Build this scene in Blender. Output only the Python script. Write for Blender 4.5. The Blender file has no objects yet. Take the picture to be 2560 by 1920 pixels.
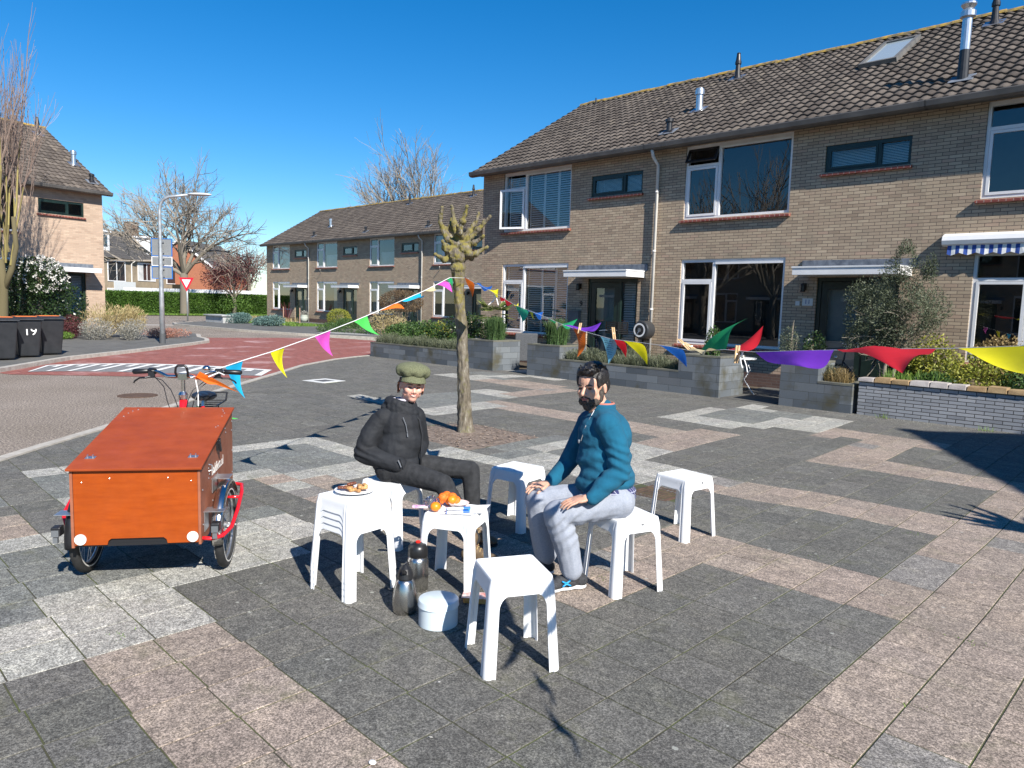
import bpy, math, random
import numpy as np
from mathutils import Vector, Matrix, noise, Euler

# ------------------------------------------------------------------ scene, camera, sky, sun
SC = bpy.context.scene
COL = SC.collection
PI = math.pi

def setup():
    yaw, pitch, roll = .7797, .1082, -.0281
    f = Vector((-math.sin(yaw)*math.cos(pitch), math.cos(yaw)*math.cos(pitch), -math.sin(pitch)))
    r = Vector((math.cos(yaw), math.sin(yaw), 0)); d = f.cross(r)
    c, s = math.cos(roll), math.sin(roll)
    r2 = c*r + s*d; d2 = -s*r + c*d
    cam = bpy.data.cameras.new('camera'); cam.sensor_width = 36; cam.lens = 36*1831.4/2560
    cam.clip_start = .05; cam.clip_end = 2000
    co = bpy.data.objects.new('camera', cam); COL.objects.link(co)
    m = Matrix.Identity(4)
    for i, v in enumerate((r2, -d2, -f)):
        for k in range(3): m[k][i] = v[k]
    m[0][3], m[1][3], m[2][3] = 0, 0, 1.655
    co.matrix_world = m; SC.camera = co
    w = bpy.data.worlds.new('World'); SC.world = w; w.use_nodes = True
    nt = w.node_tree; nt.nodes.clear()
    out = nt.nodes.new('ShaderNodeOutputWorld'); bg = nt.nodes.new('ShaderNodeBackground')
    sky = nt.nodes.new('ShaderNodeTexSky'); sky.sky_type = 'NISHITA'; sky.sun_disc = False
    EL, AZ = math.radians(SUN_EL), math.radians(SUN_AZ)      # AZ: direction towards the sun, counter-clockwise from +X
    sky.sun_elevation = EL; sky.sun_rotation = PI/2 - AZ
    sky.altitude = 0; sky.air_density = 1.0; sky.dust_density = .0; sky.ozone_density = 6.0
    bg.inputs[1].default_value = SKY
    hs = nt.nodes.new('ShaderNodeHueSaturation'); hs.inputs['Saturation'].default_value = 1.31; nt.links.new(sky.outputs[0], hs.inputs['Color']); nt.links.new(hs.outputs[0], bg.inputs[0]); nt.links.new(bg.outputs[0], out.inputs[0])
    L = bpy.data.lights.new('sun', 'SUN'); L.energy = SUN; L.angle = math.radians(.53); L.color = (1, .95, .87)
    lo = bpy.data.objects.new('sun', L); COL.objects.link(lo)
    dv = Vector((math.cos(EL)*math.cos(AZ), math.cos(EL)*math.sin(AZ), math.sin(EL)))
    lo.rotation_euler = dv.to_track_quat('Z', 'Y').to_euler(); lo.location = (10, -5, 20)
    vs = SC.view_settings; vs.view_transform = 'Standard'; vs.look = 'None'; vs.gamma = 1; vs.exposure = EXPO; vs.use_curve_mapping = False
SUN_EL, SUN_AZ, SUN, SKY, EXPO = 37, -16, 5.0, .085, .75
setup()
RT = np.array([.711, .703, 0]); CM = np.array([.703, -.711, 0]); UP = np.array([0, 0, 1.])   # right / towards the viewer, for posing people

# ------------------------------------------------------------------ materials
MATS = {}
def _new(name):
    m = bpy.data.materials.new(name); m.use_nodes = True
    nt = m.node_tree; b = nt.nodes['Principled BSDF']
    return m, nt, b
def lk(nt, a, b): nt.links.new(a, b)
def rgba(c): return (c[0], c[1], c[2], 1)
def coords(nt, kind='Object', scale=1.0):
    tc = nt.nodes.new('ShaderNodeTexCoord'); mp = nt.nodes.new('ShaderNodeMapping')
    s = scale if isinstance(scale, (tuple, list)) else (scale,)*3
    mp.inputs['Scale'].default_value = s
    lk(nt, tc.outputs[kind], mp.inputs[0]); return mp.outputs[0]
def nz(nt, vec, scale, detail=3, rough=.55):
    n = nt.nodes.new('ShaderNodeTexNoise'); n.inputs['Scale'].default_value = scale
    n.inputs['Detail'].default_value = detail; n.inputs['Roughness'].default_value = rough
    lk(nt, vec, n.inputs['Vector']); return n.outputs[0]
def ramp(nt, fac, stops, interp='LINEAR'):
    r = nt.nodes.new('ShaderNodeValToRGB'); cr = r.color_ramp; cr.interpolation = interp
    while len(cr.elements) < len(stops): cr.elements.new(.5)
    for e, (p, c) in zip(cr.elements, stops):
        e.position = p; e.color = rgba(c) if isinstance(c, (tuple, list)) else (c, c, c, 1)
    lk(nt, fac, r.inputs[0]); return r.outputs[0]
def mixc(nt, fac, a, b, mode='MIX'):
    m = nt.nodes.new('ShaderNodeMix'); m.data_type = 'RGBA'; m.blend_type = mode; m.clamp_factor = True
    for idx, v in ((0, fac), (6, a), (7, b)):
        if isinstance(v, (int, float)): m.inputs[idx].default_value = v
        elif isinstance(v, (tuple, list)): m.inputs[idx].default_value = rgba(v)
        else: lk(nt, v, m.inputs[idx])
    return m.outputs[2]
def bumpn(nt, b, h, strength=.3, dist=.01):
    bp = nt.nodes.new('ShaderNodeBump'); bp.inputs['Strength'].default_value = strength; bp.inputs['Distance'].default_value = dist
    lk(nt, h, bp.inputs['Height']); lk(nt, bp.outputs[0], b.inputs['Normal'])
def mat(name, c1, c2=None, ns=6, rough=.7, metal=0, bump=0, bs=60, bd=.004, kind='Object', ior=None, coat=0, sheen=0, lo=.35, hi=.65, sss=0):
    if name in MATS: return MATS[name]
    m, nt, b = _new(name); b.inputs['Roughness'].default_value = rough; b.inputs['Metallic'].default_value = metal
    v = coords(nt, kind)
    if c2: lk(nt, ramp(nt, nz(nt, v, ns, 4, .6), [(lo, c1), (hi, c2)]), b.inputs['Base Color'])
    else: b.inputs['Base Color'].default_value = rgba(c1)
    if bump: bumpn(nt, b, nz(nt, v, bs, 4), bump, bd)
    if ior: b.inputs['IOR'].default_value = ior
    if coat: b.inputs['Coat Weight'].default_value = coat; b.inputs['Coat Roughness'].default_value = .08
    if sheen: b.inputs['Sheen Weight'].default_value = sheen
    if sss:
        b.inputs['Subsurface Weight'].default_value = sss; b.inputs['Subsurface Radius'].default_value = (.012, .004, .002)
    MATS[name] = m; return m
def attmat(name, stops, rough=.8, trans=0, bump=0, bs=40, attr='rnd', var=None):
    """colour from the per-face attribute rnd (each leaf, blade or twig has its own)"""
    if name in MATS: return MATS[name]
    m, nt, b = _new(name); b.inputs['Roughness'].default_value = rough
    a = nt.nodes.new('ShaderNodeAttribute'); a.attribute_name = attr
    col = ramp(nt, a.outputs['Fac'], stops)
    lk(nt, col, b.inputs['Base Color'])
    if trans:
        tr = nt.nodes.new('ShaderNodeBsdfTranslucent'); mx = nt.nodes.new('ShaderNodeMixShader'); mx.inputs[0].default_value = trans
        lk(nt, col, tr.inputs[0]); lk(nt, b.outputs[0], mx.inputs[1]); lk(nt, tr.outputs[0], mx.inputs[2])
        lk(nt, mx.outputs[0], nt.nodes['Material Output'].inputs[0])
    if bump: bumpn(nt, b, nz(nt, coords(nt), bs, 3), bump)
    MATS[name] = m; return m
def brickmat(name, cols, mortar, bw=.22, bh=.0625, mw=.010, rough=.85, axes='xz', bump=.5, grime=None, bias=0, sq=.0, off=.5):
    if name in MATS: return MATS[name]
    m, nt, b = _new(name); b.inputs['Roughness'].default_value = rough
    tc = nt.nodes.new('ShaderNodeTexCoord'); sp = nt.nodes.new('ShaderNodeSeparateXYZ'); cb = nt.nodes.new('ShaderNodeCombineXYZ')
    lk(nt, tc.outputs['Object'], sp.inputs[0])
    if axes == 'xz':                                  # side walls read y as their length
        ad = nt.nodes.new('ShaderNodeMath'); ad.operation = 'ADD'
        lk(nt, sp.outputs[0], ad.inputs[0]); lk(nt, sp.outputs[1], ad.inputs[1]); lk(nt, ad.outputs[0], cb.inputs[0]); lk(nt, sp.outputs[2], cb.inputs[1])
    else:
        lk(nt, sp.outputs[0], cb.inputs[0]); lk(nt, sp.outputs[1], cb.inputs[1])
    br = nt.nodes.new('ShaderNodeTexBrick'); br.offset = off
    for k, v in (('Scale', 1), ('Mortar Size', mw/2), ('Mortar Smooth', .1), ('Bias', bias), ('Brick Width', bw), ('Row Height', bh)): br.inputs[k].default_value = v
    br.inputs['Color1'].default_value = (0, 0, 0, 1); br.inputs['Color2'].default_value = (1, 1, 1, 1); br.inputs['Mortar'].default_value = (.5, .5, .5, 1)
    lk(nt, cb.outputs[0], br.inputs['Vector'])
    n = len(cols); col = ramp(nt, br.outputs['Color'], [(i/(n-1) if n > 1 else 0, c) for i, c in enumerate(cols)])
    v = coords(nt)
    col = mixc(nt, .35, col, ramp(nt, nz(nt, v, 1.3, 5, .6), [(.3, (.55,)*3), (.7, (1.0,)*3)]), 'MULTIPLY')
    col = mixc(nt, .35, col, ramp(nt, nz(nt, v, 55, 3, .6), [(.3, (.6,)*3), (.7, (1.0,)*3)]), 'MULTIPLY')
    if grime: col = mixc(nt, ramp(nt, nz(nt, v, grime[1], 4, .6), [(grime[2], 0), (grime[3], 1)]), col, grime[0])
    col = mixc(nt, br.outputs['Fac'], col, mortar)
    lk(nt, col, b.inputs['Base Color'])
    inv = nt.nodes.new('ShaderNodeMath'); inv.operation = 'SUBTRACT'; inv.inputs[0].default_value = 1; lk(nt, br.outputs['Fac'], inv.inputs[1])
    ad2 = nt.nodes.new('ShaderNodeMath'); ad2.operation = 'MULTIPLY_ADD'; lk(nt, nz(nt, v, 90, 3), ad2.inputs[0]); ad2.inputs[1].default_value = .3; lk(nt, inv.outputs[0], ad2.inputs[2])
    bumpn(nt, b, ad2.outputs[0], bump, .008)
    MATS[name] = m; return m
def glassmat(name, refl=1.7, tint=(.75, .85, .85), rough=0):
    if name in MATS: return MATS[name]
    m, nt, b = _new(name); nt.nodes.remove(b)
    fr = nt.nodes.new('ShaderNodeFresnel'); fr.inputs[0].default_value = 1.5
    mu = nt.nodes.new('ShaderNodeMath'); mu.operation = 'MULTIPLY'; mu.inputs[1].default_value = refl; mu.use_clamp = True; lk(nt, fr.outputs[0], mu.inputs[0])
    tr = nt.nodes.new('ShaderNodeBsdfTransparent'); tr.inputs[0].default_value = rgba(tint)
    gl = nt.nodes.new('ShaderNodeBsdfGlossy'); gl.inputs['Roughness'].default_value = rough; gl.inputs[0].default_value = (1, 1, 1, 1)
    mx = nt.nodes.new('ShaderNodeMixShader'); lk(nt, mu.outputs[0], mx.inputs[0]); lk(nt, tr.outputs[0], mx.inputs[1]); lk(nt, gl.outputs[0], mx.inputs[2])
    lk(nt, mx.outputs[0], nt.nodes['Material Output'].inputs[0]); MATS[name] = m; return m

# ------------------------------------------------------------------ objects
def tag(o, label=None, cat=None, group=None, kind=None):
    if label: o['label'] = label
    if cat: o['category'] = cat
    if group: o['group'] = group
    if kind: o['kind'] = kind
    return o
def empty(name, loc=(0, 0, 0), rz=0, label=None, cat=None, group=None):
    o = bpy.data.objects.new(name, None); COL.objects.link(o); o.location = loc; o.rotation_euler = (0, 0, rz); o.empty_display_size = .1
    return tag(o, label, cat, group)
def link(name, me, parent=None, mats=None, smooth=False):
    o = bpy.data.objects.new(name, me); COL.objects.link(o)
    if parent: o.parent = parent
    for m in (mats or []): me.materials.append(m)
    me.polygons.foreach_set('use_smooth', [bool(smooth)]*len(me.polygons))
    return o
def fast(name, V, F, mats, parent=None, smooth=False, rnd=None, mi=None, cc=None):
    """V (n,3); F (m,k) array with constant k; rnd per-face float"""
    V = np.asarray(V, np.float32); F = np.asarray(F, np.int32); me = bpy.data.meshes.new(name)
    k = F.shape[1]; me.vertices.add(len(V)); me.vertices.foreach_set('co', V.ravel())
    me.loops.add(F.size); me.loops.foreach_set('vertex_index', F.ravel())
    me.polygons.add(len(F)); me.polygons.foreach_set('loop_start', np.arange(0, F.size, k, dtype=np.int32))
    if mi is not None: me.polygons.foreach_set('material_index', np.asarray(mi, np.int32))
    me.update(calc_edges=True)
    if rnd is not None:
        a = me.attributes.new('rnd', 'FLOAT', 'FACE'); a.data.foreach_set('value', np.asarray(rnd, np.float32))
    if cc is not None:
        a = me.attributes.new('tcol', 'FLOAT_COLOR', 'FACE'); a.data.foreach_set('color', np.asarray(cc, np.float32).ravel())
    return link(name, me, parent, mats, smooth)
def cat_objs(*a): return None
class MB:
    def __init__(s): s.v = []; s.f = []; s.m = []; s.mi = 0
    def add(s, vs, fs):
        n = len(s.v); s.v += [tuple(map(float, v)) for v in vs]; s.f += [[i+n for i in f] for f in fs]; s.m += [s.mi]*len(fs); return s
    def box(s, x0, x1, y0, y1, z0, z1):
        return s.add([(x0,y0,z0),(x1,y0,z0),(x1,y1,z0),(x0,y1,z0),(x0,y0,z1),(x1,y0,z1),(x1,y1,z1),(x0,y1,z1)],
                     [(0,3,2,1),(4,5,6,7),(0,1,5,4),(1,2,6,5),(2,3,7,6),(3,0,4,7)])
    def obox(s, c, ax, ay, az, hx, hy, hz):
        c = np.array(c); ax, ay, az = [np.array(a, float)/np.linalg.norm(a) for a in (ax, ay, az)]
        P = [c+i*ax*hx+j*ay*hy+k*az*hz for k in (-1,1) for j in (-1,1) for i in (-1,1)]
        return s.add(P, [(0,2,3,1),(4,5,7,6),(0,1,5,4),(1,3,7,5),(3,2,6,7),(2,0,4,6)])
    def prism(s, pts, off):
        n = len(pts); off = np.array(off); a = [np.array(p, float) for p in pts]
        return s.add(a+[p+off for p in a], [list(range(n))[::-1], list(range(n, 2*n))]+[(i, (i+1)%n, n+(i+1)%n, n+i) for i in range(n)])
    def tube(s, pts, r, n=8, cap=True, flat=1.0):
        pts = [np.array(p, float) for p in pts]; N = len(pts)
        rs = [r]*N if not hasattr(r, '__len__') else list(r)
        ref = None; V = []
        for i, p in enumerate(pts):
            t = pts[min(i+1, N-1)]-pts[max(i-1, 0)]; t = t/(np.linalg.norm(t)+1e-9)
            if ref is None:
                ref = np.cross(t, (0, 0, 1.)) if abs(t[2]) < .9 else np.cross(t, (1., 0, 0))
            ref = ref-t*(ref@t); ref /= np.linalg.norm(ref)+1e-9; b = np.cross(t, ref)
            V += [p+rs[i]*(math.cos(2*PI*k/n)*ref+flat*math.sin(2*PI*k/n)*b) for k in range(n)]
        F = [(i*n+k, i*n+(k+1)%n, (i+1)*n+(k+1)%n, (i+1)*n+k) for i in range(N-1) for k in range(n)]
        if cap: F += [list(range(n))[::-1], list(range((N-1)*n, N*n))]
        return s.add(V, F)
    def lathe(s, prof, o=(0, 0, 0), n=24, sx=1, sy=1):
        V = [(o[0]+r*sx*math.cos(2*PI*k/n), o[1]+r*sy*math.sin(2*PI*k/n), o[2]+z) for r, z in prof for k in range(n)]
        F = [(i*n+k, i*n+(k+1)%n, (i+1)*n+(k+1)%n, (i+1)*n+k) for i in range(len(prof)-1) for k in range(n)]
        if prof[0][0] > 1e-4: F.append(list(range(n))[::-1])
        if prof[-1][0] > 1e-4: F.append(list(range((len(prof)-1)*n, len(prof)*n)))
        return s.add(V, F)
    def ell(s, c, rx, ry, rz, n=14, R=None, m=9):
        V = []; R = np.eye(3) if R is None else R
        for i in range(m+1):
            a = PI*i/m
            for k in range(n):
                b = 2*PI*k/n; V.append(np.array(c)+R@np.array((rx*math.sin(a)*math.cos(b), ry*math.sin(a)*math.sin(b), rz*math.cos(a))))
        return s.add(V, [((i+1)*n+k, (i+1)*n+(k+1)%n, i*n+(k+1)%n, i*n+k) for i in range(m) for k in range(n)])
    def cap(s, p0, r0, p1, r1, n=12):
        p0, p1 = np.array(p0, float), np.array(p1, float); s.ell(p0, r0, r0, r0, n); s.ell(p1, r1, r1, r1, n)
        return s.tube([p0, p1], [r0, r1], n)
    def build(s, name, mats, parent=None, smooth=False, bevel=0, seg=2, loc=None, auto=None):
        me = bpy.data.meshes.new(name); me.from_pydata(s.v, [], s.f)
        mats = mats if isinstance(mats, (list, tuple)) else [mats]
        me.polygons.foreach_set('material_index', s.m); me.update()
        o = link(name, me, parent, mats, smooth)
        if loc: o.location = loc
        if bevel:
            b = o.modifiers.new('b', 'BEVEL'); b.width = bevel; b.segments = seg; b.limit_method = 'ANGLE'; b.angle_limit = math.radians(35)
        return o
def bake(o):
    """replace an object's mesh by its evaluated mesh"""
    dg = bpy.context.evaluated_depsgraph_get(); dg.update()
    me = bpy.data.meshes.new_from_object(o.evaluated_get(dg)); o.modifiers.clear(); o.data = me; return o
def blobs(name, mb, vox, m, parent=None, it=3, disp=None, fac=.5):
    o = mb.build(name, m, parent)
    r = o.modifiers.new('r', 'REMESH'); r.mode = 'VOXEL'; r.voxel_size = vox; r.adaptivity = 0
    if it: s = o.modifiers.new('s', 'SMOOTH'); s.factor = fac; s.iterations = it
    bake(o); me = o.data
    if disp:
        n = len(me.vertices); V = np.empty(n*3, np.float32); me.vertices.foreach_get('co', V); V = V.reshape(-1, 3)
        N = np.empty(n*3, np.float32); me.vertices.foreach_get('normal', N); N = N.reshape(-1, 3)
        V = disp(V, N); me.vertices.foreach_set('co', V.astype(np.float32).ravel()); me.update()
    if not me.materials: me.materials.append(m)
    me.polygons.foreach_set('use_smooth', [True]*len(me.polygons)); return o
def nvec(V, sc, off=0):
    return np.array([noise.noise(Vector((v[0]*sc[0]+off, v[1]*sc[1], v[2]*sc[2]))) for v in V])
def copy_tree(o, parent=None):
    c = o.copy(); COL.objects.link(c); c.parent = parent
    for ch in [x for x in o.children]: copy_tree(ch, c)
    return c
def text_mesh(name, body, size, m, parent, loc, rot, extrude=.001, spacing=1.0, scale=None):
    cu = bpy.data.curves.new(name, 'FONT'); cu.body = body; cu.size = size; cu.extrude = extrude; cu.align_x = 'CENTER'; cu.align_y = 'CENTER'; cu.space_character = spacing
    t = bpy.data.objects.new(name, cu); COL.objects.link(t)
    dg = bpy.context.evaluated_depsgraph_get(); dg.update(); me = bpy.data.meshes.new_from_object(t.evaluated_get(dg))
    COL.objects.unlink(t); bpy.data.objects.remove(t)
    me.materials.clear(); o = link(name, me, parent, [m]); o.location = loc; o.rotation_euler = rot
    if scale: o.scale = scale
    return o

# ------------------------------------------------------------------ ground: paving of the square
SPECK = {}
def pavemat():
    m, nt, b = _new('paving_tiles'); b.inputs['Roughness'].default_value = .92
    a = nt.nodes.new('ShaderNodeAttribute'); a.attribute_name = 'tcol'
    v = coords(nt)
    sp = nz(nt, v, 120, 3, .8)
    col = mixc(nt, 1, a.outputs['Color'], ramp(nt, sp, [(.36, (.35,)*3), (.5, (.95,)*3), (.64, (1.9,)*3)]), 'MULTIPLY')
    blo = nz(nt, v, 7.5, 6, .75)
    col = mixc(nt, .9, col, ramp(nt, blo, [(.33, (.84,)*3), (.5, (1.0,)*3), (.66, (1.28, 1.27, 1.22))]), 'MULTIPLY')
    mid = nz(nt, v, 26, 5, .7)
    col = mixc(nt, .75, col, ramp(nt, mid, [(.3, (.55,)*3), (.55, (1.05,)*3), (.75, (1.5,)*3)]), 'MULTIPLY')
    big = nz(nt, v, 1.7, 5, .65)
    col = mixc(nt, .8, col, ramp(nt, big, [(.3, (.88,)*3), (.7, (1.10,)*3)]), 'MULTIPLY')
    moss = nz(nt, v, 3.1, 6, .75)
    col = mixc(nt, ramp(nt, moss, [(.56, 0), (.74, .4)]), col, (.14, .14, .07))
    lich = nt.nodes.new('ShaderNodeTexVoronoi'); lich.inputs['Scale'].default_value = 5.5; lk(nt, v, lich.inputs['Vector'])
    ln = nz(nt, v, 34, 4, .7)
    mm = nt.nodes.new('ShaderNodeMath'); mm.operation = 'MULTIPLY_ADD'; lk(nt, ln, mm.inputs[0]); mm.inputs[1].default_value = .16; lk(nt, lich.outputs[0], mm.inputs[2])
    col = mixc(nt, ramp(nt, mm.outputs[0], [(.125, .55), (.15, 0)]), col, (.46, .47, .42))
    lk(nt, col, b.inputs['Base Color'])
    bumpn(nt, b, sp, .55, .004); return m
PAVE = pavemat()
TC = {'D': (.113, .109, .098), 'P': (.262, .212, .176), 'W': (.32, .31, .28), 'S': (.152, .156, .146)}
CT = [(0,0,0,0),(-4,0,-4,0),(-2,8,-2.1,8.59),(-3,8,-3.17,8.39),(-2,6,-2.03,6.29),(-7,6,-7.01,5.64),(-8,8,-7.96,7.71),(-11,8,-11,7.96),(-11,10,-11.29,10.17),(-13,12,-13.46,12.41),
 (-13,10,-13.25,10.7),(-11,15,-11.42,15.79),(-12,15,-12.43,15.83),(-12,16,-12.59,17.2),(-12,17,-12.63,18.42),(-11,17,-11.63,18.57),(-11,18,-11.59,19.5),(-12,18,-12.74,19.61),(-15,18,-15.85,19.64),
 (-16,16,-16.85,17.39),(-16,21,-17.18,23.27),(-15,21,-16.1,23.12),(-9,18,-9.55,19.55),(-9,20,-9.67,21.89),(-9,17,-9.46,18.54),(-8,17,-8.37,18.53),(-8,18,-8.46,19.49),(-7,18,-7.44,19.6),(-7,12,-7.18,12.68),
 (-5,14,-5.23,15.35),(-3,12,-3.29,13.11),(-1,12,-1.15,13.25),(-9,23,-9.87,24.95),(-13,23,-14,25.25),(-15,24,-16.37,26.81),(-15,22,-16.18,24.51),(-6,2,-5.96,1.93),(-4,2,-4,1.97),(-1,6,-1.05,6.35),(0,-6,0,-6),
 (-23,12,-23.81,12.67),(-25,14,-25.98,15.05),(-25,16,-26.37,17.04),(-29,16,-30.45,17.22),(-29,12,-30.52,12.94),(-17,12,-17.84,12.77),(-23,8,-23.63,8.43),(-27,16,-28.13,17.34),(-27,19,-28.52,21.02),(-26,22,-27.31,24.14),
 (-32,20,-33.73,22.21),(-33,22,-34.9,24.12),(-33,19,-35.04,21.11),(-34,24,-35.41,26.9),(-16,7,-16.55,7.14),(-16,5,-16.24,4.94),(-21,7,-21.46,7.4),(-15,6,-15.3,6.38),(-14,6,-14.22,6.02),(-14,8,-14.47,8.31),
 (-15,3,-15.05,3.01),(-22,1,-22.14,1.04),(-21,0,-21.02,.02),(-17,0,-17.21,0),(-17,-4,-16.99,-4.02),(-15,-10,-15.07,-10),(-10,-9,-10,-9),(-5,-11,-5,-11),(-8,-9,-8,-9),(-40,20,-41.5,22.3),(5,20,5,21.5),(5,0,5,0),(5,-14,5,-14),(-40,0,-40.6,0)]
CTA = np.array(CT, float)
def warp(i, j):
    d2 = (CTA[:, 0]-i)**2+(CTA[:, 1]-j)**2; w = 1/(d2+2.5)**2
    di = (w@(CTA[:, 2]-CTA[:, 0]))/w.sum(); dj = (w@(CTA[:, 3]-CTA[:, 1]))/w.sum()
    return -1.1546+.3*(i+di), 4.2066+.3*(j+dj)
def paint():
    C = {}
    def R(c, i0, i1, j0, j1):
        for i in range(i0, i1):
            for j in range(j0, j1): C[i, j] = c
    R('P', 0, 8, -14, 1); R('P', -4, 8, 0, 2); R('P', -1, 8, 0, 12); R('P', -8, 8, 6, 8); R('P', -7, 8, 12, 14); R('P', -7, -5, 12, 20); R('P', -9, -4, 18, 20); R('P', -9, -8, 17, 18)
    R('P', -6, -4, -4, 2); R('P', -15, -4, -4, -2); R('P', -8, 2, -11, -9)
    R('W', -16, -9, 16, 23); R('S', -15, -12, 18, 23); R('S', -13, -11, 21, 23); R('D', -12, -11, 16, 17); R('D', -11, -9, 16, 18); R('W', -15, -13, 22, 23); R('W', -15, -14, 23, 24); R('D', -16, -15, 21, 23); R('S', -13, -12, 22, 23)
    R('P', -25, -12, 12, 14); R('P', -13, -11, 10, 15); R('P', -14, -12, 12, 14)
    R('S', -16, -11, 3, 9); R('W', -15, -14, 6, 9); R('W', -16, -12, 3, 4); R('W', -14, -10, 4, 8); R('W', -14, -11, 8, 10); R('W', -12, -8, 6, 8); R('W', -13, -9, 5, 7); R('S', -14, -12, 6, 8); R('W', -17, -15, 1, 4)
    R('W', -22, -15, 0, 1); R('W', -22, -21, -12, 1); R('S', -21, -17, -9, 0); R('W', -17, -15, -4, 0); R('W', -18, -17, -9, -3); R('P', -16, -15, -3, -2); R('P', -17, -16, -4, -3); R('D', -15, -14, -2, -1)
    R('W', -22, -16, 1, 2); R('D', -22, -18, 1, 2); R('W', -20, -15, 2, 3); R('D', -16, -15, 4, 5)
    R('S', -20, -11, -16, -10); R('W', -15, -14, -20, -8); R('P', -17, -15, -14, -10); R('D', -22, -15, -10, -9); R('D', -18, -17, -14, -9); R('S', -14, -11, -10, -5); R('W', -11, -10, -10, -6); R('W', -10, -8, -18, -9); R('W', -11, -9, -11, -9); R('S', -14, -10, -18, -11)
    R('W', -13, -11, -8, -5)
    # far back, towards the planter gap
    R('W', -29, -25, 12, 17); R('W', -31, -24, 8, 9); R('W', -25, -23, 8, 13); R('S', -29, -25, 9, 15); R('P', -27, -25, 16, 21); R('P', -33, -27, 19, 22); R('W', -38, -33, 19, 21); R('W', -36, -33, 21, 24); R('S', -38, -35, 22, 24); R('S', -34, -32, 21, 22); R('W', -34, -30, 24, 26)
    return C
def paving():
    C = paint(); rng = random.Random(5); V = []; F = []; cc = []
    def kx(y):      # the square ends at the kerb of the road
        for (xa, ya), (xb, yb) in zip(KERB_IN[:-1], KERB_IN[1:]):
            if ya <= y < yb: return xa+(xb-xa)*(y-ya)/(yb-ya)
        return KERB_IN[-1][0] if y > 0 else KERB_IN[0][0]
    slip = {i: rng.uniform(-.009, .009) for i in range(-70, 20)}
    slj = {j: rng.uniform(-.02, .02) for j in range(-40, 60)}
    for i in range(-58, 14):
        for j in range(-22, 30):
            if -21 <= i < -16 and 4 <= j < 8 and not (i == -21 and j == 7): continue
            if (i, j) in ((-9, 4), (-8, 4)): continue
            P = [warp(i, j), warp(i+1, j), warp(i+1, j+1), warp(i, j+1)]
            cx = sum(p[0] for p in P)/4; cy = sum(p[1] for p in P)/4
            P = [(max(p[0], kx(p[1])-.02), p[1]) for p in P]
            if max(p[0]-kx(p[1]) for p in P) < .02 or cy > 12.78: continue
            cx = sum(p[0] for p in P)/4
            if math.hypot(cx+13.06, cy-7.8) < .28: continue
            g = .0034; r = rng.uniform(-.002, .002); sx = 0; sy = slip[i]
            z = .012+rng.uniform(-.0006, .0006); tx, ty = rng.uniform(-.0008, .0008), rng.uniform(-.0008, .0008)
            n = len(V); Q = []
            for k, (x, y) in enumerate(P):
                dx = x-cx; dy = y-cy; s = 1-g/.15
                Q.append((cx+dx*s-dy*r+sx, cy+dy*s+dx*r+sy))
            for k, (x, y) in enumerate(Q): V.append((x, y, -.03))
            for k, (x, y) in enumerate(Q): V.append((x, y, z-.0018+tx*(x-cx)/.3+ty*(y-cy)/.3))
            for k, (x, y) in enumerate(Q): V.append((cx+(x-cx)*.985, cy+(y-cy)*.985, z+tx*(x-cx)/.3+ty*(y-cy)/.3))
            fs = [(8, 9, 10, 11), (4, 5, 9, 8), (5, 6, 10, 9), (6, 7, 11, 10), (7, 4, 8, 11), (0, 1, 5, 4), (1, 2, 6, 5), (2, 3, 7, 6), (3, 0, 4, 7)]
            F += [[q+n for q in f] for f in fs]
            k = C.get((i, j), 'D'); c = np.array(TC[k])*rng.uniform(.91, 1.08)*np.array((rng.uniform(.985, 1.015), 1, rng.uniform(.98, 1.015)))
            if k == 'P' and rng.random() < .04: c = np.array((.20, .185, .17))
            if k == 'D' and rng.random() < .03: c = np.array((.14, .135, .12))
            cc += [(*c, 1)]*9
    o = fast('pavement', V, F, [PAVE], cc=cc); tag(o, kind='structure'); return o
KERB_IN = [(-2.0, -6.0), (-5.2, -2.2), (-8.42, 1.48), (-8.88, 1.92), (-9.69, 2.75), (-11.15, 4.15), (-12.69, 5.58), (-14.12, 7.01), (-14.92, 7.81), (-16.33, 9.18), (-17.58, 10.85), (-18.2, 12.0), (-18.6, 13.4)]
def sheet(name, poly, z, m, kind='structure'):
    mb = MB(); mb.add([(x, y, z) for x, y in poly], [list(range(len(poly)))]); o = mb.build(name, m); tag(o, kind=kind); return o
def strip(mb, line, w, z0, z1, side=0):
    L = [np.array(p, float) for p in line]; A = []; B = []
    for i, p in enumerate(L):
        t = L[min(i+1, len(L)-1)]-L[max(i-1, 0)]; t /= np.linalg.norm(t); n = np.array((-t[1], t[0])); A.append(p+n*(w/2+side)); B.append(p+n*(-w/2+side))
    for i in range(len(L)-1):
        a, b, c, d = A[i], A[i+1], B[i+1], B[i]
        mb.prism([(a[0], a[1], z0), (d[0], d[1], z0), (c[0], c[1], z0), (b[0], b[1], z0)], (0, 0, z1-z0))
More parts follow.
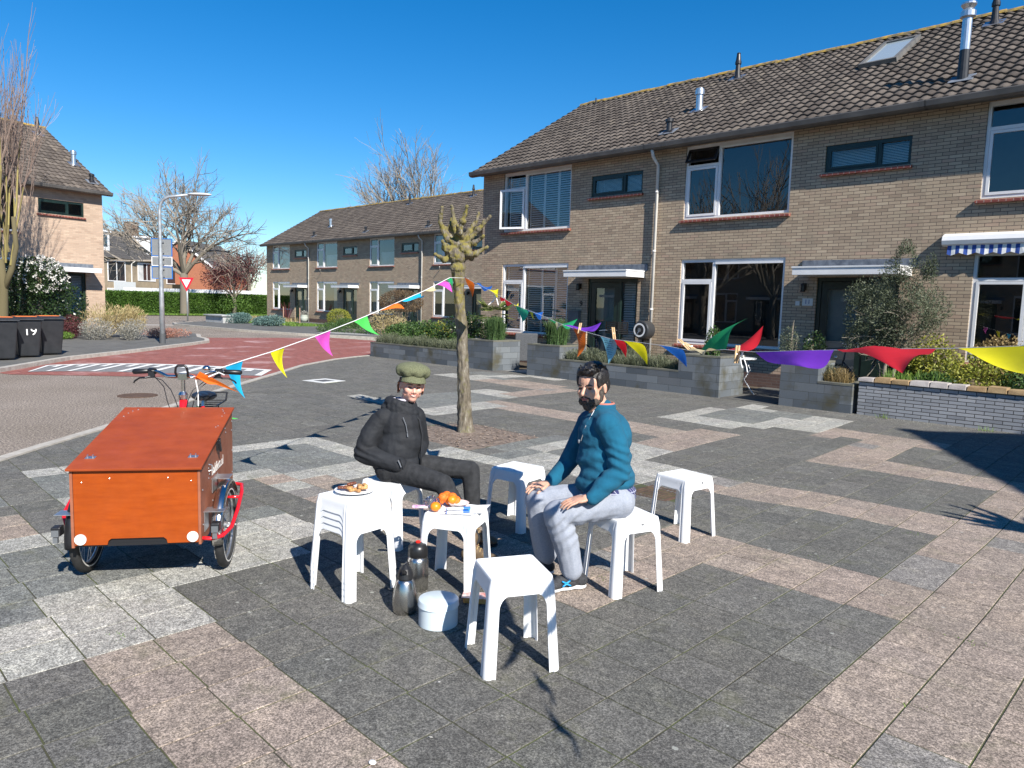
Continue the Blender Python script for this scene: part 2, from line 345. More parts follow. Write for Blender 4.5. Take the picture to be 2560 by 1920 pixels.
def ground():
    dirt = mat('joint_soil', (.045, .040, .030), (.085, .105, .030), ns=3.2, rough=1, bump=.5, bs=80)
    # one big ground sheet to the horizon
    m, nt, b = _new('ground_soil'); v = coords(nt); b.inputs['Roughness'].default_value = 1
    lk(nt, ramp(nt, nz(nt, v, .6, 6, .7), [(.35, (.10, .09, .065)), (.65, (.07, .095, .035))]), b.inputs['Base Color'])
    sheet('ground', [(-900, -900), (900, -900), (900, 900), (-900, 900)], -.06, m)
    kb = [(x-.02, y) for x, y in KERB_IN]; sheet('ground_bed', kb+[(-18.7, 12.78), (6, 12.78), (6, -6)], .0080, dirt); sheet('garden_soil', [(-19.4, 12.6), (6, 12.6), (6, 15.3), (-19.4, 15.3)], .002, mat('garden_earth', (.06, .045, .03), (.11, .085, .055), ns=5, rough=1, bump=.8, bs=30))
    # asphalt road (chippings) and the cross street
    m, nt, b = _new('asphalt_chippings'); v = coords(nt); b.inputs['Roughness'].default_value = .9
    sp = nz(nt, v, 40, 4, .9)
    c = ramp(nt, sp, [(.38, (.05, .042, .035)), (.5, (.21, .178, .15)), (.61, (.52, .45, .38))])
    c = mixc(nt, .8, c, ramp(nt, nz(nt, v, .55, 5, .6), [(.3, (.72, .68, .62)), (.7, (1.05, 1.02, 1.0))]), 'MULTIPLY')
    lk(nt, c, b.inputs['Base Color']); bumpn(nt, b, sp, .5, .006)
    road = [(x, y) for x, y in KERB_IN]
    sheet('road', [(-2, -30)]+road+[(-19.5, 15.2), (-25.7, 17.6), (-29.9, 16.6), (-33.9, 15.75), (-39, 15.5), (-44, 16.4), (-48.5, 22), (-56, 36), (-60.5, 36), (-61, 22), (-60, 5), (-55, -30)], 0.0, m)
    # red brick speed table
    red = brickmat('red_road_brick', [(.23, .068, .052), (.31, .095, .072), (.27, .08, .06), (.36, .125, .10)], (.27, .14, .115), bw=.21, bh=.105, mw=.012, axes='xy', bump=.25, grime=((.48, .30, .29), .75, .56, .72))
    sheet('red_road', [(-17.15, 3.25), (-14.05, 7.08), (-14.92, 7.85), (-16.33, 9.22), (-17.6, 10.9), (-18.3, 12.1), (-18.75, 13.4), (-19.6, 15.25), (-25.6, 17.5), (-27.8, 17.0), (-29.05, 11.92), (-28.78, 11.6), (-27.2, 11.2), (-25.9, 10.75), (-24.9, 9.85), (-22.25, 7.2), (-20.2, 5.0), (-17.65, 3.1)], .006, red)
    # piano-key marking on the ramp
    grey = mat('marking_grey', (.16, .16, .165), (.22, .22, .22), ns=30, rough=.9); white = mat('road_paint', (.68, .67, .64), (.80, .79, .76), ns=18, rough=.7, bump=.2)
    A0, A1 = np.array((-18.9, 4.3)), np.array((-15.65, 8.0)); Am = np.array((-18.25, 6.35))
    B0, B1 = np.array((-17.5, 3.62)), np.array((-14.55, 7.2)); Bm = np.array((-16.7, 5.1))
    def cur(P0, Pm, P1, t):
        Q = 2*Pm-.5*P0-.5*P1; return (1-t)**2*P0+2*t*(1-t)*Q+t*t*P1
    N = 24; top = [cur(A0, Am, A1, k/N) for k in range(N+1)]; bot = [cur(B0, Bm, B1, k/N) for k in range(N+1)]
    sheet('road_marking_band', [tuple(p) for p in bot]+[tuple(p) for p in top[::-1]], .010, grey)
    mb = MB()
    for k in range(N):
        a, b2 = top[k], top[k+1]; na = (bot[k]-top[k]); na = na/np.linalg.norm(na)*.2
        mb.add([(*a, .014), (*(a+na), .014), (*(b2+na), .014), (*b2, .014)], [(0, 1, 2, 3)])
    for q in range(17):
        t = .01+q*.98/16; w = .013 if q not in (0, 16) else .011; e = 1.0 if q % 2 == 0 else .42; s0 = .1
        P = [cur(A0, Am, A1, max(0, t-w)), cur(A0, Am, A1, min(1, t+w))]; Q = [cur(B0, Bm, B1, max(0, t-w)), cur(B0, Bm, B1, min(1, t+w))]
        a, b2 = P[0]+(Q[0]-P[0])*s0, P[1]+(Q[1]-P[1])*s0; c2, d2 = P[0]+(Q[0]-P[0])*e, P[1]+(Q[1]-P[1])*e
        mb.add([(*a, .018), (*c2, .018), (*d2, .018), (*b2, .018)], [(0, 1, 2, 3)])
    tag(mb.build('road_marking_white', white), kind='structure')
    mb = MB(); strip(mb, [(-31.9, 11.9), (-29.9, 11.95)], .2, .002, .006); strip(mb, [(-42.2, 13.6), (-41.7, 15.6)], .25, .002, .006); tag(mb.build('road_marking_line', white), kind='structure')
    # kerbs: a flush light band round the square, a raised one across the road
    kerb = mat('kerb_concrete', (.34, .31, .27), (.46, .43, .38), ns=9, rough=.95, bump=.5, bs=120)
    mb = MB(); strip(mb, [(x-.03, y) for x, y in KERB_IN], .12, -.05, .028); tag(mb.build('kerb', kerb), kind='structure')
    left = [(-13.2, -1.2), (-15.98, 1.45), (-17.65, 3.1), (-20.2, 5.0), (-22.25, 7.25), (-24.9, 9.9), (-25.9, 10.8), (-27.0, 11.25), (-28.3, 11.5), (-30.37, 12.3)]
    far = [(-44.2, 17.6), (-42.74, 15.97), (-41.2, 15.5), (-38.98, 15.45), (-33.92, 15.76), (-29.89, 16.61), (-25.7, 18.3), (-21.5, 16.6)]
    mb = MB(); strip(mb, left, .16, -.05, .09); tag(mb.build('kerb_opposite', kerb), kind='structure')
    mb = MB(); strip(mb, far, .16, -.05, .11); tag(mb.build('kerb_far', kerb), kind='structure')
    pv = brickmat('pavement_grey_tiles', [(.11, .107, .10), (.155, .15, .14), (.13, .13, .12)], (.09, .09, .07), bw=.3, bh=.3, mw=.012, axes='xy', bump=.3)
    sheet('pavement_left', left[::-1]+[(-13.2, -12), (-27, -12), (-30, -2), (-31.9, 9.3), (-34.5, 12.5)], .085, pv)
    sheet('pavement_far', far+[(-19.6, 15.3), (-19.6, 24), (-28, 24), (-50, 26), (-55, 30), (-48.5, 22)], .10, pv)
    light = mat('light_paving', (.27, .27, .26), (.34, .335, .32), ns=3, rough=.9, bump=.3)
    sheet('path', [(-30.2, 17.6), (-26, 19.2), (-21.6, 17.2), (-21, 18.0), (-26, 21.2), (-31, 18.9)], .112, light)
    sheet('garden_path', [(-12.95, 12.55), (-11.95, 12.55), (-11.95, 15.2), (-12.95, 15.2)], .006, light)
    dk = mat('dark_path', (.07, .07, .065), (.11, .105, .095), ns=6, rough=.95, bump=.3)
    sheet('garden_path_dark', [(-6.85, 12.5), (-5.7, 12.5), (-5.7, 15.2), (-7.3, 15.2)], .016, dk)
    grass = mat('verge_soil', (.10, .15, .03), (.16, .2, .05), ns=3, rough=1)
    sheet('grass_verge', [(-60.3, 4), (-61.8, 4), (-64, 20), (-63.6, 36), (-60.3, 36)], .05, grass)
ground(); paving()
# ------------------------------------------------------------------ houses
BR = brickmat('house_brick', [(.36, .27, .19), (.50, .385, .27), (.42, .32, .225), (.56, .44, .31), (.46, .36, .25), (.49, .345, .25)], (.13, .105, .08), mw=.012, grime=((.24, .22, .17), .9, .58, .85))
BR2 = brickmat('house_brick_pale', [(.44, .31, .225), (.56, .41, .30), (.50, .36, .265), (.60, .45, .33)], (.36, .29, .22), bump=.35)
BR3 = brickmat('house_brick_orange', [(.36, .13, .07), (.43, .16, .085), (.39, .14, .075)], (.30, .14, .085), bump=.3)
WHITE = mat('white_paint', (.72, .72, .72), (.80, .80, .80), ns=3, rough=.35, bump=.05, bs=30)
GREENP = mat('dark_green_paint', (.010, .022, .018), (.016, .032, .026), ns=5, rough=.3)
SILL = brickmat('sill_tiles', [(.26, .07, .05), (.34, .10, .07), (.22, .055, .04)], (.38, .30, .25), bw=.11, bh=.5, mw=.014, rough=.45, bump=.4)
GUT = mat('gutter_zinc', (.085, .08, .075), (.13, .12, .11), ns=2, rough=.5, metal=.3)
PIPEW = mat('pipe_pale', (.55, .53, .49), (.66, .64, .60), ns=3, rough=.5)
LEADF = mat('lead_flashing', (.10, .115, .14), (.20, .22, .25), ns=9, rough=.55, bump=.4, bs=25)
DARKM = mat('black_metal', (.012, .012, .014), (.022, .022, .024), ns=9, rough=.4)
ALU = mat('aluminium', (.55, .56, .58), (.66, .67, .68), ns=12, rough=.32, metal=.9)
GLASS = glassmat('window_glass', 2.6, (.9, .95, .96))
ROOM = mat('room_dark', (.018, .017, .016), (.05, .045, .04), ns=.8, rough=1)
BLIND = mat('blind_white', (.80, .83, .84), rough=.6)
CURT = mat('curtain', (.46, .47, .46), (.62, .62, .60), ns=2, rough=.9)
def roofmat():
    m, nt, b = _new('roof_tiles'); b.inputs['Roughness'].default_value = .88
    v = coords(nt); a = nt.nodes.new('ShaderNodeAttribute'); a.attribute_name = 'rnd'
    c = ramp(nt, a.outputs['Fac'], [(0, (.075, .06, .05)), (.5, (.112, .092, .077)), (.93, (.145, .12, .10)), (1, (.17, .14, .11))])
    c = mixc(nt, .9, c, ramp(nt, nz(nt, v, .8, 6, .7), [(.3, (.72,)*3), (.7, (1.15,)*3)]), 'MULTIPLY')
    c = mixc(nt, .8, c, ramp(nt, nz(nt, v, 38, 4, .7), [(.32, (.55,)*3), (.6, (1.1,)*3), (.75, (1.35,)*3)]), 'MULTIPLY')
    lk(nt, c, b.inputs['Base Color']); bumpn(nt, b, nz(nt, v, 50, 4, .7), .5, .006); return m
ROOFM = roofmat()
LICH = mat('roof_lichen', (.13, .11, .07), (.42, .27, .05), ns=6, rough=.95, bump=.6, bs=60, lo=.42, hi=.62)
CACHE = {}
def roof_tiles_mesh(w, y0, z0, y1, z1):
    """pantiles over one pitch, x from 0 to w, each tile a curved pan with a stepped lower edge"""
    key = (round(w, 2), y0, y1)
    if key in CACHE: return CACHE[key]
    L = math.hypot(y1-y0, z1-z0); ux, uz = (y1-y0)/L, (z1-z0)/L; nx, nz_ = -uz, ux
    rows = int(round(L/.31)); dl = L/rows; cols = int(round(w/.205)); dw = w/cols
    rng = random.Random(3); V = []; F = []; rnd = []; P = 6
    prof = [(0, 0), (.16, .020), (.36, .034), (.58, .030), (.74, .010), (.88, -.002), (1, 0)]
    for r in range(rows):
        for c in range(cols):
            q = rng.random(); lift = rng.uniform(0, .006); n = len(V); jx = rng.uniform(-.004, .004); jl = rng.uniform(-.008, .008)
            for (s, up) in ((-.02+jl/dl*0-.0, .036+lift), (1.02, .004)):
                for (u, h) in prof:
                    d = (r+s)*dl+(jl if s < 0 else 0); hh = up+h
                    V.append((c*dw+u*dw+jx, y0+ux*d+nx*hh, z0+uz*d+nz_*hh))
            for (u, h) in prof:
                d = (r-.02)*dl+jl; hh = h+.002-.012; V.append((c*dw+u*dw+jx, y0+ux*d+nx*hh, z0+uz*d+nz_*hh))
            for k in range(P):
                F.append((n+k, n+k+1, n+7+k+1, n+7+k)); F.append((n+14+k, n+14+k+1, n+k+1, n+k)); rnd += [q, q]
    V = np.array(V, np.float32); F = np.array(F, np.int32)
    me = bpy.data.meshes.new('roof'); me.vertices.add(len(V)); me.vertices.foreach_set('co', V.ravel()); me.loops.add(F.size); me.loops.foreach_set('vertex_index', F.ravel())
    me.polygons.add(len(F)); me.polygons.foreach_set('loop_start', np.arange(0, F.size, 4, dtype=np.int32)); me.update(calc_edges=True)
    a = me.attributes.new('rnd', 'FLOAT', 'FACE'); a.data.foreach_set('value', np.array(rnd, np.float32)); me.materials.append(ROOFM)
    sm = [(i % 2 == 0) for i in range(len(F))]; me.polygons.foreach_set('use_smooth', sm)
    CACHE[key] = me; return me
def window(par, x0, x1, z0, z1, kind, style, rng, sill=True, openlow=False, opentop=False):
    """kind 'big' (mullion and transom left) or 'small' (dark, two lights)"""
    fm = WHITE if kind == 'big' else GREENP; y = .035; mb = MB(); fw = .055
    mb.box(x0, x1, y, y+.09, z1-fw-.02, z1); mb.box(x0, x1, y, y+.09, z0, z0+fw); mb.box(x0, x0+fw, y, y+.09, z0+fw, z1-fw-.02); mb.box(x1-fw, x1, y, y+.09, z0+fw, z1-fw-.02)
    zt, zb = z1-fw-.02, z0+fw
    g = MB()
    def lite(a, b, c, d, yy): g.add([(a, yy, c), (b, yy, c), (b, yy, d), (a, yy, d)], [(0, 1, 2, 3)])
    def sash(a, b, c, d, t=.05, yo=-.012):
        mb.box(a, b, y+yo, y+.05, d-t, d); mb.box(a, b, y+yo, y+.05, c, c+t); mb.box(a, a+t, y+yo, y+.05, c+t, d-t); mb.box(b-t, b, y+yo, y+.05, c+t, d-t); lite(a+t-.004, b-t+.004, c+t-.004, d-t+.004, y+.02)
    if kind == 'big':
        xm = x0+.86*(x1-x0)/2.55; h = z1-z0; tz = z1-.46 if h < 1.8 else z1-.49
        mb.box(xm-.035, xm+.035, y-.002, y+.088, zb, zt); mb.box(x0+fw, xm-.035, y-.001, y+.087, tz-.03, tz+.03)
        if not openlow: sash(x0+fw+.006, xm-.041, zb+.006, tz-.036)
        if opentop: pass
        else: lite(x0+fw, xm-.035, tz+.03, zt, y+.05)
        lite(xm+.035, x1-fw, zb, zt, y+.045)
        mb.box(xm+.035, x1-fw, y-.02, y+.03, zt-.05, zt-.002)
    else:
        xm = x0+1.03*(x1-x0)/1.6
        mb.box(xm-.03, xm+.03, y-.002, y+.088, zb, zt)
        sash(x0+fw+.004, xm-.034, zb+.004, zt-.004, .04); lite(xm+.03, x1-fw, zb, zt, y+.045)
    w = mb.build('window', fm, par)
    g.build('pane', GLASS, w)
    if openlow:                                                # casement swung outwards, hinged at the mullion side
        mb2 = MB(); wd = xm-.041-(x0+fw+.006); hh = tz-.036-zb-.006; t = .055
        mb2.box(-wd, 0, 0, .05, 0, t); mb2.box(-wd, 0, 0, .05, hh-t, hh); mb2.box(-wd, -wd+t, 0, .05, t, hh-t); mb2.box(-t, 0, 0, .05, t, hh-t)
        c = mb2.build('casement', fm, w); c.location = (xm-.045, y-.03, zb+.006); c.rotation_euler = (0, 0, math.radians(20))
        mb2 = MB(); mb2.add([(-wd+t, .02, t), (-t, .02, t), (-t, .02, hh-t), (-wd+t, .02, hh-t)], [(0, 1, 2, 3)]); c2 = mb2.build('pane', GLASS, w); c2.location = c.location; c2.rotation_euler = c.rotation_euler
    if opentop:                                                # top light tilted open on a stay
        mb2 = MB(); wd = xm-.035-x0-fw; hh = zt-tz-.03; t = .045
        mb2.box(0, wd, -.02, .02, -t, 0); mb2.box(0, wd, -.02, .02, -hh, -hh+t); mb2.box(0, t, -.02, .02, -hh+t, -t); mb2.box(wd-t, wd, -.02, .02, -hh+t, -t)
        c = mb2.build('top_light', DARKM, w); c.location = (x0+fw, y+.02, zt); c.rotation_euler = (math.radians(-28), 0, 0)
        mb2 = MB(); mb2.add([(t, 0, -hh+t), (wd-t, 0, -hh+t), (wd-t, 0, -t), (t, 0, -t)], [(0, 1, 2, 3)]); c2 = mb2.build('pane', GLASS, w); c2.location = c.location; c2.rotation_euler = c.rotation_euler
    if sill:
        s = MB(); s.prism([(x0-.06, 0.05, z0-.004), (x0-.06, -.085, z0-.035), (x0-.06, -.085, z0-.075), (x0-.06, .05, z0-.09)], (x1-x0+.1, 0, 0)); s.build('sill', SILL, w)
    # what stands behind the glass
    yb = .2
    if style == 'shutter':
        b = MB(); n = int((z1-z0-.12)/.062)
        for (a, c) in (((x0+.09, xm-.06)), (xm+.05, xm+.05+(x1-xm)*.31), (xm+.07+(x1-xm)*.31, xm+.05+(x1-xm)*.62), (xm+.07+(x1-xm)*.62, x1-.09)):
            for k in range(n):
                z = z0+.09+k*.062; b.prism([(a, yb, z), (a, yb+.045, z+.035), (a, yb+.05, z+.03), (a, yb+.005, z-.005)], (c-a, 0, 0))
            b.box(a-.01, a+.03, yb-.012, yb-.004, z0+.05, z1-.08); b.box(c-.03, c+.01, yb-.012, yb-.004, z0+.05, z1-.08)
        b.build('shutter', BLIND, w)
    elif style == 'blind':
        b = MB(); n = int((z1-z0-.12)/.03)
        for k in range(n):
            z = z0+.06+k*.03; b.prism([(x0+.08, yb, z), (x0+.08, yb+.02, z+.016), (x0+.08, yb+.022, z+.014), (x0+.08, yb+.002, z-.002)], (x1-x0-.16 if kind == 'big' else x1-x0-.14, 0, 0))
        b.build('blind', BLIND, w)
    elif style in ('curtain', 'half'):
        b = MB(); top = z1-.08 if style == 'curtain' else z0+(z1-z0)*.5
        spans = [(x0+.1, x0+.55), (x1-.75, x1-.1)] if style == 'curtain' else [(xm+.05, x1-.2)]
        for a, c in spans:
            N = int((c-a)/.03); pv = None
            P = [(a+(c-a)*k/N, yb+.03+.025*math.sin(k*2.1)+rng.uniform(-.006, .006)) for k in range(N+1)]
            for k in range(N): b.add([(*P[k], z0+.08), (*P[k+1], z0+.08), (*P[k+1], top), (*P[k], top)], [(0, 1, 2, 3)])
        b.build('curtain', CURT, w, smooth=True)
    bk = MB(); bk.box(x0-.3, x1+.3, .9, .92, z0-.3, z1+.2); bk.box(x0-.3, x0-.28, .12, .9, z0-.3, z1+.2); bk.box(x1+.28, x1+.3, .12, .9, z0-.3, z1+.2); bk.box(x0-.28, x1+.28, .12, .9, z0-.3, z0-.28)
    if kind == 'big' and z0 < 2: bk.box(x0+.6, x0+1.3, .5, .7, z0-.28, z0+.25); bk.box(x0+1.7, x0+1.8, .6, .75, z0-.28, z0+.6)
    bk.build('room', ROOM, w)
    return w
def wall_mesh(x0, x1, zt, ops, gl, gr, yb=9.0, zr=8.45, yr=4.6, t=.12):
    """front wall with real openings, side walls, gables and back"""
    mb = MB(); xs = sorted({x0, x1}|{o[0] for o in ops}|{o[1] for o in ops}); zs = sorted({-.1, zt}|{o[2] for o in ops}|{o[3] for o in ops})
    ins = lambda cx, cz: any(a < cx < b and c < cz < d for a, b, c, d in ops)
    for a, b in zip(xs[:-1], xs[1:]):
        for c, d in zip(zs[:-1], zs[1:]):
            if not ins((a+b)/2, (c+d)/2): mb.add([(a, 0, c), (b, 0, c), (b, 0, d), (a, 0, d)], [(0, 1, 2, 3)])
    for a, b, c, d in ops:
        mb.add([(a, 0, c), (a, t, c), (a, t, d), (a, 0, d)], [(0, 1, 2, 3)]); mb.add([(b, 0, c), (b, t, c), (b, t, d), (b, 0, d)], [(3, 2, 1, 0)])
        mb.add([(a, 0, d), (b, 0, d), (b, t, d), (a, t, d)], [(0, 1, 2, 3)]); mb.add([(a, 0, c), (b, 0, c), (b, t, c), (a, t, c)], [(3, 2, 1, 0)])
    mb.add([(x0, yb, -.1), (x1, yb, -.1), (x1, yb, zt), (x0, yb, zt)], [(3, 2, 1, 0)])
    for x, on in ((x0, gl), (x1, gr)):
        if 1: mb.add([(x, 0, -.1), (x, yb, -.1), (x, yb, zt), (x, yr, zr-.06), (x, 0, zt)], [(0, 1, 2, 3, 4)])
    return mb
LAMPB = mat('lamp_black', (.01, .01, .01), rough=.3)
FROST = mat('door_glass_back', (.20, .25, .26), (.28, .33, .33), ns=2, rough=.5)
PLATE = mat('number_plate_white', (.62, .62, .60), rough=.4)
BLUEN = mat('number_blue', (.03, .07, .30), rough=.5)
def row_house(label, group, loc, rz, x0=-.88, x1=5.15, up='shutter', low='shutter', small='blind', gl=False, gr=False, pipe=None, brick=None, number=None, openlow=False, opentop=False,
              vents=('alu', 'blk', 'ridge'), canopy=True, sky=None, awning=False, seed=1, rod=False, doorkind=1, oh_l=0, oh_r=0, name='row_house', flag_holder=False, mail=False, ridge_lich=True, low_sill=True):
    rng = random.Random(seed); H = empty(name, loc, rz, label, 'house', group); B = brick or BR
    ops = [(0, 2.55, 3.74, 5.40), (0, 2.55, .85, 2.82), (3.24, 4.84, 4.48, 5.01), (3.25, 4.83, .0, 2.38)]
    wall_mesh(x0, x1, 5.47, ops, gl, gr).build('wall', B, H)
    base = MB(); base.box(x0, 3.25, -.012, 0.0-.001, 0, .32); base.box(4.83, x1, -.012, -.001, 0, .32); base.build('plinth', brickmat('plinth_brick', [(.10, .06, .05), (.15, .09, .07)], (.12, .10, .09)), H)
    window(H, 0, 2.55, 3.74, 5.40, 'big', up, rng, openlow=openlow, opentop=opentop)
    window(H, 0, 2.55, .85, 2.82, 'big', low, rng, sill=low_sill)
    window(H, 3.24, 4.84, 4.48, 5.01, 'small', small, rng)
    # door with side light
    d = MB(); d.box(3.25, 4.83, .05, .14, 2.30, 2.38); d.box(3.25, 3.33, .05, .14, .1, 2.30); d.box(4.75, 4.83, .05, .14, .1, 2.30); d.box(4.22, 4.30, .049, .139, .1, 2.30); d.box(4.30, 4.75, .049, .139, .1, .75); d.box(3.25, 4.83, .0, .14, .0, .10)
    d.build('door_frame', GREENP, H)
    D = MB(); D.box(3.34, 3.47, .06, .12, .11, 2.29); D.box(4.08, 4.21, .06, .12, .11, 2.29); D.box(3.47, 4.08, .06, .12, 2.14, 2.29); D.box(3.47, 4.08, .06, .12, .11, .38)
    D = D.build('door', GREENP, H)
    g = MB(); g.add([(3.465, .09, .375), (4.085, .09, .375), (4.085, .09, 2.145), (3.465, .09, 2.145)], [(0, 1, 2, 3)]); g.build('pane', GLASS, D)
    hb = MB(); hb.tube([(4.14, .05, 1.08), (4.14, .01, 1.08), (4.04, .01, 1.08)], .011, 8); hb.box(4.125, 4.155, .048, .06, .98, 1.16); hb.build('handle', ALU, D)
    s = MB(); s.add([(4.30, .09, .75), (4.75, .09, .75), (4.75, .09, 2.30), (4.30, .09, 2.30)], [(0, 1, 2, 3)]); s.build('side_pane', GLASS, H)
    bk = MB(); bk.box(3.3, 4.8, .26, .28, .05, 2.3); bk.build('hall', FROST if doorkind else ROOM, H)
    if doorkind == 1:
        b = MB()
        for k in range(24): z = .8+k*.062; b.prism([(4.32, .16, z), (4.32, .2, z+.035), (4.32, .205, z+.03), (4.32, .165, z-.005)], (.42, 0, 0))
        b.build('shutter', BLIND, H)
    if canopy:
        c = MB(); c.box(3.06, 5.03, -.775, -.001, 2.40, 2.535); c.box(3.045, 5.045, -.79, -.0015, 2.535, 2.565); c = c.build('canopy', WHITE, H)
        f = MB(); f.box(2.93, 5.11, -.03, -.002, 2.566, 2.73); f.prism([(3.07, -.77, 2.566), (3.07, -.03, 2.566), (3.07, -.03, 2.60)], (1.95, 0, 0)); f.build('flashing', LEADF, c)
    lp = MB(); lp.box(2.98, 3.04, -.10, -.002, 2.12, 2.26); lp.lathe([(.045, 0), (.055, .02), (.055, .14), (.03, .17)], (3.01, -.12, 2.08), 10); lp.build('wall_lamp', LAMPB, H)
    # roof
    w = x1-x0+oh_l+oh_r; L = roof_tiles_mesh(w, -.32, 5.48, 4.62, 8.42)
    R = bpy.data.objects.new('roof', L); COL.objects.link(R); R.parent = H; R.location = (x0-oh_l, 0, 0)
    bkr = MB(); bkr.prism([(x0-oh_l, 4.6, 8.40), (x0-oh_l, 9.4, 5.45), (x0-oh_l, 9.4, 5.38), (x0-oh_l, 4.6, 8.33), (x0-oh_l, -.28, 5.40), (x0-oh_l, -.28, 5.46)], (w, 0, 0)); bkr.build('roof_boarding', mat('roof_board', (.06, .055, .05), rough=.9), H)
    rg = MB(); n = int(w/.34)
    for k in range(n):
        a = x0-oh_l+k*w/n; b2 = a+w/n; hgt = rng.uniform(-.012, .012)
        pr = [(.15*math.cos(t)*1.0, .10*math.sin(t)) for t in np.linspace(0, PI, 7)]
        rg.prism([(a-(x0-oh_l)-.012, 4.62+p[0], 8.40+p[1]+hgt) for p in pr], (w/n+.01, 0, 0))
    rg.build('ridge', LICH, R, smooth=False)
    gu = MB(); gp = [(-.30+.0, 5.50), (-.44, 5.50), (-.455, 5.48), (-.44, 5.39), (-.38, 5.355), (-.29, 5.355), (-.285, 5.49)]
    gu.prism([(x0-oh_l-.03, y, z) for y, z in gp], (w+.03, 0, 0)); gu.box(x0-oh_l*.5, x1+oh_r*.5, -.283, -.003, 5.41, 5.44); gu.build('gutter', GUT, H)
    if pipe is not None:
        p = MB(); p.tube([(pipe, -.36, 5.37), (pipe, -.30, 5.22), (pipe, -.075, 5.05), (pipe, -.075, .0)], .038, 12)
        for z in (4.4, 3.0, 1.6): p.tube([(pipe, -.075, z), (pipe, -.075, z+.05)], .046, 12)
        p.build('downpipe', PIPEW, H, smooth=True)
    rz_ = lambda y: 5.48+(y+.32)/(4.94)*2.94
    def vent(kind, x, y):
        z = rz_(y); v = MB()
        if kind == 'alu': v.lathe([(.09, -.1), (.09, .40), (.12, .41), (.12, .52), (.10, .53), (.10, .56), (.03, .58)], (x, y, z), 14); m = ALU
        elif kind == 'blk': v.lathe([(.075, -.1), (.07, .26), (.10, .27), (.10, .34), (.02, .37)], (x, y, z), 14); v.prism([(x-.13, y-.12, z-.01), (x+.13, y-.12, z-.01), (x+.08, y+.0, z+.12), (x-.08, y+.0, z+.12)], (0, .1, .02)); m = DARKM
        elif kind == 'ridge': v.lathe([(.16, -.1), (.075, .12), (.062, .38), (.085, .40), (.085, .46), (.07, .50), (.05, .66), (.055, .67), (.04, .70)], (x, y, z), 14); m = DARKM
        elif kind == 'tall': v.lathe([(.10, -.1), (.085, .52), (.085, .55)], (x, y, z), 14); v.mi = 1; v.lathe([(.082, .55), (.082, 1.1), (.13, 1.13), (.13, 1.22), (.08, 1.27), (.10, 1.3), (.13, 1.34), (.13, 1.37), (.02, 1.4)], (x, y, z), 14); m = [DARKM, ALU]
        o = v.build('vent_pipe', m, R, smooth=False); o.location = (-(x0-oh_l), 0, 0)
        fl = MB(); a = .6; nn = (-.511, .859)
        fl.obox((x, y+nn[0]*.055, z+nn[1]*.055), (1, 0, 0), (0, .859, .511), (0, nn[0], nn[1]), .20, .17, .006); fl.build('flashing', ALU if kind in ('alu', 'ridge') else LEADF, o)
    for k in vents: vent(k, *{'alu': (5.33, 1.6), 'blk': (5.33, .3), 'ridge': (5.10, 3.85), 'tall': (5.45, .5)}[k])
    if rod: r = MB(); r.tube([(-.2, 4.3, rz_(4.3)-.05), (-.2, 4.3, rz_(4.3)+.24)], .02, 8); q = r.build('vent_pipe', DARKM, R); q.location = (-(x0-oh_l), 0, 0)
    if sky:
        a, b2, ya, yb_ = sky; s = MB(); n_ = (-.511, .859); cy = (ya+yb_)/2; cz = rz_(cy); hx = (b2-a)/2; hy = (yb_-ya)/2/.859; C0 = np.array(((a+b2)/2, cy+n_[0]*.09, cz+n_[1]*.09)); ay = np.array((0, .859, .511))
        for sx in (-1, 1): s.obox(C0+np.array((sx*(hx-.04), 0, 0)), (1, 0, 0), ay, (0, *n_), .04, hy, .05)
        for sy in (-1, 1): s.obox(C0+ay*sy*(hy-.04), (1, 0, 0), ay, (0, *n_), hx-.08, .04, .049)
        o = s.build('skylight', mat('skylight_frame', (.10, .10, .095), (.16, .15, .14), ns=5, rough=.6), R); o.location = (-(x0-oh_l), 0, 0)
        s = MB(); s.obox(C0, (1, 0, 0), ay, (0, *n_), hx-.085, hy-.085, .012); s.build('pane', mat('skylight_glass', (.30, .36, .40), rough=.05, ior=1.8), o)
    if number:
        pl = MB(); pl.box(2.98, 3.20, -.02, -.003, 1.80, 1.95); o = pl.build('house_number', PLATE, H)
        text_mesh('number_text', number, .13, BLUEN, o, (3.09, -.022, 1.875), (PI/2, 0, 0))
        pl = MB(); pl.box(2.84, 2.93, -.03, -.003, 1.80, 1.89); pl.build('doorbell', PLATE, H)
    elif number is not None:
        text_mesh('house_number', '9', .20, DARKM, H, (3.05, -.012, 1.72), (PI/2, 0, 0), .006)
    if mail: mm = MB(); mm.box(2.7, 3.05, -.12, -.003, 1.12, 1.52); mm.box(2.68, 3.07, -.14, -.0025, 1.52, 1.54); mm.build('mailbox', mat('mailbox_grey', (.10, .11, .12), (.15, .16, .17), ns=4, rough=.5), H)
    if flag_holder: fh = MB(); fh.tube([(.55, -.01, 3.42), (.80, -.22, 3.58)], .02, 8); fh.build('flag_holder', PIPEW, H)
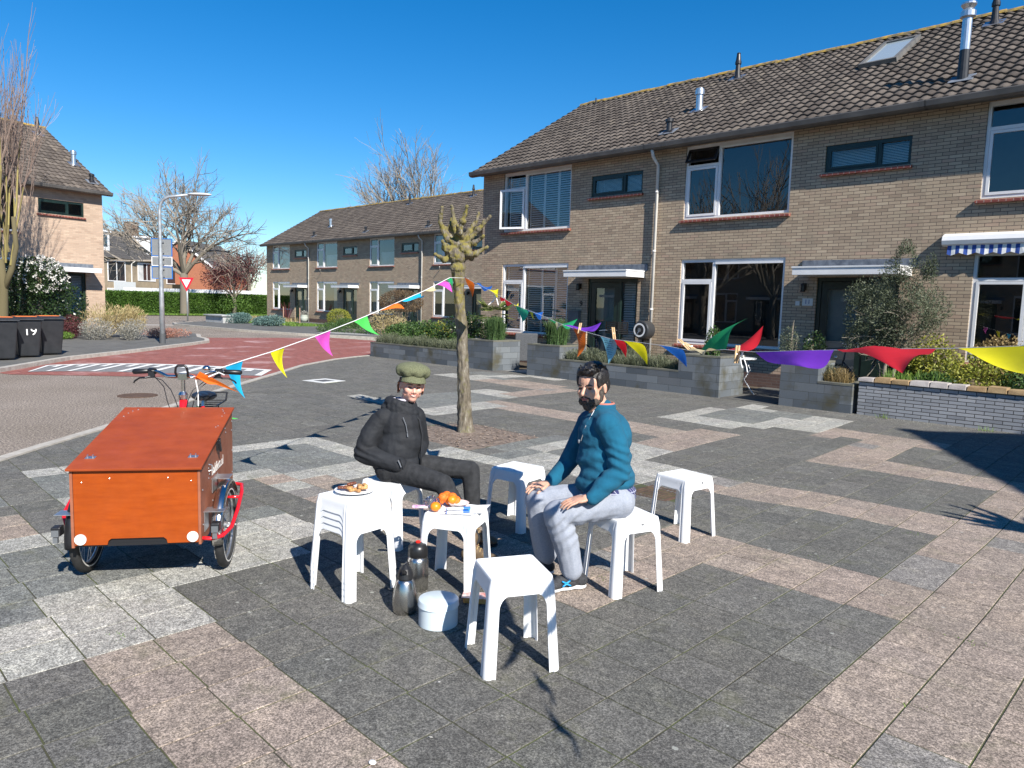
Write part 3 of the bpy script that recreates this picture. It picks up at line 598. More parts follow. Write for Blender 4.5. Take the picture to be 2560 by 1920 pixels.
    if awning:
        a = MB(); a.prism([(-.5, 0, 2.92), (-.5, -.10, 2.92), (-.5, -.16, 2.95), (-.5, -.18, 3.02), (-.5, -.15, 3.10), (-.5, -.02, 3.15), (-.5, 0, 3.15)], (3.9, 0, 0)); A = a.build('awning', WHITE, H)
        v = MB(); N = 60
        for k in range(N):
            xa = -.41+k*.065*1.0; xb = xa+.065; v.mi = (k//1) % 2
            za = 2.775-.022*math.sin((k % 4)/4*2*PI)*1; zb_ = 2.775-.022*math.sin(((k+1) % 4)/4*2*PI)
            ya = -.135+.008*math.sin(k*1.3); yb2 = -.135+.008*math.sin((k+1)*1.3)
            v.add([(xa, -.12, 2.94), (xb, -.12, 2.94), (xb, yb2, zb_), (xa, ya, za)], [(0, 3, 2, 1)])
        v.build('valance', [mat('awning_blue', (.03, .08, .33), rough=.8), mat('awning_white', (.78, .78, .76), rough=.8)], A)
    return H
GR = 'terraced brick houses facing the square'
rc = dict(low_sill=True)
row_house('corner brick house with white louvred shutters in its windows, behind the rosemary planters', GR, (-15.57, 15.2, 0), 0, up='shutter', low='shutter', small='blind', gl=True, gr=False, pipe=5.32, openlow=True, seed=1, rod=True, oh_l=.15, number='', mail=True, x1=5.15)
row_house('brick house with number 11 plate, dark bare windows and a skylight in the roof', GR, (-9.54, 15.2, 0), 0, up='none', low='none', small='blind', pipe=None, opentop=True, seed=2, number='11', doorkind=2, vents=('tall', 'ridge'), sky=(2.85, 3.65, 2.42, 3.9))
row_house('brick house with striped blue and white awning at the right edge', GR, (-3.51, 15.2, 0), 0, up='none', low='none', small='blind', seed=3, awning=True, doorkind=2, gr=True, oh_r=.1)
al = MB(); al.lathe([(.0, 0), (.09, .01), (.10, .05), (.10, .09), (.06, .12)], (0, 0, 0), 16); 
G2 = 'terraced brick houses across the road'
labs = ['far end house of the row across the road, pale pot beside its door', 'second house of the row across the road, dark ball shrub before its door', 'third house of the row across the road, brown domed shrub before its window', 'house of the row across the road partly hidden by the pollarded trunk']
for k in range(4):
    ox = -50.66+6.19*k
    h = row_house(labs[k], G2, (ox, 26, 0), 0, x1=5.31, up=['blind', 'half', 'half', 'curtain'][k], low=['none', 'curtain', 'blind', 'none'][k], small='none', gl=(k == 0), gr=(k == 3), pipe=5.25 if k in (0, 2) else None, seed=20+k, doorkind=2 if k else 1,
                  vents=[('blk', 'alu'), ('blk', 'ridge'), ('blk', 'ridge'), ('ridge',)][k], oh_l=.2 if k == 0 else 0, flag_holder=k in (1, 3))
# pale corner house on the left, turned to face the road
th = math.radians(102); dv = np.array((-math.sin(math.radians(12)), math.cos(math.radians(12))))
o0 = np.array((-31.73, 9.26))-dv*5.54
row_house('pale brick corner house on the left beside the white flowering bush', 'pale brick houses on the left', (*o0, 0), th, x1=5.54, up='none', low='curtain', small='none', gr=True, brick=BR2, seed=31, doorkind=1, oh_r=.2, vents=('alu', 'blk', 'ridge'))
o1 = o0-dv*6.42
row_house('pale brick house at the left edge behind the tall upright tree', 'pale brick houses on the left', (*o1, 0), th, x1=5.54, up='none', low='curtain', small='none', gl=True, brick=BR2, seed=32, vents=('blk',))
# the house whose gable shades the right of the square, and the row that the windows mirror: outside the frame
row_house('brick house beyond the right edge that throws the gable shadow', 'brick houses outside the view', (8.3, 3.75, 0), 0, gl=True, gr=True, up='none', low='none', small='none', seed=40)
for k in range(5):
    row_house('brick house of the row behind the viewer, %s' % ['nearest its right end', 'second from its right end', 'in its middle', 'second from its left end', 'at its left end'][k], 'brick houses outside the view', (-6.0-6.03*k, -15.0, 0), PI, up='none', low='none', small='none', gl=(k == 0), gr=(k == 4), seed=50+k, vents=())

def far_buildings():
    # long house behind the hedge
    a = math.radians(35); d = np.array((-math.sin(a), math.cos(a))); rz = PI/2+a
    P = np.array((-84.3, 24.7))-d*3
    h = empty('far_house', (*P, 0), rz, 'far brick house with dormer and balcony beyond the hedge, left of the lamp post', 'house', 'houses beyond the hedge')
    W = 18.5; mb = MB()
    for x0, x1, z0, z1 in ((0, 2.6, -.1, 2.4), (0, 2.6, 5.2, 5.5), (2.6, 5.9, -.1, 5.5), (7.4, 10.4, -.1, 2.4), (5.9, 7.4, -.1, 5.5)): mb.box(x0, x1, 0, 8, z0, z1)
    mb = MB(); mb.box(0, W, 0, 8.5, -.1, 5.5); mb.build('wall', mat('far_brick', (.25, .20, .14), (.36, .29, .20), ns=1, rough=.9), h)
    r = MB(); r.prism([(-.2, -.5, 5.35), (-.2, 4.3, 8.7), (-.2, 9.0, 5.35)], (W-.4, 0, 0)); r = r.build('roof', brickmat('far_roof', [(.075, .07, .062), (.12, .11, .10)], (.045, .04, .04), bw=.3, bh=.25, mw=.05, axes='xz', bump=.6), h)
    for x in (3.2, 12.9): c = MB(); c.box(x-.6, x+.6, 3.8, 4.8, 7.9, 9.9); c.box(x-.7, x+.7, 3.7, 4.9, 9.9, 10.0); c.build('chimney', mat('chimney_brick', (.16, .10, .06), (.23, .14, .09), ns=2, rough=.9), r)
    for x in (3.6, 11.6): dm = MB(); dm.box(x-.9, x+.9, .6, 3, 6.1, 8.0); dm.box(x-1.1, x+1.1, .5, 3, 8.0, 8.2); dm = dm.build('dormer', WHITE, r); q = MB(); q.box(x-.55, x+.55, .57, .6, 6.5, 7.7); q.build('pane', GLASS, dm)
    for x0, x1, z0, z1, rail in ((3.3, 6.0, 2.9, 5.1, 1), (8.0, 11.0, 3.1, 5.1, 0), (13.0, 17.2, 2.9, 5.1, 1), (3.2, 6.0, .6, 2.2, 0), (9.0, 11.4, .6, 1.9, 0)):
        w = MB(); t = .1; w.box(x0, x1, -.06, -.002, z1-t, z1); w.box(x0, x1, -.06, -.002, z0, z0+t); w.box(x0, x0+t, -.06, -.002, z0+t, z1-t); w.box(x1-t, x1, -.06, -.002, z0+t, z1-t); w.box((x0+x1)/2-.04, (x0+x1)/2+.04, -.06, -.002, z0+t, z1-t)
        w = w.build('window', WHITE, h); q = MB(); q.box(x0+t, x1-t, -.03, -.025, z0+t, z1-t); q.build('pane', mat('far_glass', (.02, .025, .03), rough=.05, ior=1.8), w)
        if rail:
            b = MB(); b.box(x0-.3, x1+.3, -1.0, -.95, 1.9, 2.9) ; b.box(x0-.3, x1+.3, -.95, -.01, 1.8, 1.9)
            b.build('balcony', mat('balcony_white', (.6, .62, .62), rough=.5) if x0 < 10 else GREENP, h)
        else:
            for s in ((x0+t+.05, x0+t+.8), (x1-t-.8, x1-t-.05)): c = MB(); c.box(s[0], s[1], -.045, -.035, z0+t, z1-t); c.build('curtain', CURT, w)
    p = MB(); p.tube([(7.2, -.5, 5.3), (6.9, -.1, 4.9), (6.9, -.1, 0)], .07, 8); p.build('downpipe', PIPEW, h)
    # orange gable
    Q = np.array((-90.6, 34.5)); h = empty('gable_house', (*Q, 0), math.radians(40), 'orange brick gable house with white roof edge, right of the bare tree trunk', 'house', 'houses beyond the hedge')
    w = MB(); w.prism([(-3.6, 0, -.1), (4.2, 0, -.1), (4.2, 0, 5.0), (0.2, 0, 8.0), (-3.6, 0, 5.0)], (0, 10, 0)); w.build('wall', BR3, h)
    r = MB(); r.prism([(.2, -.3, 8.25), (4.6, -.3, 4.95), (4.6, -.3, 4.7), (.2, -.3, 8.0)], (0, 10.5, 0)); r.prism([(.2, -.3, 8.25), (-4, -.3, 4.95), (-4, -.3, 4.7), (.2, -.3, 8.0)], (0, 10.5, 0)); R = r.build('roof', mat('far_roof_plain', (.06, .058, .055), (.09, .085, .08), ns=3, rough=.9), h)
    v = MB()
    for s in (1, -1): v.prism([(.2, -.34, 8.28), (.2+s*4.5, -.34, 4.98), (.2+s*4.5, -.34, 4.7), (.2, -.34, 8.0)], (0, -.05, 0))
    v.build('verge_board', WHITE, R)
    # low garages with a white roof edge
    g = empty('garage_row', (-77.5, 24.6, 0), math.radians(32)-PI/2*0+0, 'long low garages with a white roof edge behind the hedge', 'garage'); g.rotation_euler = (0, 0, math.atan2(33.42-27.55, -66.43+75.24))
    w = MB(); w.box(0, 17, 0, 5, -.1, 1.9); w.build('wall', mat('garage_brick', (.3, .25, .2), (.38, .32, .26), ns=1.5, rough=.9), g); w = MB(); w.box(-.2, 17.2, -.25, 5.2, 1.9, 2.25); w.build('roof_edge', WHITE, g)
    # distant white-windowed house
    g = empty('distant_house', (-88, 52, 0), math.radians(35), 'distant house with white dormer windows behind the dark red tree', 'house', 'houses beyond the hedge')
    w = MB(); w.box(0, 15, 0, 8, -.1, 3.4); w.build('wall', mat('far_wall_pale', (.16, .12, .09), (.22, .17, .13), ns=1, rough=.9), g)
    r = MB(); r.prism([(-.2, -.4, 3.3), (-.2, 4, 6.6), (-.2, 8.4, 3.3)], (15.4, 0, 0)); r = r.build('roof', mat('far_roof_red', (.13, .07, .05), (.18, .10, .07), ns=3, rough=.9), g)
    for x in (3, 8, 12.5):
        dm = MB(); dm.box(x-1, x+1, .3, 3, 3.9, 5.5); dm = dm.build('dormer', WHITE, r); q = MB()
        for s in (-.5, .45): q.box(x+s-.35, x+s+.35, .27, .3, 4.2, 5.2)
        q.build('pane', mat('far_glass', (0, 0, 0)), dm)
    for x in (2, 6, 10, 13): w = MB(); w.box(x-.7, x+.7, -.05, -.002, 1.2, 2.8); w.build('window', WHITE, g)
far_buildings()
# ------------------------------------------------------------------ plants
def rvec(rs, n):
    v = rs.normal(size=(n, 3)); return v/np.linalg.norm(v, axis=1, keepdims=True)
def quads_from(P, D, S, L, W, fold=0):
    """leaf rhombs: base P, direction D, side S"""
    L = np.asarray(L).reshape(-1, 1); W = np.asarray(W).reshape(-1, 1)
    a = P; b = P+D*L*.45+S*W/2; c = P+D*L; d = P+D*L*.45-S*W/2
    V = np.stack([a, b, c, d], 1).reshape(-1, 3); n = len(P)
    return V, np.arange(4*n).reshape(-1, 4)
def leafpts(rs, ells, n, surf=.5, hole=.0, hs=3.0):
    vol = np.array([e[3]*e[4]*e[5] for e in ells])**.7; vol /= vol.sum(); out = []; nrm = []
    while sum(len(o) for o in out) < n:
        k = rs.choice(len(ells), p=vol); m = 400; d = rvec(rs, m); r = rs.random(m)**(surf/1.5)
        e = ells[k]; q = d*r[:, None]*np.array(e[3:6])+np.array(e[:3])
        if hole:
            v = np.array([noise.noise(Vector(p)*hs) for p in q]); keep = v > -hole*(.2+.6*r)+.0+(hole-.5)*.5; q = q[keep]; d = d[keep]
        out.append(q); nrm.append(d)
    return np.concatenate(out)[:n], np.concatenate(nrm)[:n]
def leafcloud(name, m, parent, ells, n, L, W, seed=1, surf=.5, hole=0, hs=3, up=0., outw=.7, zmin=None):
    rs = np.random.RandomState(seed); P, N = leafpts(rs, ells, n, surf, hole, hs)
    if zmin is not None: P[:, 2] = np.maximum(P[:, 2], zmin+rs.random(len(P))*.03)
    D = rvec(rs, n)+N*outw+np.array((0, 0, up)); D /= np.linalg.norm(D, axis=1, keepdims=True)
    S = np.cross(D, rvec(rs, n)); S /= np.linalg.norm(S, axis=1, keepdims=True)+1e-9
    sc = rs.uniform(.6, 1.25, n); V, F = quads_from(P, D, S, L*sc, W*sc)
    cl = np.array([noise.noise(Vector(p)*2.3) for p in P]); rnd = np.clip(.5+rs.normal(size=n)*.2+cl*.35, 0, 1)
    return fast(name, V, F, [m], parent, rnd=rnd)
def blades(name, m, parent, bases, hts, W, lean=.3, seed=1, curve=.4, seg=3):
    rs = np.random.RandomState(seed); B = np.array(bases, float); n = len(B); H = np.array(hts)*rs.uniform(.7, 1.1, n)
    a = rs.uniform(0, 2*PI, n); l = rs.random(n)*lean; dx = np.stack([np.cos(a), np.sin(a), np.zeros(n)], 1)
    S = np.stack([-np.sin(a+rs.normal(size=n)), np.cos(a), np.zeros(n)], 1); V = []; F = []
    for k in range(seg+1):
        t = k/seg; c = B+dx*(l*t+curve*l*t*t)[:, None]*H[:, None]+np.array((0, 0, 1))*(H*t*(1-.25*l*t))[:, None]
        w = W*(1-t*.85)/2; V.append(c+S*w); V.append(c-S*w)
    V = np.stack(V, 1).reshape(-1, 3); q = 2*(seg+1); F = np.array([[i*q+2*k, i*q+2*k+1, i*q+2*k+3, i*q+2*k+2] for i in range(n) for k in range(seg)])
    rnd = np.repeat(np.clip(rs.normal(.5, .22, n), 0, 1), seg)
    return fast(name, V, F, [m], parent, rnd=rnd)
def twigmesh(name, m, parent, segs, sides=3, smooth=False):
    """segs: list of (p0, p1, r0, r1)"""
    S = np.array([(*a, *b, r, q) for a, b, r, q in segs], float); A, Bp, r0, r1 = S[:, :3], S[:, 3:6], S[:, 6], S[:, 7]
    T = Bp-A; T /= np.linalg.norm(T, axis=1, keepdims=True)+1e-9; ref = np.where(np.abs(T[:, 2:3]) > .9, np.array([[1., 0, 0]]), np.array([[0, 0, 1.]]))
    U = np.cross(T, ref); U /= np.linalg.norm(U, axis=1, keepdims=True)+1e-9; W = np.cross(T, U); V = []
    for P, r in ((A, r0), (Bp, r1)):
        for k in range(sides):
            c, s = math.cos(2*PI*k/sides), math.sin(2*PI*k/sides); V.append(P+(U*c+W*s)*r[:, None])
    V = np.stack(V, 1).reshape(-1, 3); n = len(S); q = 2*sides
    F = np.array([[i*q+k, i*q+(k+1) % sides, i*q+sides+(k+1) % sides, i*q+sides+k] for i in range(n) for k in range(sides)])
    rs = np.random.RandomState(1); return fast(name, V, F, [m], parent, rnd=np.repeat(rs.random(n), sides), smooth=smooth)
def grow(rng, segs, p, d, L, r, lev, maxlev, kids, upb=.08, ang=(25, 55), shr=.68, wob=.16, thin=None, rmin=.006):
    n = 3 if lev < maxlev else 2; pts = [p]; dd = d.copy()
    for k in range(n):
        dd = dd+np.array([rng.gauss(0, wob) for _ in range(3)])+np.array((0, 0, upb)); dd /= np.linalg.norm(dd)
        q = pts[-1]+dd*L/n; ra = max(r*(1-.45*k/n), rmin); rb = max(r*(1-.45*(k+1)/n), rmin)
        (thin if (thin is not None and lev >= 2) else segs).append((pts[-1], q, ra, rb)); pts.append(q)
    if lev >= maxlev: return
    for c in range(kids[lev]):
        t = 1.0 if c == 0 else rng.uniform(.35, 1.0); i = min(int(t*n), n-1); bp = pts[i]+(pts[i+1]-pts[i])*(t*n-i if t < 1 else 1)
        a = math.radians(rng.uniform(*ang))*(0.35 if c == 0 else 1); ax = np.array([rng.gauss(0, 1) for _ in range(3)]); ax -= dd*(ax@dd); ax /= np.linalg.norm(ax)+1e-9
        nd = dd*math.cos(a)+ax*math.sin(a)
        grow(rng, segs, bp, nd, L*shr*rng.uniform(.75, 1.15), r*(.62 if c == 0 else .5), lev+1, maxlev, kids, upb, ang, shr, wob, thin, rmin)
BARKG = attmat('bark_far', [(0, (.15, .13, .10)), (1, (.24, .215, .17))], rough=.95)
TWIG = attmat('twigs_far', [(0, (.18, .155, .13)), (1, (.32, .28, .23))], rough=.95)
TWIGR = attmat('twigs_red', [(0, (.22, .16, .13)), (1, (.34, .25, .20))], rough=.95)
def bare_tree(label, base, trunk, L0, r0, seed, kids=(6, 4, 4, 4, 3), group=None, twig=None, bark=None, ang=(25, 60), shr=.68, upb=.06, rmin=.012, lean=(0, 0), name='bare_tree'):
    t = empty(name, base, 0, label, 'tree', group); rng = random.Random(seed); tk = []; th_ = []
    top = np.array((lean[0], lean[1], trunk)); mid = top*.5+np.array((rng.uniform(-.1, .1), rng.uniform(-.1, .1), 0))
    mb = MB(); mb.tube([(0, 0, -.1), (0, 0, .25), mid, top], [r0*1.5, r0*1.12, r0, r0*.9], 12)
    mb.build('trunk', bark or BARKG, t, smooth=True)
    for k in range(kids[0]):
        a = 2*PI*k/kids[0]+rng.uniform(-.4, .4); el = math.radians(rng.uniform(35, 75)) if k else math.radians(86)
        d = np.array((math.cos(a)*math.cos(el), math.sin(a)*math.cos(el), math.sin(el)))
        grow(rng, tk, top-np.array((0, 0, rng.uniform(0, trunk*.12))), d, L0*rng.uniform(.85, 1.1), r0*.55, 1, len(kids), (0,)+tuple(kids[1:]), upb, ang, shr, .14, th_, rmin)
    twigmesh('limbs', bark or BARKG, t, tk, 6, True); twigmesh('twigs', twig or TWIG, t, th_, 3)
    return t
def shrub(name, label, cat, base, ells, n, L, W, m, seed=1, group=None, stem=None, **kw):
    t = empty(name, base, 0, label, cat, group); leafcloud('foliage', m, t, ells, n, L, W, seed, **kw)
    rng = random.Random(seed); segs = []
    top = max(e[2] for e in ells)
    for k in range(7):
        e = ells[k % len(ells)]; p = np.array((rng.uniform(-.05, .05), rng.uniform(-.05, .05), 0)); q = np.array((e[0]+rng.uniform(-.5, .5)*e[3], e[1]+rng.uniform(-.5, .5)*e[4], e[2]+rng.uniform(0, .5)*e[5]))
        mid = (p+q)/2+np.array([rng.uniform(-.05, .05) for _ in range(3)]); segs += [(p, mid, .018, .012), (mid, q, .012, .005)]
    twigmesh('stems', stem or BARKG, t, segs, 5, True); return t
def lm(name, a, b, c=None, trans=.25, rough=.6):
    return attmat(name, [(0, a), (.5, b), (1, c or tuple(x*1.5 for x in b))], rough=rough, trans=trans)
L_LAV = lm('leaf_lavender', (.06, .075, .04), (.13, .15, .085), (.24, .25, .17)); L_ROS = lm('leaf_rosemary', (.025, .055, .018), (.06, .12, .035), (.12, .20, .06))
L_OLI = lm('leaf_olive', (.035, .05, .025), (.09, .11, .06), (.24, .27, .18)); L_YEL = lm('leaf_yellow_green', (.09, .12, .015), (.24, .26, .03), (.42, .40, .07))
L_GRN = lm('leaf_green', (.02, .05, .012), (.05, .11, .022), (.12, .20, .05)); L_DRK = lm('leaf_dark', (.012, .028, .010), (.03, .06, .018), (.07, .12, .04), rough=.35)
L_HDG = lm('leaf_hedge', (.035, .08, .012), (.08, .17, .022), (.16, .27, .05)); L_RST = lm('leaf_rust', (.14, .10, .04), (.28, .20, .08), (.40, .30, .14)); L_RED = lm('leaf_dark_red', (.06, .018, .022), (.13, .035, .04), (.22, .07, .07))
L_BLU = lm('leaf_juniper', (.05, .10, .09), (.12, .21, .19), (.22, .32, .29)); L_GRY = lm('leaf_grey', (.16, .16, .13), (.32, .31, .27), (.5, .48, .44)); L_DRY = lm('leaf_dry', (.25, .18, .08), (.45, .36, .17), (.6, .52, .28))
L_BRN = lm('leaf_brown', (.08, .05, .03), (.15, .10, .055), (.24, .17, .09)); L_FLW = lm('petal_white', (.55, .52, .45), (.75, .73, .68), (.85, .84, .82)); L_GRS = lm('leaf_grass', (.06, .12, .015), (.12, .22, .03), (.22, .33, .06))
L_PNK = lm('leaf_heather', (.25, .10, .07), (.38, .17, .12), (.5, .28, .2)); L_PALM = lm('leaf_palm', (.05, .09, .02), (.12, .17, .04), (.3, .3, .09))

# planters of stacked concrete blocks along the gardens
def planters():
    BL = brickmat('planter_blocks', [(.085, .10, .115), (.15, .17, .19), (.20, .22, .235), (.11, .125, .14), (.17, .18, .19)], (.05, .055, .055), bw=.52, bh=.15, mw=.007, rough=.8, bump=.35, grime=((.075, .07, .045), 1.8, .52, .7))
    CAPM = mat('planter_top', (.10, .10, .09), (.17, .165, .12), ns=3, rough=.9, bump=.4)
    SOIL = mat('planter_soil', (.035, .025, .018), (.07, .05, .035), ns=12, rough=1, bump=.8, bs=40)
    Y = 12.5
    def planter(label, parts, loc, grp='low concrete block planters at the garden edge'):
        t = empty('planter', loc, 0, label, 'planter', grp)
        w = MB(); c = MB(); s = MB()
        for x0, x1, d, h in parts:
            w.box(x0, x1, 0, .12, -.02, h-.035); w.box(x0, x1, d-.12, d, -.02, h-.035); w.box(x0, x0+.12, .12, d-.12, -.02, h-.035); w.box(x1-.12, x1, .12, d-.12, -.02, h-.035)
            c.box(x0-.004, x1+.004, -.004, .124, h-.035, h); c.box(x0-.004, x1+.004, d-.124, d+.004, h-.035, h); c.box(x0-.004, x0+.124, .124, d-.124, h-.035, h); c.box(x1-.124, x1+.004, .124, d-.124, h-.035, h)
            s.box(x0+.12, x1-.12, .12, d-.12, 0, h-.08)
        w.build('block_wall', BL, t); c.build('rim', CAPM, t); s.build('soil', SOIL, t)
    planter('long low block planter of lavender left of the gap, tall block at its right end', [(-4.3, 0, .55, .44), (.002, .95, .95, .76)], (-13.95, Y-.05, 0))
    planter('block planter with tall left block and a still taller block at its right end', [(0, 1.0, .95, .76), (1.002, 4.1, .55, .46), (4.102, 5.0, .95, .79)], (-11.88, Y, 0))
    planter('dark block planter with heather between the dark path and the white brick wall', [(0, .66, .7, .83), (.662, 1.24, .7, .50)], (-5.70, Y, 0))
    # garden wall of pale grey bricks with rough coping stones
    GB = brickmat('grey_wall_brick', [(.26, .27, .29), (.38, .39, .41), (.33, .34, .36), (.44, .445, .46)], (.05, .05, .05), bw=.24, bh=.055, mw=.011, rough=.85, bump=.8)
    t = empty('garden_wall', (-4.38, Y+.05, 0), 0, 'low wall of thin pale grey bricks with rough brown coping stones', 'wall')
    w = MB(); w.box(0, 7.5, 0, .2, -.02, .56); w.build('brickwork', GB, t)
    rng = random.Random(4); x = -.02; k = 0
    C1 = mat('coping_brown', (.24, .15, .07), (.36, .25, .13), ns=6, rough=.9, bump=.6); C2 = mat('coping_grey', (.34, .30, .28), (.46, .42, .39), ns=6, rough=.9, bump=.6)
    st = ['g', 'b', 'b', 'g', 'g', 'g', 'b', 'b', 'b', 'g', 'g', 'b', 'b', 'g', 'b', 'g', 'b', 'b', 'g', 'g', 'b', 'g', 'b', 'b', 'g', 'b', 'g', 'b', 'g']
    for q in st:
        L = rng.uniform(.24, .29); m = MB(); h = .075+rng.uniform(-.01, .012); m.prism([(x+.004, -.03, .562), (x+L-.004, -.035, .562), (x+L-.01, .0+rng.uniform(-.03, .0), .562+h), (x+.012, rng.uniform(-.03, 0), .562+h+rng.uniform(-.01, .01))], (0, .24, 0)); m.build('coping_stone', C1 if q == 'b' else C2, t, bevel=.006); x += L
        if x > 7.4: break
planters()

def garden():
    rs = np.random.RandomState(7); GL = 'lavender plants in the low planters'
    def lav(x, y, z, r, h, seed, label, m=L_LAV, grp=GL, name='lavender', n=520):
        t = empty(name, (x, y, z), 0, label, 'plant', grp); q = np.random.RandomState(seed)
        a = q.uniform(0, 2*PI, n); rr = r*np.sqrt(q.random(n)); B = np.stack([rr*np.cos(a), rr*np.sin(a)*.75, np.zeros(n)], 1)
        blades('foliage', m, t, B, np.full(n, h)*(1-.35*(rr/r)**2), .011, .55, seed, .5)
        leafcloud('leaves', m, t, [(0, 0, h*.42, r, r*.75, h*.48)], int(n*1.4), .05, .011, seed, surf=.6, up=.8)
    OR = ['first', 'second', 'third', 'fourth', 'fifth', 'sixth', 'seventh', 'eighth', 'ninth']
    for k in range(9): lav(-17.95+k*.46, 12.74, .36, .27, .38+.04*math.sin(k*2), 100+k, 'lavender tuft in the long low planter left of the gap, %s from the left' % OR[k])
    for k in range(7): lav(-10.62+k*.44, 12.80, .38, .26, .36+.05*math.sin(k*1.7), 120+k, 'lavender tuft in the low planter behind the bearded man, %s from the left' % OR[k], grp='lavender plants behind the bearded man')
    def rosemary(x, y, z, r, h, seed, label):
        t = empty('rosemary', (x, y, z), 0, label, 'plant', 'rosemary bushes in the tall planter blocks'); q = np.random.RandomState(seed); n = 900
        a = q.uniform(0, 2*PI, n); rr = r*.75*np.sqrt(q.random(n)); B = np.stack([rr*np.cos(a), rr*np.sin(a), q.uniform(0, .25, n)*h], 1)
        blades('stems', L_ROS, t, B, np.full(n, h*.8), .022, .3, seed, .3)
        leafcloud('foliage', L_ROS, t, [(0, 0, h*.42, r, r, h*.46), (r*.1, 0, h*.7, r*.7, r*.7, h*.3)], 6500, .05, .009, seed, surf=.7, up=1.1)
    rosemary(-13.45, 12.95, .68, .30, .66, 3, 'bushy rosemary in the tall block left of the garden gap'); rosemary(-11.4, 12.98, .68, .31, .66, 4, 'bushy rosemary in the tall block right of the garden gap')
    # palm behind the left rosemary
    t = empty('fan_palm', (-14.35, 13.75, 0), 0, 'small fan palm behind the left rosemary', 'palm'); mb = MB(); mb.tube([(0, 0, 0), (0, 0, 1.35)], [.09, .07], 8); mb.build('trunk', mat('palm_trunk', (.10, .07, .04), (.2, .15, .09), ns=20, rough=1, bump=.8), t)
    P = []; D = []; Ln = []; rng = random.Random(3)
    for f in range(13):
        a = 2*PI*f/13+rng.uniform(-.2, .2); el = rng.uniform(-.2, 1.1); dr = np.array((math.cos(a)*math.cos(el), math.sin(a)*math.cos(el), math.sin(el))); hub = np.array((0, 0, 1.35))+dr*.28; side = np.cross(dr, (0, 0, 1)); side /= np.linalg.norm(side)
        for k in range(17): b = (k-8)/8*1.25; P.append(hub); D.append(dr*math.cos(b)+side*math.sin(b)+np.array((0, 0, -.12))); Ln.append(.38*(1-.25*abs(b)))
    P = np.array(P); D = np.array(D); D /= np.linalg.norm(D, axis=1, keepdims=True); S = np.cross(D, rvec(rs, len(D))); S /= np.linalg.norm(S, axis=1, keepdims=True); V, F = quads_from(P, D, S, np.array(Ln), np.full(len(P), .03)); fast('fronds', V, F, [L_PALM], t, rnd=rs.random(len(P)))
    E = lambda *a: [tuple(a)]
    G1 = 'garden shrubs behind the long planter'
    for (x, y, rx, rz, m, lb, sd) in ((-17.7, 14.1, .62, .62, L_GRN, 'green shrub behind the left end of the long planter', 1), (-18.9, 15.6, .55, .58, L_YEL, 'yellow green variegated shrub behind the lavender', 2), (-16.6, 14.3, .5, .72, L_DRK, 'dark glossy shrub under the window across the garden', 3),
        (-15.5, 14.0, .48, .78, L_DRK, 'dark shrub just left of the fan palm', 4), (-19.9, 14.6, .5, .5, L_GRN, 'low green shrub at the road end of the garden', 5), (-15.1, 13.2, .4, .5, L_GRN, 'small green bush behind the tree trunk', 6)):
        shrub('garden_shrub', lb, 'shrub', (x, y, 0), [(0, 0, rz*.8, rx, rx, rz), (rx*.5, .1, rz*.6, rx*.6, rx*.6, rz*.6), (-rx*.5, -.1, rz*.5, rx*.6, rx*.6, rz*.5)], 3200, .085, .045, m, sd, G1, surf=.6, hole=.15)
    shrub('garden_shrub', 'ochre twiggy shrub bent over the pavement of the house row', 'shrub', (-27.1, 19.3, 0), [(0, 0, .65, .8, .7, .65), (.6, .3, .5, .6, .5, .5)], 3200, .10, .02, L_DRY, 12, surf=.7, up=.6, stem=TWIG)
    shrub('garden_shrub', 'low dark green shrub at the foot of the ochre shrub', 'shrub', (-28.6, 19.6, 0), [(0, 0, .3, .9, .6, .35), (-1.2, -.4, .28, .9, .5, .32), (-2.4, -.8, .25, .8, .5, .3)], 3800, .07, .035, L_GRN, 13, surf=.5)
    shrub('garden_shrub', 'green low shrub right of the ochre shrub near the long planter', 'shrub', (-24.6, 18.6, 0), [(0, 0, .4, 1.0, .6, .42), (1.3, -.6, .42, .9, .6, .45)], 3800, .07, .04, L_GRN, 14, surf=.5)
    shrub('ball_shrub', 'clipped round yellow green shrub before the second far house', 'shrub', (-38.5, 24.0, 0), [(0, 0, .55, .72, .72, .56)], 5000, .06, .035, L_YEL, 15, surf=.2)
    shrub('garden_shrub', 'wide low hedge plant beside the clipped round shrub', 'shrub', (-36.2, 22.9, 0), [(0, 0, .3, 1.2, .5, .33), (1.6, -.8, .3, 1.0, .5, .33)], 4000, .06, .035, L_GRN, 16, surf=.4)
    # brown domed shrub on a short trunk
    t = empty('dome_tree', (-27.2, 20.2, 0), 0, 'brown clipped dome on a short trunk before the third far house', 'tree'); segs = []; rng = random.Random(9)
    for k in range(9): a = rng.uniform(0, 2*PI); p = np.array((.05*math.cos(a), .05*math.sin(a), 0)); q = np.array((.35*math.cos(a), .35*math.sin(a), 1.25)); segs.append((p, q, .035, .02))
    twigmesh('trunk', BARKG, t, segs, 6, True); leafcloud('crown', L_BRN, t, [(0, 0, 1.62, .98, .98, .52)], 7000, .10, .018, 5, surf=.25, outw=1.2, zmin=1.25)
    # junipers and concrete edging across the road
    for (x, y, r, h, lb) in ((-42.1, 19.3, 1.0, .66, 'blue grey juniper beside the concrete trough across the road'), (-38.4, 19.4, 1.1, .62, 'blue grey juniper nearest the speed table across the road')):
        shrub('juniper', lb, 'shrub', (x, y, 0), [(0, 0, h*.5, r, r*.7, h*.5), (r*.4, .2, h*.7, r*.5, r*.5, h*.4), (-r*.5, -.1, h*.5, r*.5, r*.4, h*.4)], 4500, .10, .04, L_BLU, int(x) % 7+20, 'junipers across the road', surf=.45)
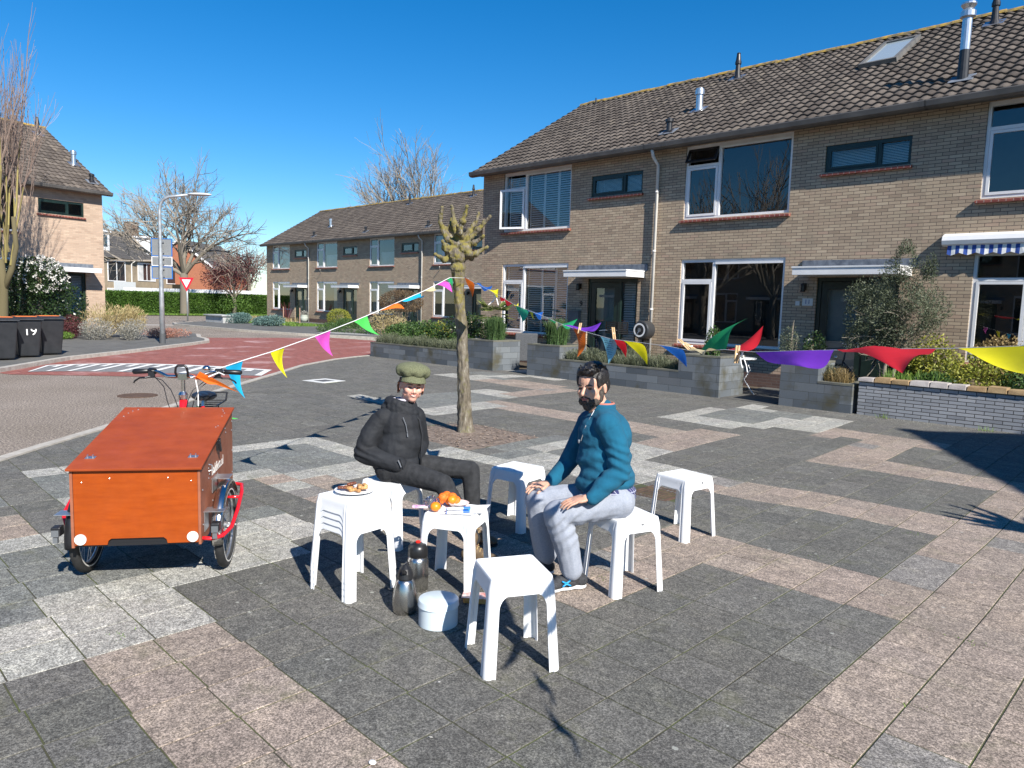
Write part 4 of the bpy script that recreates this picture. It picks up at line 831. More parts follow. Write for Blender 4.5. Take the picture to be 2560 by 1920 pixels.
    t = MB(); t.box(-1.2, 1.2, -.4, .4, 0, .4); t.box(-1.3, 1.3, -.5, .5, .4, .46); tag(t.build('concrete_trough', mat('concrete_pale', (.33, .34, .34), (.45, .45, .45), ns=3, rough=.9), loc=(-43.3, 18.9, .1)), 'pale concrete trough across the road left of the junipers', 'trough')
    # pot beside the far door and thin sapling stakes
    p = MB(); p.lathe([(.14, 0), (.24, .12), (.27, .3), (.24, .42), (.27, .45), (.24, .46), (.2, .40)], (0, 0, 0), 18); t = empty('plant_pot', (-44.9, 25.3, .1), 0, 'pale green pot with a small plant beside the far end door', 'pot'); p.build('pot', mat('pot_pale', (.42, .46, .40), rough=.6), t, smooth=True); leafcloud('foliage', L_GRY, t, [(0, 0, .55, .25, .25, .18)], 500, .08, .03, 2)
    for k, (x, y) in enumerate(((-43.4, 23.0), (-39.9, 22.2))): s = MB(); s.tube([(0, 0, 0), (0, 0, 1.0)], .03, 6); tag(s.build('garden_stake', mat('stake_wood', (.4, .25, .18), rough=.8), loc=(x, y, .1)), ['thin wooden stake in the lawn below the far end house', 'thin wooden stake before the second far house'][k], 'stake', 'thin garden stakes')
    n = 2200; q = np.random.RandomState(5); B = np.stack([q.uniform(-44.5, -37.2, n), q.uniform(20.3, 22.8, n), np.full(n, .1)], 1); tag(blades('lawn_grass', L_GRS, None, B, np.full(n, .13), .05, .5, 3), 'patchy green grass before the far end house', 'grass', kind='stuff')
    t = empty('red_twig_shrub', (-45.9, 24.6, 0), 0, 'thin red twigged shrub left of the far end door', 'shrub'); rng = random.Random(2); sg = []
    for k in range(26): a = rng.uniform(0, 2*PI); sg.append((np.array((0, 0, .05)), np.array((math.cos(a)*.45, math.sin(a)*.45, rng.uniform(.9, 1.4))), .02, .008))
    twigmesh('stems', L_RED, t, sg, 3)
    n = 1500; B = np.stack([q.uniform(-50, -44.6, n), q.uniform(22.3, 24.8, n), np.full(n, .1)], 1); tag(blades('bed_plants', L_DRY, None, B, np.full(n, .3), .03, .8, 4), 'dry bedding plants under the window of the far end house', 'plants', kind='stuff')
    # right-hand gardens
    Ol = empty('olive_tree', (-4.35, 13.75, 0), 0, 'bushy grey green olive tree in front of the number 11 door', 'tree'); rng = random.Random(8); tk = []; th_ = []
    for (a, L) in ((0, 1.3), (.5, 1.1)): tk += [(np.array((a*.15, 0, 0)), np.array((a*.3-.05, .02, .65)), .045, .035), (np.array((a*.3-.05, .02, .65)), np.array((a*.5-.02, .05, 1.25)), .035, .026)]
    for k in range(14): grow(rng, tk, np.array((rng.uniform(-.05, .2), 0, rng.uniform(1.0, 1.4))), np.array((rng.uniform(-1, 1), rng.uniform(-.6, .6), rng.uniform(-.3, 1.1))), .42, .016, 1, 3, (0, 3, 3), .05, (20, 60), .7, .2, th_, .003)
    twigmesh('trunk', BARKG, Ol, tk, 6, True); twigmesh('twigs', BARKG, Ol, th_, 3)
    leafcloud('foliage', L_OLI, Ol, [(.0, 0, 1.62, .80, .55, .62), (-.38, 0, 1.95, .42, .4, .38), (.42, 0, 1.75, .5, .4, .45), (.12, 0, 2.3, .38, .3, .42), (-.3, 0, 1.2, .5, .4, .3), (.15, 0, 2.65, .16, .15, .30), (.55, 0, 2.4, .12, .12, .3)], 21000, .055, .013, 9, surf=.8, hole=.22, hs=3.5, up=.25, outw=.8)
    shrub('olive_shrub', 'slim grey green olive shrub left of the dark path door', 'shrub', (-5.95, 13.35, 0), [(0, 0, 1.05, .2, .2, .35), (.04, 0, 1.4, .12, .12, .24)], 1100, .05, .012, L_OLI, 31, surf=.8, up=.4)
    shrub('garden_shrub', 'dark leafy shrub right of the slim olive shrub', 'shrub', (-5.55, 13.5, 0), [(0, 0, .95, .2, .2, .38)], 900, .05, .028, L_DRK, 32)
    shrub('holly_shrub', 'small dark holly behind the tallest planter block', 'shrub', (-7.45, 13.2, .5), [(0, 0, .42, .16, .16, .42), (.05, 0, .75, .1, .1, .2)], 1200, .05, .03, L_GRN, 33)
    lav(-9.65, 13.55, 0, .26, .95, 34, 'pale tufted grass below the hose reel', m=L_LAV, grp=None, name='grass_tuft')
    lav(-4.84, 12.85, .42, .26, .34, 35, 'brown green heather in the dark planter', m=L_RST, grp=None, name='heather'); lav(-5.05, 12.9, .42, .16, .4, 36, 'grey green shrub in the dark planter beside the heather', grp=None, name='heather')
    for (x, y, rx, z, rz, m, lb, sd) in ((-3.0, 13.5, .62, .55, .5, L_YEL, 'yellow green shrub behind the white brick wall', 41), (-3.75, 14.15, .42, .85, .5, L_YEL, 'yellow green shrub under the olive tree', 42), (-2.2, 13.6, .5, .5, .45, L_GRN, 'green shrub at the right end of the brick wall', 43), (-2.8, 14.4, .45, .95, .42, L_RST, 'rusty brown shrub under the awning', 44), (-4.2, 14.3, .4, .55, .4, L_GRN, 'low green shrub right of the door', 45), (-1.5, 13.9, .6, .6, .6, L_GRN, 'green shrub beyond the right edge', 46), (-3.4, 13.1, .3, .55, .2, L_GRN, 'low green plant behind the wall coping', 47)):
        shrub('garden_shrub', lb, 'shrub', (x, y, 0), [(0, 0, z, rx, rx*.7, rz), (rx*.5, 0, z*.8, rx*.5, rx*.5, rz*.7), (-rx*.5, 0, z*.9, rx*.5, rx*.5, rz*.7)], 3600, .055, .03, m, sd, 'shrubs behind the white brick wall', surf=.6, hole=.1)
    q = np.random.RandomState(3); n = 220; B = np.stack([q.uniform(-4.2, -3.3, n), q.uniform(12.85, 13.3, n), np.full(n, .4)], 1); t = empty('daffodil_leaves', (0, 0, 0), 0, 'broad upright bulb leaves behind the brown coping stones', 'plant'); blades('foliage', L_GRS, t, B, np.full(n, .36), .03, .45, 6)
    # weeds and petals on the square
    wd = []
    for (x, y) in ((-3.92, 12.42), (-2.5, 12.35), (-9.9, 12.44), (-1.62, 6.0), (-.83, 4.2), (-.85, 3.3), (-2.6, 3.45), (-3.1, 2.3), (-3.7, 1.1), (-.9, 2.4), (-1.9, 4.9), (-.5, 4.4), (-1.5, 6.6)):
        for k in range(26): wd.append((x+q.normal()*.045, y+q.normal()*.03, .0))
    B = np.array(wd); tag(blades('weeds', L_GRS, None, B, np.where(B[:, 1] > 12, .10, .022), .008, 1.0, 7), 'small green weeds in the paving joints', 'weeds', kind='stuff')
    n = 260; X = np.stack([q.uniform(-5.2, -2.4, n), 12.42-np.abs(q.normal(size=n))*.16, np.full(n, .02)], 1); X2 = np.stack([q.uniform(-9, 1, 120), q.uniform(1.5, 12, 120), np.full(120, .02)], 1); X = np.concatenate([X, X2])
    D = rvec(q, len(X)); D[:, 2] *= .1; S = np.cross(D, (0, 0, 1.)); V, F = quads_from(X, D, S, q.uniform(.008, .022, len(X)), q.uniform(.006, .015, len(X))); tag(fast('petals', V, F, [L_FLW], rnd=q.random(len(X))), 'tiny white petals scattered on the paving by the brick wall', 'petals', kind='stuff')
    # left side: flowering bush, dry shrub, grey heather
    t = empty('flowering_bush', (-29.6, 6.3, 0), 0, 'big dark bush full of white flowers before the pale corner house', 'bush')
    el = [(0, 0, 1.45, 1.05, 1.25, 1.25), (-.1, .9, 1.1, .8, .9, .95), (0, -.7, 1.55, .9, .9, 1.15), (.1, .2, 2.1, .8, .9, .75)]
    leafcloud('foliage', L_DRK, t, el, 15000, .085, .05, 3, surf=.35, hole=.05); rs2 = np.random.RandomState(4); P, N = leafpts(rs2, el, 430, .12); up = N[:, 2] > -.6; P = P[up]; N = N[up]
    out = []; rn = []
    for p, nn in zip(P+N*.05, N):
        for k in range(6): out.append((p+rvec(rs2, 1)[0]*.035, rvec(rs2, 1)[0]))
    A = np.array([o[0] for o in out]); D = np.array([o[1] for o in out]); S = np.cross(D, rvec(rs2, len(D))); S /= np.linalg.norm(S, axis=1, keepdims=True); V, F = quads_from(A, D, S, np.full(len(A), .06), np.full(len(A), .046)); fast('flowers', V, F, [L_FLW], t, rnd=rs2.random(len(A)))
    shrub('dry_shrub', 'straw coloured twiggy shrub at the corner of the pale house', 'shrub', (-28.4, 8.3, .08), [(0, 0, .62, .75, .8, .55), (-.2, .8, .6, .6, .6, .5)], 4200, .16, .02, L_DRY, 51, surf=.9, up=1.0)
    for k, (x, y, rx, rz, m, lb) in enumerate(((-27.4, 7.7, .55, .36, L_GRY, 'silver grey heather below the straw coloured shrub'), (-27.0, 8.7, .5, .36, L_GRY, 'silver grey heather nearest the lamp post'), (-28.3, 7.2, .4, .4, L_RED, 'small dark red leaved plant beside the green door'), (-28.3, 10.3, .9, .17, L_PNK, 'low reddish heather behind the lamp post'), (-27.9, 6.7, .45, .12, L_GRS, 'low grass tuft beside the silver heather'))):
        shrub('heather', lb, 'plant', (x, y, .08), [(0, 0, rz, rx, rx, rz), (rx*.4, -rx*.3, rz*.7, rx*.7, rx*.6, rz*.7)], 2600, .06, .02, m, 60+k, 'heathers round the lamp post', surf=.5, up=.5)
    # tall upright bare tree at the left edge
    t = empty('upright_tree', (-27.06, 5.0, .08), 0, 'tall narrow bare tree with yellow lichen at the left edge', 'tree'); rng = random.Random(12); tk = []; th_ = []
    LB = attmat('bark_lichen', [(0, (.12, .10, .05)), (.5, (.22, .18, .06)), (1, (.32, .27, .10))], rough=.95, bump=.5)
    tr = MB(); tr.tube([(0, 0, -.1), (-.02, 0, .8), (.04, .05, 1.7), (.0, 0, 2.5)], [.21, .16, .13, .11], 12)
    tr.tube([(.03, .03, 1.5), (.2, .25, 2.2), (.3, .38, 2.9), (.25, .35, 3.8)], [.10, .085, .07, .06], 10); tr.tube([(0, 0, 1.9), (-.25, -.3, 2.6), (-.35, -.45, 3.4)], [.10, .08, .06], 10); tr.build('trunk', LB, t, smooth=True)
    for k in range(17):
        a = rng.uniform(0, 2*PI); s = np.array((rng.uniform(-.3, .3), rng.uniform(-.4, .4), rng.uniform(2.2, 3.6))); d = np.array((math.cos(a)*.16, math.sin(a)*.16, 1.0)); grow(rng, tk, s, d/np.linalg.norm(d), rng.uniform(2.0, 3.0), .034, 1, 4, (0, 5, 4, 3), .16, (8, 26), .62, .06, th_, .004)
    twigmesh('limbs', LB, t, tk, 6, True); twigmesh('twigs', TWIGR, t, th_, 3)
    # clipped hedge beyond the cross street
    for k, (a, b, lb) in enumerate((((-62.6, 17.6), (-62.2, 31.9), 'long clipped green hedge beyond the cross street'),)):
        t = empty('hedge', (0, 0, 0), 0, lb, 'hedge'); A = np.array(a); Bq = np.array(b); d = (Bq-A)/np.linalg.norm(Bq-A); nn = np.array((d[1], -d[0])); L = np.linalg.norm(Bq-A)
        c = MB(); P0 = A-nn*.5; c.prism([(*A, 0), (*Bq, 0), (*(Bq-nn*1.1), 0), (*(A-nn*1.1), 0)], (0, 0, 1.72)); c.build('core', mat('hedge_core', (.02, .045, .01), rough=1), t)
        n = 26000; q = np.random.RandomState(11); s = q.random(n)*L; f = q.random(n); front = f < .72; z = np.where(front, q.random(n)*1.8, 1.76+q.normal(size=n)*.03); off = np.where(front, q.normal(size=n)*.05+.04, -q.random(n)*1.15)
        P = np.stack([A[0]+d[0]*s+nn[0]*off, A[1]+d[1]*s+nn[1]*off, z], 1); D = rvec(q, n)+np.where(front[:, None], np.array((nn[0], nn[1], .3)), np.array((0, 0, 1.))); D /= np.linalg.norm(D, axis=1, keepdims=True); S = np.cross(D, rvec(q, n)); S /= np.linalg.norm(S, axis=1, keepdims=True)
        V, F = quads_from(P, D, S, q.uniform(.09, .17, n), q.uniform(.05, .09, n)); cl = np.array([noise.noise(Vector(p)*1.2) for p in P]); fast('foliage', V, F, [L_HDG], t, rnd=np.clip(.5+q.normal(size=n)*.2+cl*.4, 0, 1))
    n = 5000; q = np.random.RandomState(15); B = np.stack([q.uniform(-62.1, -60.4, n), q.uniform(16, 33, n), np.full(n, .05)], 1); tag(blades('verge_grass', L_GRS, None, B, np.full(n, .14), .05, .6, 8), 'strip of green grass in front of the clipped hedge', 'grass', kind='stuff')
    # bare trees
    GT = 'large bare trees behind the houses'
    bare_tree('large spreading bare tree between the two rows of houses, bole in front of the hedge', (-61.6, 23.9, 0), 3.6, 3.9, .32, 3, (7, 5, 5, 4, 4), GT, upb=.05, ang=(22, 55), rmin=.0075)
    bare_tree('bare tree rising behind the roof of the far row', (-48.5, 37.5, 0), 4.2, 4.3, .26, 6, (7, 5, 4, 4, 4), GT, ang=(16, 44), upb=.07, rmin=.0075)
    for k, (x, y, h, s, lb) in enumerate(((-84, 45, 3.5, 2.6, 'distant bare tree left of the far row roof'), (-92, 44, 3.5, 2.4, 'distant bare tree behind the dark red tree'), (-80, 50, 3.5, 2.6, 'distant bare tree nearest the far row roof'), (-70.5, 38.5, 3.0, 2.1, 'bare tree beside the end wall of the far row'))):
        bare_tree(lb, (x, y, 0), h, s, .25, 70+k, (6, 5, 4, 4), GT, upb=.08, rmin=.014)
    t = bare_tree('bushy dark red leaved tree in front of the hedge', (-61.0, 27.8, 0), 1.6, 2.4, .14, 8, (7, 4, 4, 3), None, twig=TWIGR, ang=(25, 60), upb=.05, rmin=.012, name='red_leaved_tree')
    leafcloud('foliage', L_RED, t, [(0, 0, 3.6, 2.3, 2.3, 1.7), (.6, .8, 4.6, 1.4, 1.4, 1.2), (-.5, -1.2, 3.2, 1.4, 1.4, 1.2)], 5200, .13, .08, 3, surf=.9, hole=.3, hs=.9)
    leafcloud('undergrowth', L_HDG, t, [(0, 0, 1.1, 1.5, 1.5, .9)], 1500, .12, .07, 5, surf=.9)
    # mirrored in the windows, behind the viewer
    for k, (x, y) in enumerate(((-19, -9.5), (-24, -10.5), (-14, -10))): bare_tree('bare tree behind the viewer, mirrored in the windows, %s' % ['tallest', 'leftmost', 'rightmost'][k], (x, y, 0), 2.5, [3.6, 3.0, 2.8][k], .2, 90+k, (6, 5, 4, 4), 'bare trees behind the viewer', upb=.12, ang=(12, 40), rmin=.012)
garden()
# ------------------------------------------------------------------ stools
PLAST = mat('white_plastic', (.80, .81, .82), rough=.38, sss=0); MARK = mat('print_grey', (.10, .10, .11), rough=.6)
def stool_meshes():
    S0, S1, Hh, R0 = .352, .292, .440, .062
    def per(t):         # rounded square of half-size 1: returns point, outward normal, side coordinate
        return None
    n_side = 26; cols = []
    def corner(k): return [(-1, -1), (1, -1), (1, 1), (-1, 1)][k]
    A = .70            # share of the half side that is leg, measured from the middle
    for side in range(4):
        c0 = np.array(corner(side), float); c1 = np.array(corner((side+1) % 4), float); d = (c1-c0)/2; nrm = np.array((d[1], -d[0]))
        us = [-.855]+[-.84, -.82, -.80, -.72]+[-.718, -.705, -.68, -.64, -.58, -.48]+list(np.linspace(-.36, .36, 5))+[.48, .58, .64, .68, .705, .718]+[.72, .80, .82, .84]+[.855]
        for u in us: cols.append((side, u, nrm*1.0+d*u, nrm))
        ca = c1*(1-.145); a0 = math.atan2(nrm[1], nrm[0])
        for q in (15, 30, 45, 60, 75):
            a = a0+math.radians(q); nn = np.array((math.cos(a), math.sin(a))); cols.append((side+.5, 9, ca+nn*.145, nn))
    V = []; idx = {}; zl = []
    N = len(cols)
    def zb(u):
        u = abs(u)
        if u > .7185: return 0.0
        t = min(1, (u-.40)/.32) if u > .40 else 0
        arch = .366-.066*(1-math.sqrt(max(0, 1-t*t)))
        return arch
    def pos(c, z, extra=0):
        side, u, p, nn = c; s = (S0+(S1-S0)*z/Hh)/2
        leg = 1 if (u == 9 or abs(u) > .71) else 0; g = 0
        if u != 9 and .79 < abs(u) < .83: g = -.005
        off = (.006 if leg else 0)+g
        if not leg and z < Hh-.06: off += .0035
        if z > Hh-.05: off *= max(0, (Hh-.014-z)/.036) if z < Hh-.014 else 0
        q = p*s+nn*(off+extra); return (q[0], q[1], z)
    zsets = []
    zt = [Hh-.085, Hh-.05, Hh-.030, Hh-.014]
    seat_v = []; seat_f = []
    for c in cols:
        b = max(zb(c[1]) if c[1] != 9 else 0, .30); 
        for z in [b]+[max(b, z) for z in zt]: seat_v.append(pos(c, z))
    M = 5
    # rounded upper rim and the slightly sunken seat
    for (z, ex) in ((Hh-.006, -.002), (Hh-.001, -.005), (Hh, -.008), (Hh-.0003, -.012), (Hh-.002, -.015), (Hh-.0022, -.0165)):
        for c in cols: p = pos(c, Hh-.014, ex); seat_v.append((p[0], p[1], z))
    for k in range(N):
        k2 = (k+1) % N
        for m in range(M-1): seat_f.append((k*M+m, k2*M+m, k2*M+m+1, k*M+m+1))
    base = N*M
    for k in range(N): k2 = (k+1) % N; seat_f.append((k*M+M-1, k2*M+M-1, base+k2, base+k))
    for r in range(5):
        for k in range(N): k2 = (k+1) % N; seat_f.append((base+r*N+k, base+r*N+k2, base+(r+1)*N+k2, base+(r+1)*N+k))
    seat_v.append((0, 0, Hh-.0022)); seat_f += [(base+5*N+k, base+5*N+(k+1) % N, len(seat_v)-1) for k in range(N)]
    mb = MB(); mb.add(seat_v, seat_f); seat = mb.build('seat', PLAST, smooth=True)
    s = seat.modifiers.new('s', 'SOLIDIFY'); s.thickness = .0035; s.offset = -1; bake(seat)
    legs = []
    for L in range(4):
        ids = [i for i, c in enumerate(cols) if (c[1] == 9 and int(c[0]) == L) or (c[1] != 9 and ((c[0] == L and c[1] > .7185) or (c[0] == (L+1) % 4 and c[1] < -.7185)))]
        order = sorted([i for i in ids if cols[i][0] == L], key=lambda i: i)+[i for i in ids if cols[i][0] == L+.5]+sorted([i for i in ids if cols[i][0] == (L+1) % 4])
        zs = [0, .004, .08, .16, .24, .3005]; vv = []; ff = []
        for i in order:
            for z in zs: vv.append(pos(cols[i], z, -.0008 if z == 0 else 0))
        m = len(zs)
        for a in range(len(order)-1):
            for b in range(m-1): ff.append((a*m+b, (a+1)*m+b, (a+1)*m+b+1, a*m+b+1))
        mb = MB(); mb.add(vv, ff); o = mb.build('leg', PLAST, smooth=True); q = o.modifiers.new('s', 'SOLIDIFY'); q.thickness = .0035; q.offset = -1; bake(o); legs.append(o)
    return seat, legs
def stools():
    seat, legs = stool_meshes(); GS = 'white plastic stools'
    t0 = empty('stool', (0, 0, 0), 0, 'x', 'stool', GS); seat.parent = t0
    for l in legs: l.parent = t0
    for o in [seat]+legs:
        e = o.data; sm = np.ones(len(e.polygons), bool); e.polygons.foreach_set('use_smooth', sm)
        try: e.set_sharp_from_angle(angle=math.radians(32))
        except Exception: pass
    spots = [((-2.28, 2.347, .012), 62.8, 'empty white plastic stool in the foreground, nearest the viewer', 0),
             ((-3.16, 2.76, .012), 28, 'white plastic stool used as a table for oranges and pens', 0), ((-2.48, 3.485, .012), 72, 'white plastic stool the bearded man sits on', 1),
             ((-2.79, 4.645, .012), 82, 'empty white plastic stool farthest right, behind the man', 1), ((-3.73, 3.86, .012), 98, 'empty white plastic stool behind the knees of the two people', 2),
             ((-4.03, 2.93, .012), 20, 'white plastic stool the woman in the cap sits on', 0)]
    for k, lb in enumerate(('lowest white stool of the stack of four', 'second lowest white stool of the stack of four', 'third white stool up in the stack of four', 'top white stool of the stack, carrying the plate of pastries')):
        spots.append(((-3.49, 2.275, .012+.036*k), 6, lb, 0))
    rng = random.Random(2)
    for k, (loc, rz, lb, mk) in enumerate(spots):
        t = t0 if k == 0 else copy_tree(t0); t.location = loc; t.rotation_euler = (0, 0, math.radians(rz)); t['label'] = lb
        if mk:
            m = MB(); side = 0 if mk == 1 else 1
            for (x, z, w, h) in ((-.035, .412, .006, .006), (-.04, .402, .012, .004), (-.026, .398, .014, .002), (.012, .40, .004, .014), (.018, .40, .002, .014), (.022, .40, .004, .014), (.028, .40, .002, .014), (.003, .400, .003, .012)):
                s = (.352+(.292-.352)*z/.44)/2+.0012
                if side == 0: m.add([(x, -s, z), (x+w, -s, z), (x+w, -s+.0002, z+h), (x, -s+.0002, z+h)], [(0, 1, 2, 3)])
                else: m.add([(s, x, z), (s, x+w, z), (s-.0002, x+w, z+h), (s-.0002, x, z+h)], [(0, 1, 2, 3)])
            m.build('printed_mark', MARK, t)
stools()

# ------------------------------------------------------------------ things on and between the stools
def smallthings():
    z = .4525; W = mat('paper_white', (.78, .78, .78), rough=.7); ST = mat('brushed_steel', (.50, .49, .47), rough=.26, metal=1.0); BP = mat('black_plastic', (.014, .014, .015), rough=.35)
    # plate with pastries on the stack
    pz = .012+.44+.108+.001; t = empty('plate', (-3.52, 2.30, pz), 0, 'white paper plate of glazed pastries on the stack of stools', 'plate')
    p = MB(); p.lathe([(.0, .002), (.075, .002), (.085, .006), (.112, .013), (.115, .015), (.112, .017), (.085, .010), (.075, .006), (0, .006)], n=36); t2 = p.build('dish', W, t, smooth=True)
    PB = mat('pastry', (.36, .16, .05), (.62, .36, .14), ns=60, rough=.5, bump=.8, bs=120); PD = mat('pastry_glaze', (.10, .03, .015), (.22, .07, .03), ns=50, rough=.3, bump=.6, bs=90)
    rng = random.Random(5); ORD = ['first', 'second', 'third', 'fourth', 'fifth', 'sixth', 'seventh', 'eighth']; made = []
    for k in range(11):
        a = rng.uniform(-.06, .065); b = rng.uniform(-.035, .035); m = MB(); an = rng.uniform(0, PI); d = np.array((math.cos(an), math.sin(an), 0))*rng.uniform(.014, .024); hgt = .018+.010*(k % 3)
        # pastries lie along the direction of the stools' near edge
        c = np.array((a*.711-b*.703, a*.703+b*.711, hgt))
        for q in range(4): m.ell(c+d*(q/1.5-1), .013, .013, .010, 8, m=6)
        made.append((k % 4 != 0, a, tag(m.build('pastry', PD if k % 4 == 0 else PB, None, smooth=True, loc=(-3.52, 2.30, pz)), 'x', 'pastry', ['dark glazed pastries on the plate', 'golden pastries on the plate'][k % 4 != 0])))
    for g in (0, 1):
        for i, q in enumerate(sorted([q for q in made if q[0] == g], key=lambda q: q[1])): q[2]['label'] = '%s pastry piece on the white plate, %s from the left' % (['dark glazed', 'golden brown'][g], ORD[i])
    # papers, oranges, dish, net, pens on the table stool
    C = np.array((-3.16, 2.76, z))
    P = lambda r, c, h=0: tuple(C+RT*r+CM*c+np.array((0, 0, h)))
    pm = MB(); pm.add([P(-.10, .12, .0012), P(.155, .075, .003), P(.20, -.10, .008), P(-.05, -.06, .0012)], [(0, 1, 2, 3)]); pm.add([P(-.06, .10, .0034), P(.10, .12, .0044), P(.13, -.06, .0044), P(-.03, -.08, .0034)], [(0, 1, 2, 3)]); pp = pm.build('paper_sheet', W); tag(pp, 'printed white paper sheets under the pens on the table stool', 'paper')
    tx = MB()
    for k in range(9): a0 = .135+.004*k; tx.add([P(.09+.006*k, .05-.016*k, .0065), P(.145+.004*k, .042-.016*k, .0085), P(.1455+.004*k, .0400-.016*k, .0085), P(.0905+.006*k, .048-.016*k, .0065)], [(0, 1, 2, 3)])
    tx.build('print_lines', mat('ink_grey', (.45, .45, .5), rough=.8), pp)
    OR = mat('orange_peel', (.80, .20, .008), (.86, .27, .012), ns=14, rough=.38, bump=.25, bs=260, bd=.001); GRN = mat('stalk_green', (.05, .10, .02), rough=.6)
    def orange(r, c, h, lb, rad=.029):
        t = empty('mandarin', P(r, c, h), 0, lb, 'mandarin', 'mandarins on the table stool'); m = MB(); m.ell((0, 0, 0), rad, rad, rad*.88, 20, m=12); m.build('peel', OR, t, smooth=True); m = MB(); m.lathe([(.003, 0), (.004, .002), (0, .003)], (0, 0, rad*.87), 6); m.build('stalk', GRN, t)
    orange(-.115, .055, .030, 'mandarin at the left edge of the table stool', .031); orange(-.028, -.045, .046, 'mandarin lying in the pink dish')
    t = empty('dish', P(0.01, -.05, .001), 0, 'small pink and white dish holding a mandarin on the table stool', 'dish'); m = MB(); m.lathe([(.035, .0), (.042, .002), (.060, .026), (.064, .028), (.060, .030), (.040, .008), (.0, .006)], n=30); m.build('bowl', mat('dish_pink', (.78, .55, .50), (.80, .74, .72), ns=4, rough=.4), t, smooth=True)
    # net of mandarins
    t = empty('net_of_mandarins', P(-.065, -.085, .0), 0, 'orange net bag full of mandarins at the back of the table stool', 'net bag'); m = MB()
    for (a, b, c) in ((-.035, 0, .030), (.02, .01, .030), (.055, -.02, .028), (.0, -.02, .055), (-.02, .01, .052), (.035, 0, .052)): m.ell(RT*a+CM*b+UP*c, .029, .029, .026, 12, m=8)
    blobs('fruit', m, .004, mat('net_orange', (.75, .12, .01), (.85, .22, .02), ns=70, rough=.5, bump=1, bs=200), t, 2)
    # cellophane with pink ends
    t = empty('cellophane_bag', P(-.175, -.02, .0), 0, 'crumpled clear cellophane bag with pink print left of the mandarins', 'bag'); m = MB(); rs = np.random.RandomState(4)
    m.ell(RT*.03+UP*.035, .045, .04, .034, 12, m=8); m.ell(RT*.06+UP*.02, .03, .03, .02, 10, m=6)
    o = m.build('film', glassmat('cellophane', 3.2, (.93, .93, .95), .12), t, smooth=False)
    for v in o.data.vertices: v.co += Vector(rs.normal(size=3)*.006)
    m = MB(); m.obox(RT*-.035+CM*.02+UP*.012, RT, CM, UP, .045, .012, .006); m.ell(RT*.05+UP*.04, .016, .012, .012, 8, m=6); m.build('wrapper', mat('wrapper_pink', (.75, .2, .45), (.8, .78, .8), ns=60, rough=.4), t)
    # marker pens tied with a rubber band
    cols = [(.02, .12, .62), (.02, .16, .60), (.0, .42, .36), (.03, .10, .50)]
    for k in range(4):
        off = k*.0145; c = .078-off*1.0; hh = .011+(.013 if k == 1 else 0)
        t = empty('marker_pen', (0, 0, 0), 0, ['white marker with a blue cap, nearest of the bundle', 'white marker with a blue cap lying on top of the bundle', 'white marker with a green cap in the bundle', 'white marker with a dark blue cap, farthest of the bundle'][k], 'pen', 'marker pens on the table stool')
        a = np.array(P(-.045, c+.03-.012*k, hh)); b = np.array(P(.045, c+.005-.012*k, hh)); e = b+(b-a)*.42
        m = MB(); m.tube([a, b], .0075, 10); m.build('barrel', W, t, smooth=False); m = MB(); m.tube([b, e], [.0085, .0078], 10); m.build('cap', mat('pen_cap_%s' % 'abcd'[k], cols[k], rough=.35), t); m = MB(); m.tube([a-(b-a)*.04, a], .0068, 10); m.build('end', mat('pen_cap_%s' % 'abcd'[k], cols[k]), t)
    # thermos jugs
    def jug(loc, s, kind, lb):
        t = empty('thermos_jug', (*loc, .012), math.radians(-45), lb, 'thermos', 'thermos jugs between the stools')
        if kind == 0:
            b = MB(); b.lathe([(.0, 0), (.058, 0), (.063, .004), (.067, .05), (.066, .09), (.060, .13), (.050, .165), (.041, .185)], n=32); b.build('body', ST, t, smooth=True)
            c = MB(); c.lathe([(.043, .183), (.045, .19), (.040, .215), (.030, .24), (.012, .258), (0, .262)], n=24); c.prism([(.0, -.02, .19), (.07, -.006, .235), (.07, .006, .235), (0, .02, .19)], (0, 0, .02)); c.build('lid', BP, t, smooth=False)
            h = MB(); h.tube([(-.03, 0, .235), (-.075, 0, .235), (-.092, 0, .20), (-.090, 0, .10), (-.072, 0, .03), (-.064, 0, .02)], [.010, .011, .011, .010, .009, .008], 10, flat=1.3); h.build('handle', BP, t, smooth=True)
        else:
            b = MB(); b.lathe([(.0, 0), (.055, 0), (.060, .004), (.062, .10), (.060, .17), (.052, .20)], n=32); b.build('body', ST, t, smooth=True)
            c = MB(); c.lathe([(.054, .198), (.058, .205), (.056, .245), (.046, .268), (.02, .276), (0, .277)], n=28); c.build('lid', BP, t, smooth=True)
            c = MB(); c.lathe([(.013, .270), (.014, .283), (.010, .286), (0, .286)], n=14); c.build('button', mat('button_red', (.75, .02, .01), rough=.35), t)
            h = MB(); h.tube([(-.045, 0, .25), (-.085, 0, .245), (-.095, 0, .21), (-.088, 0, .11), (-.062, 0, .08)], [.011, .012, .011, .010, .009], 10, flat=1.3); h.build('handle', BP, t, smooth=True)
    J0 = np.array((-3.02, 2.29)); J1 = np.array((-3.22, 2.53))
    jug(J0, 1, 0, 'steel thermos jug with black pointed lid, nearest the round tin'); jug(J1, 1, 1, 'steel thermos jug with black lid and red button behind the other jug')
    # round tin and snack pack
    t = empty('cake_tin', (-2.79, 2.33, .012), 0, 'round white tin with a lid on the paving in front of the table stool', 'tin'); TW = mat('tin_white', (.60, .68, .72), rough=.28, coat=.3)
    m = MB(); m.lathe([(0, 0), (.098, 0), (.101, .003), (.101, .102)], n=56); m.build('body', TW, t, smooth=False, bevel=0); m = MB(); m.lathe([(.103, .100), (.106, .102), (.106, .106), (.104, .109), (.104, .128), (.101, .134), (.09, .137), (0, .138)], n=56); m.build('lid', TW, t, smooth=False)
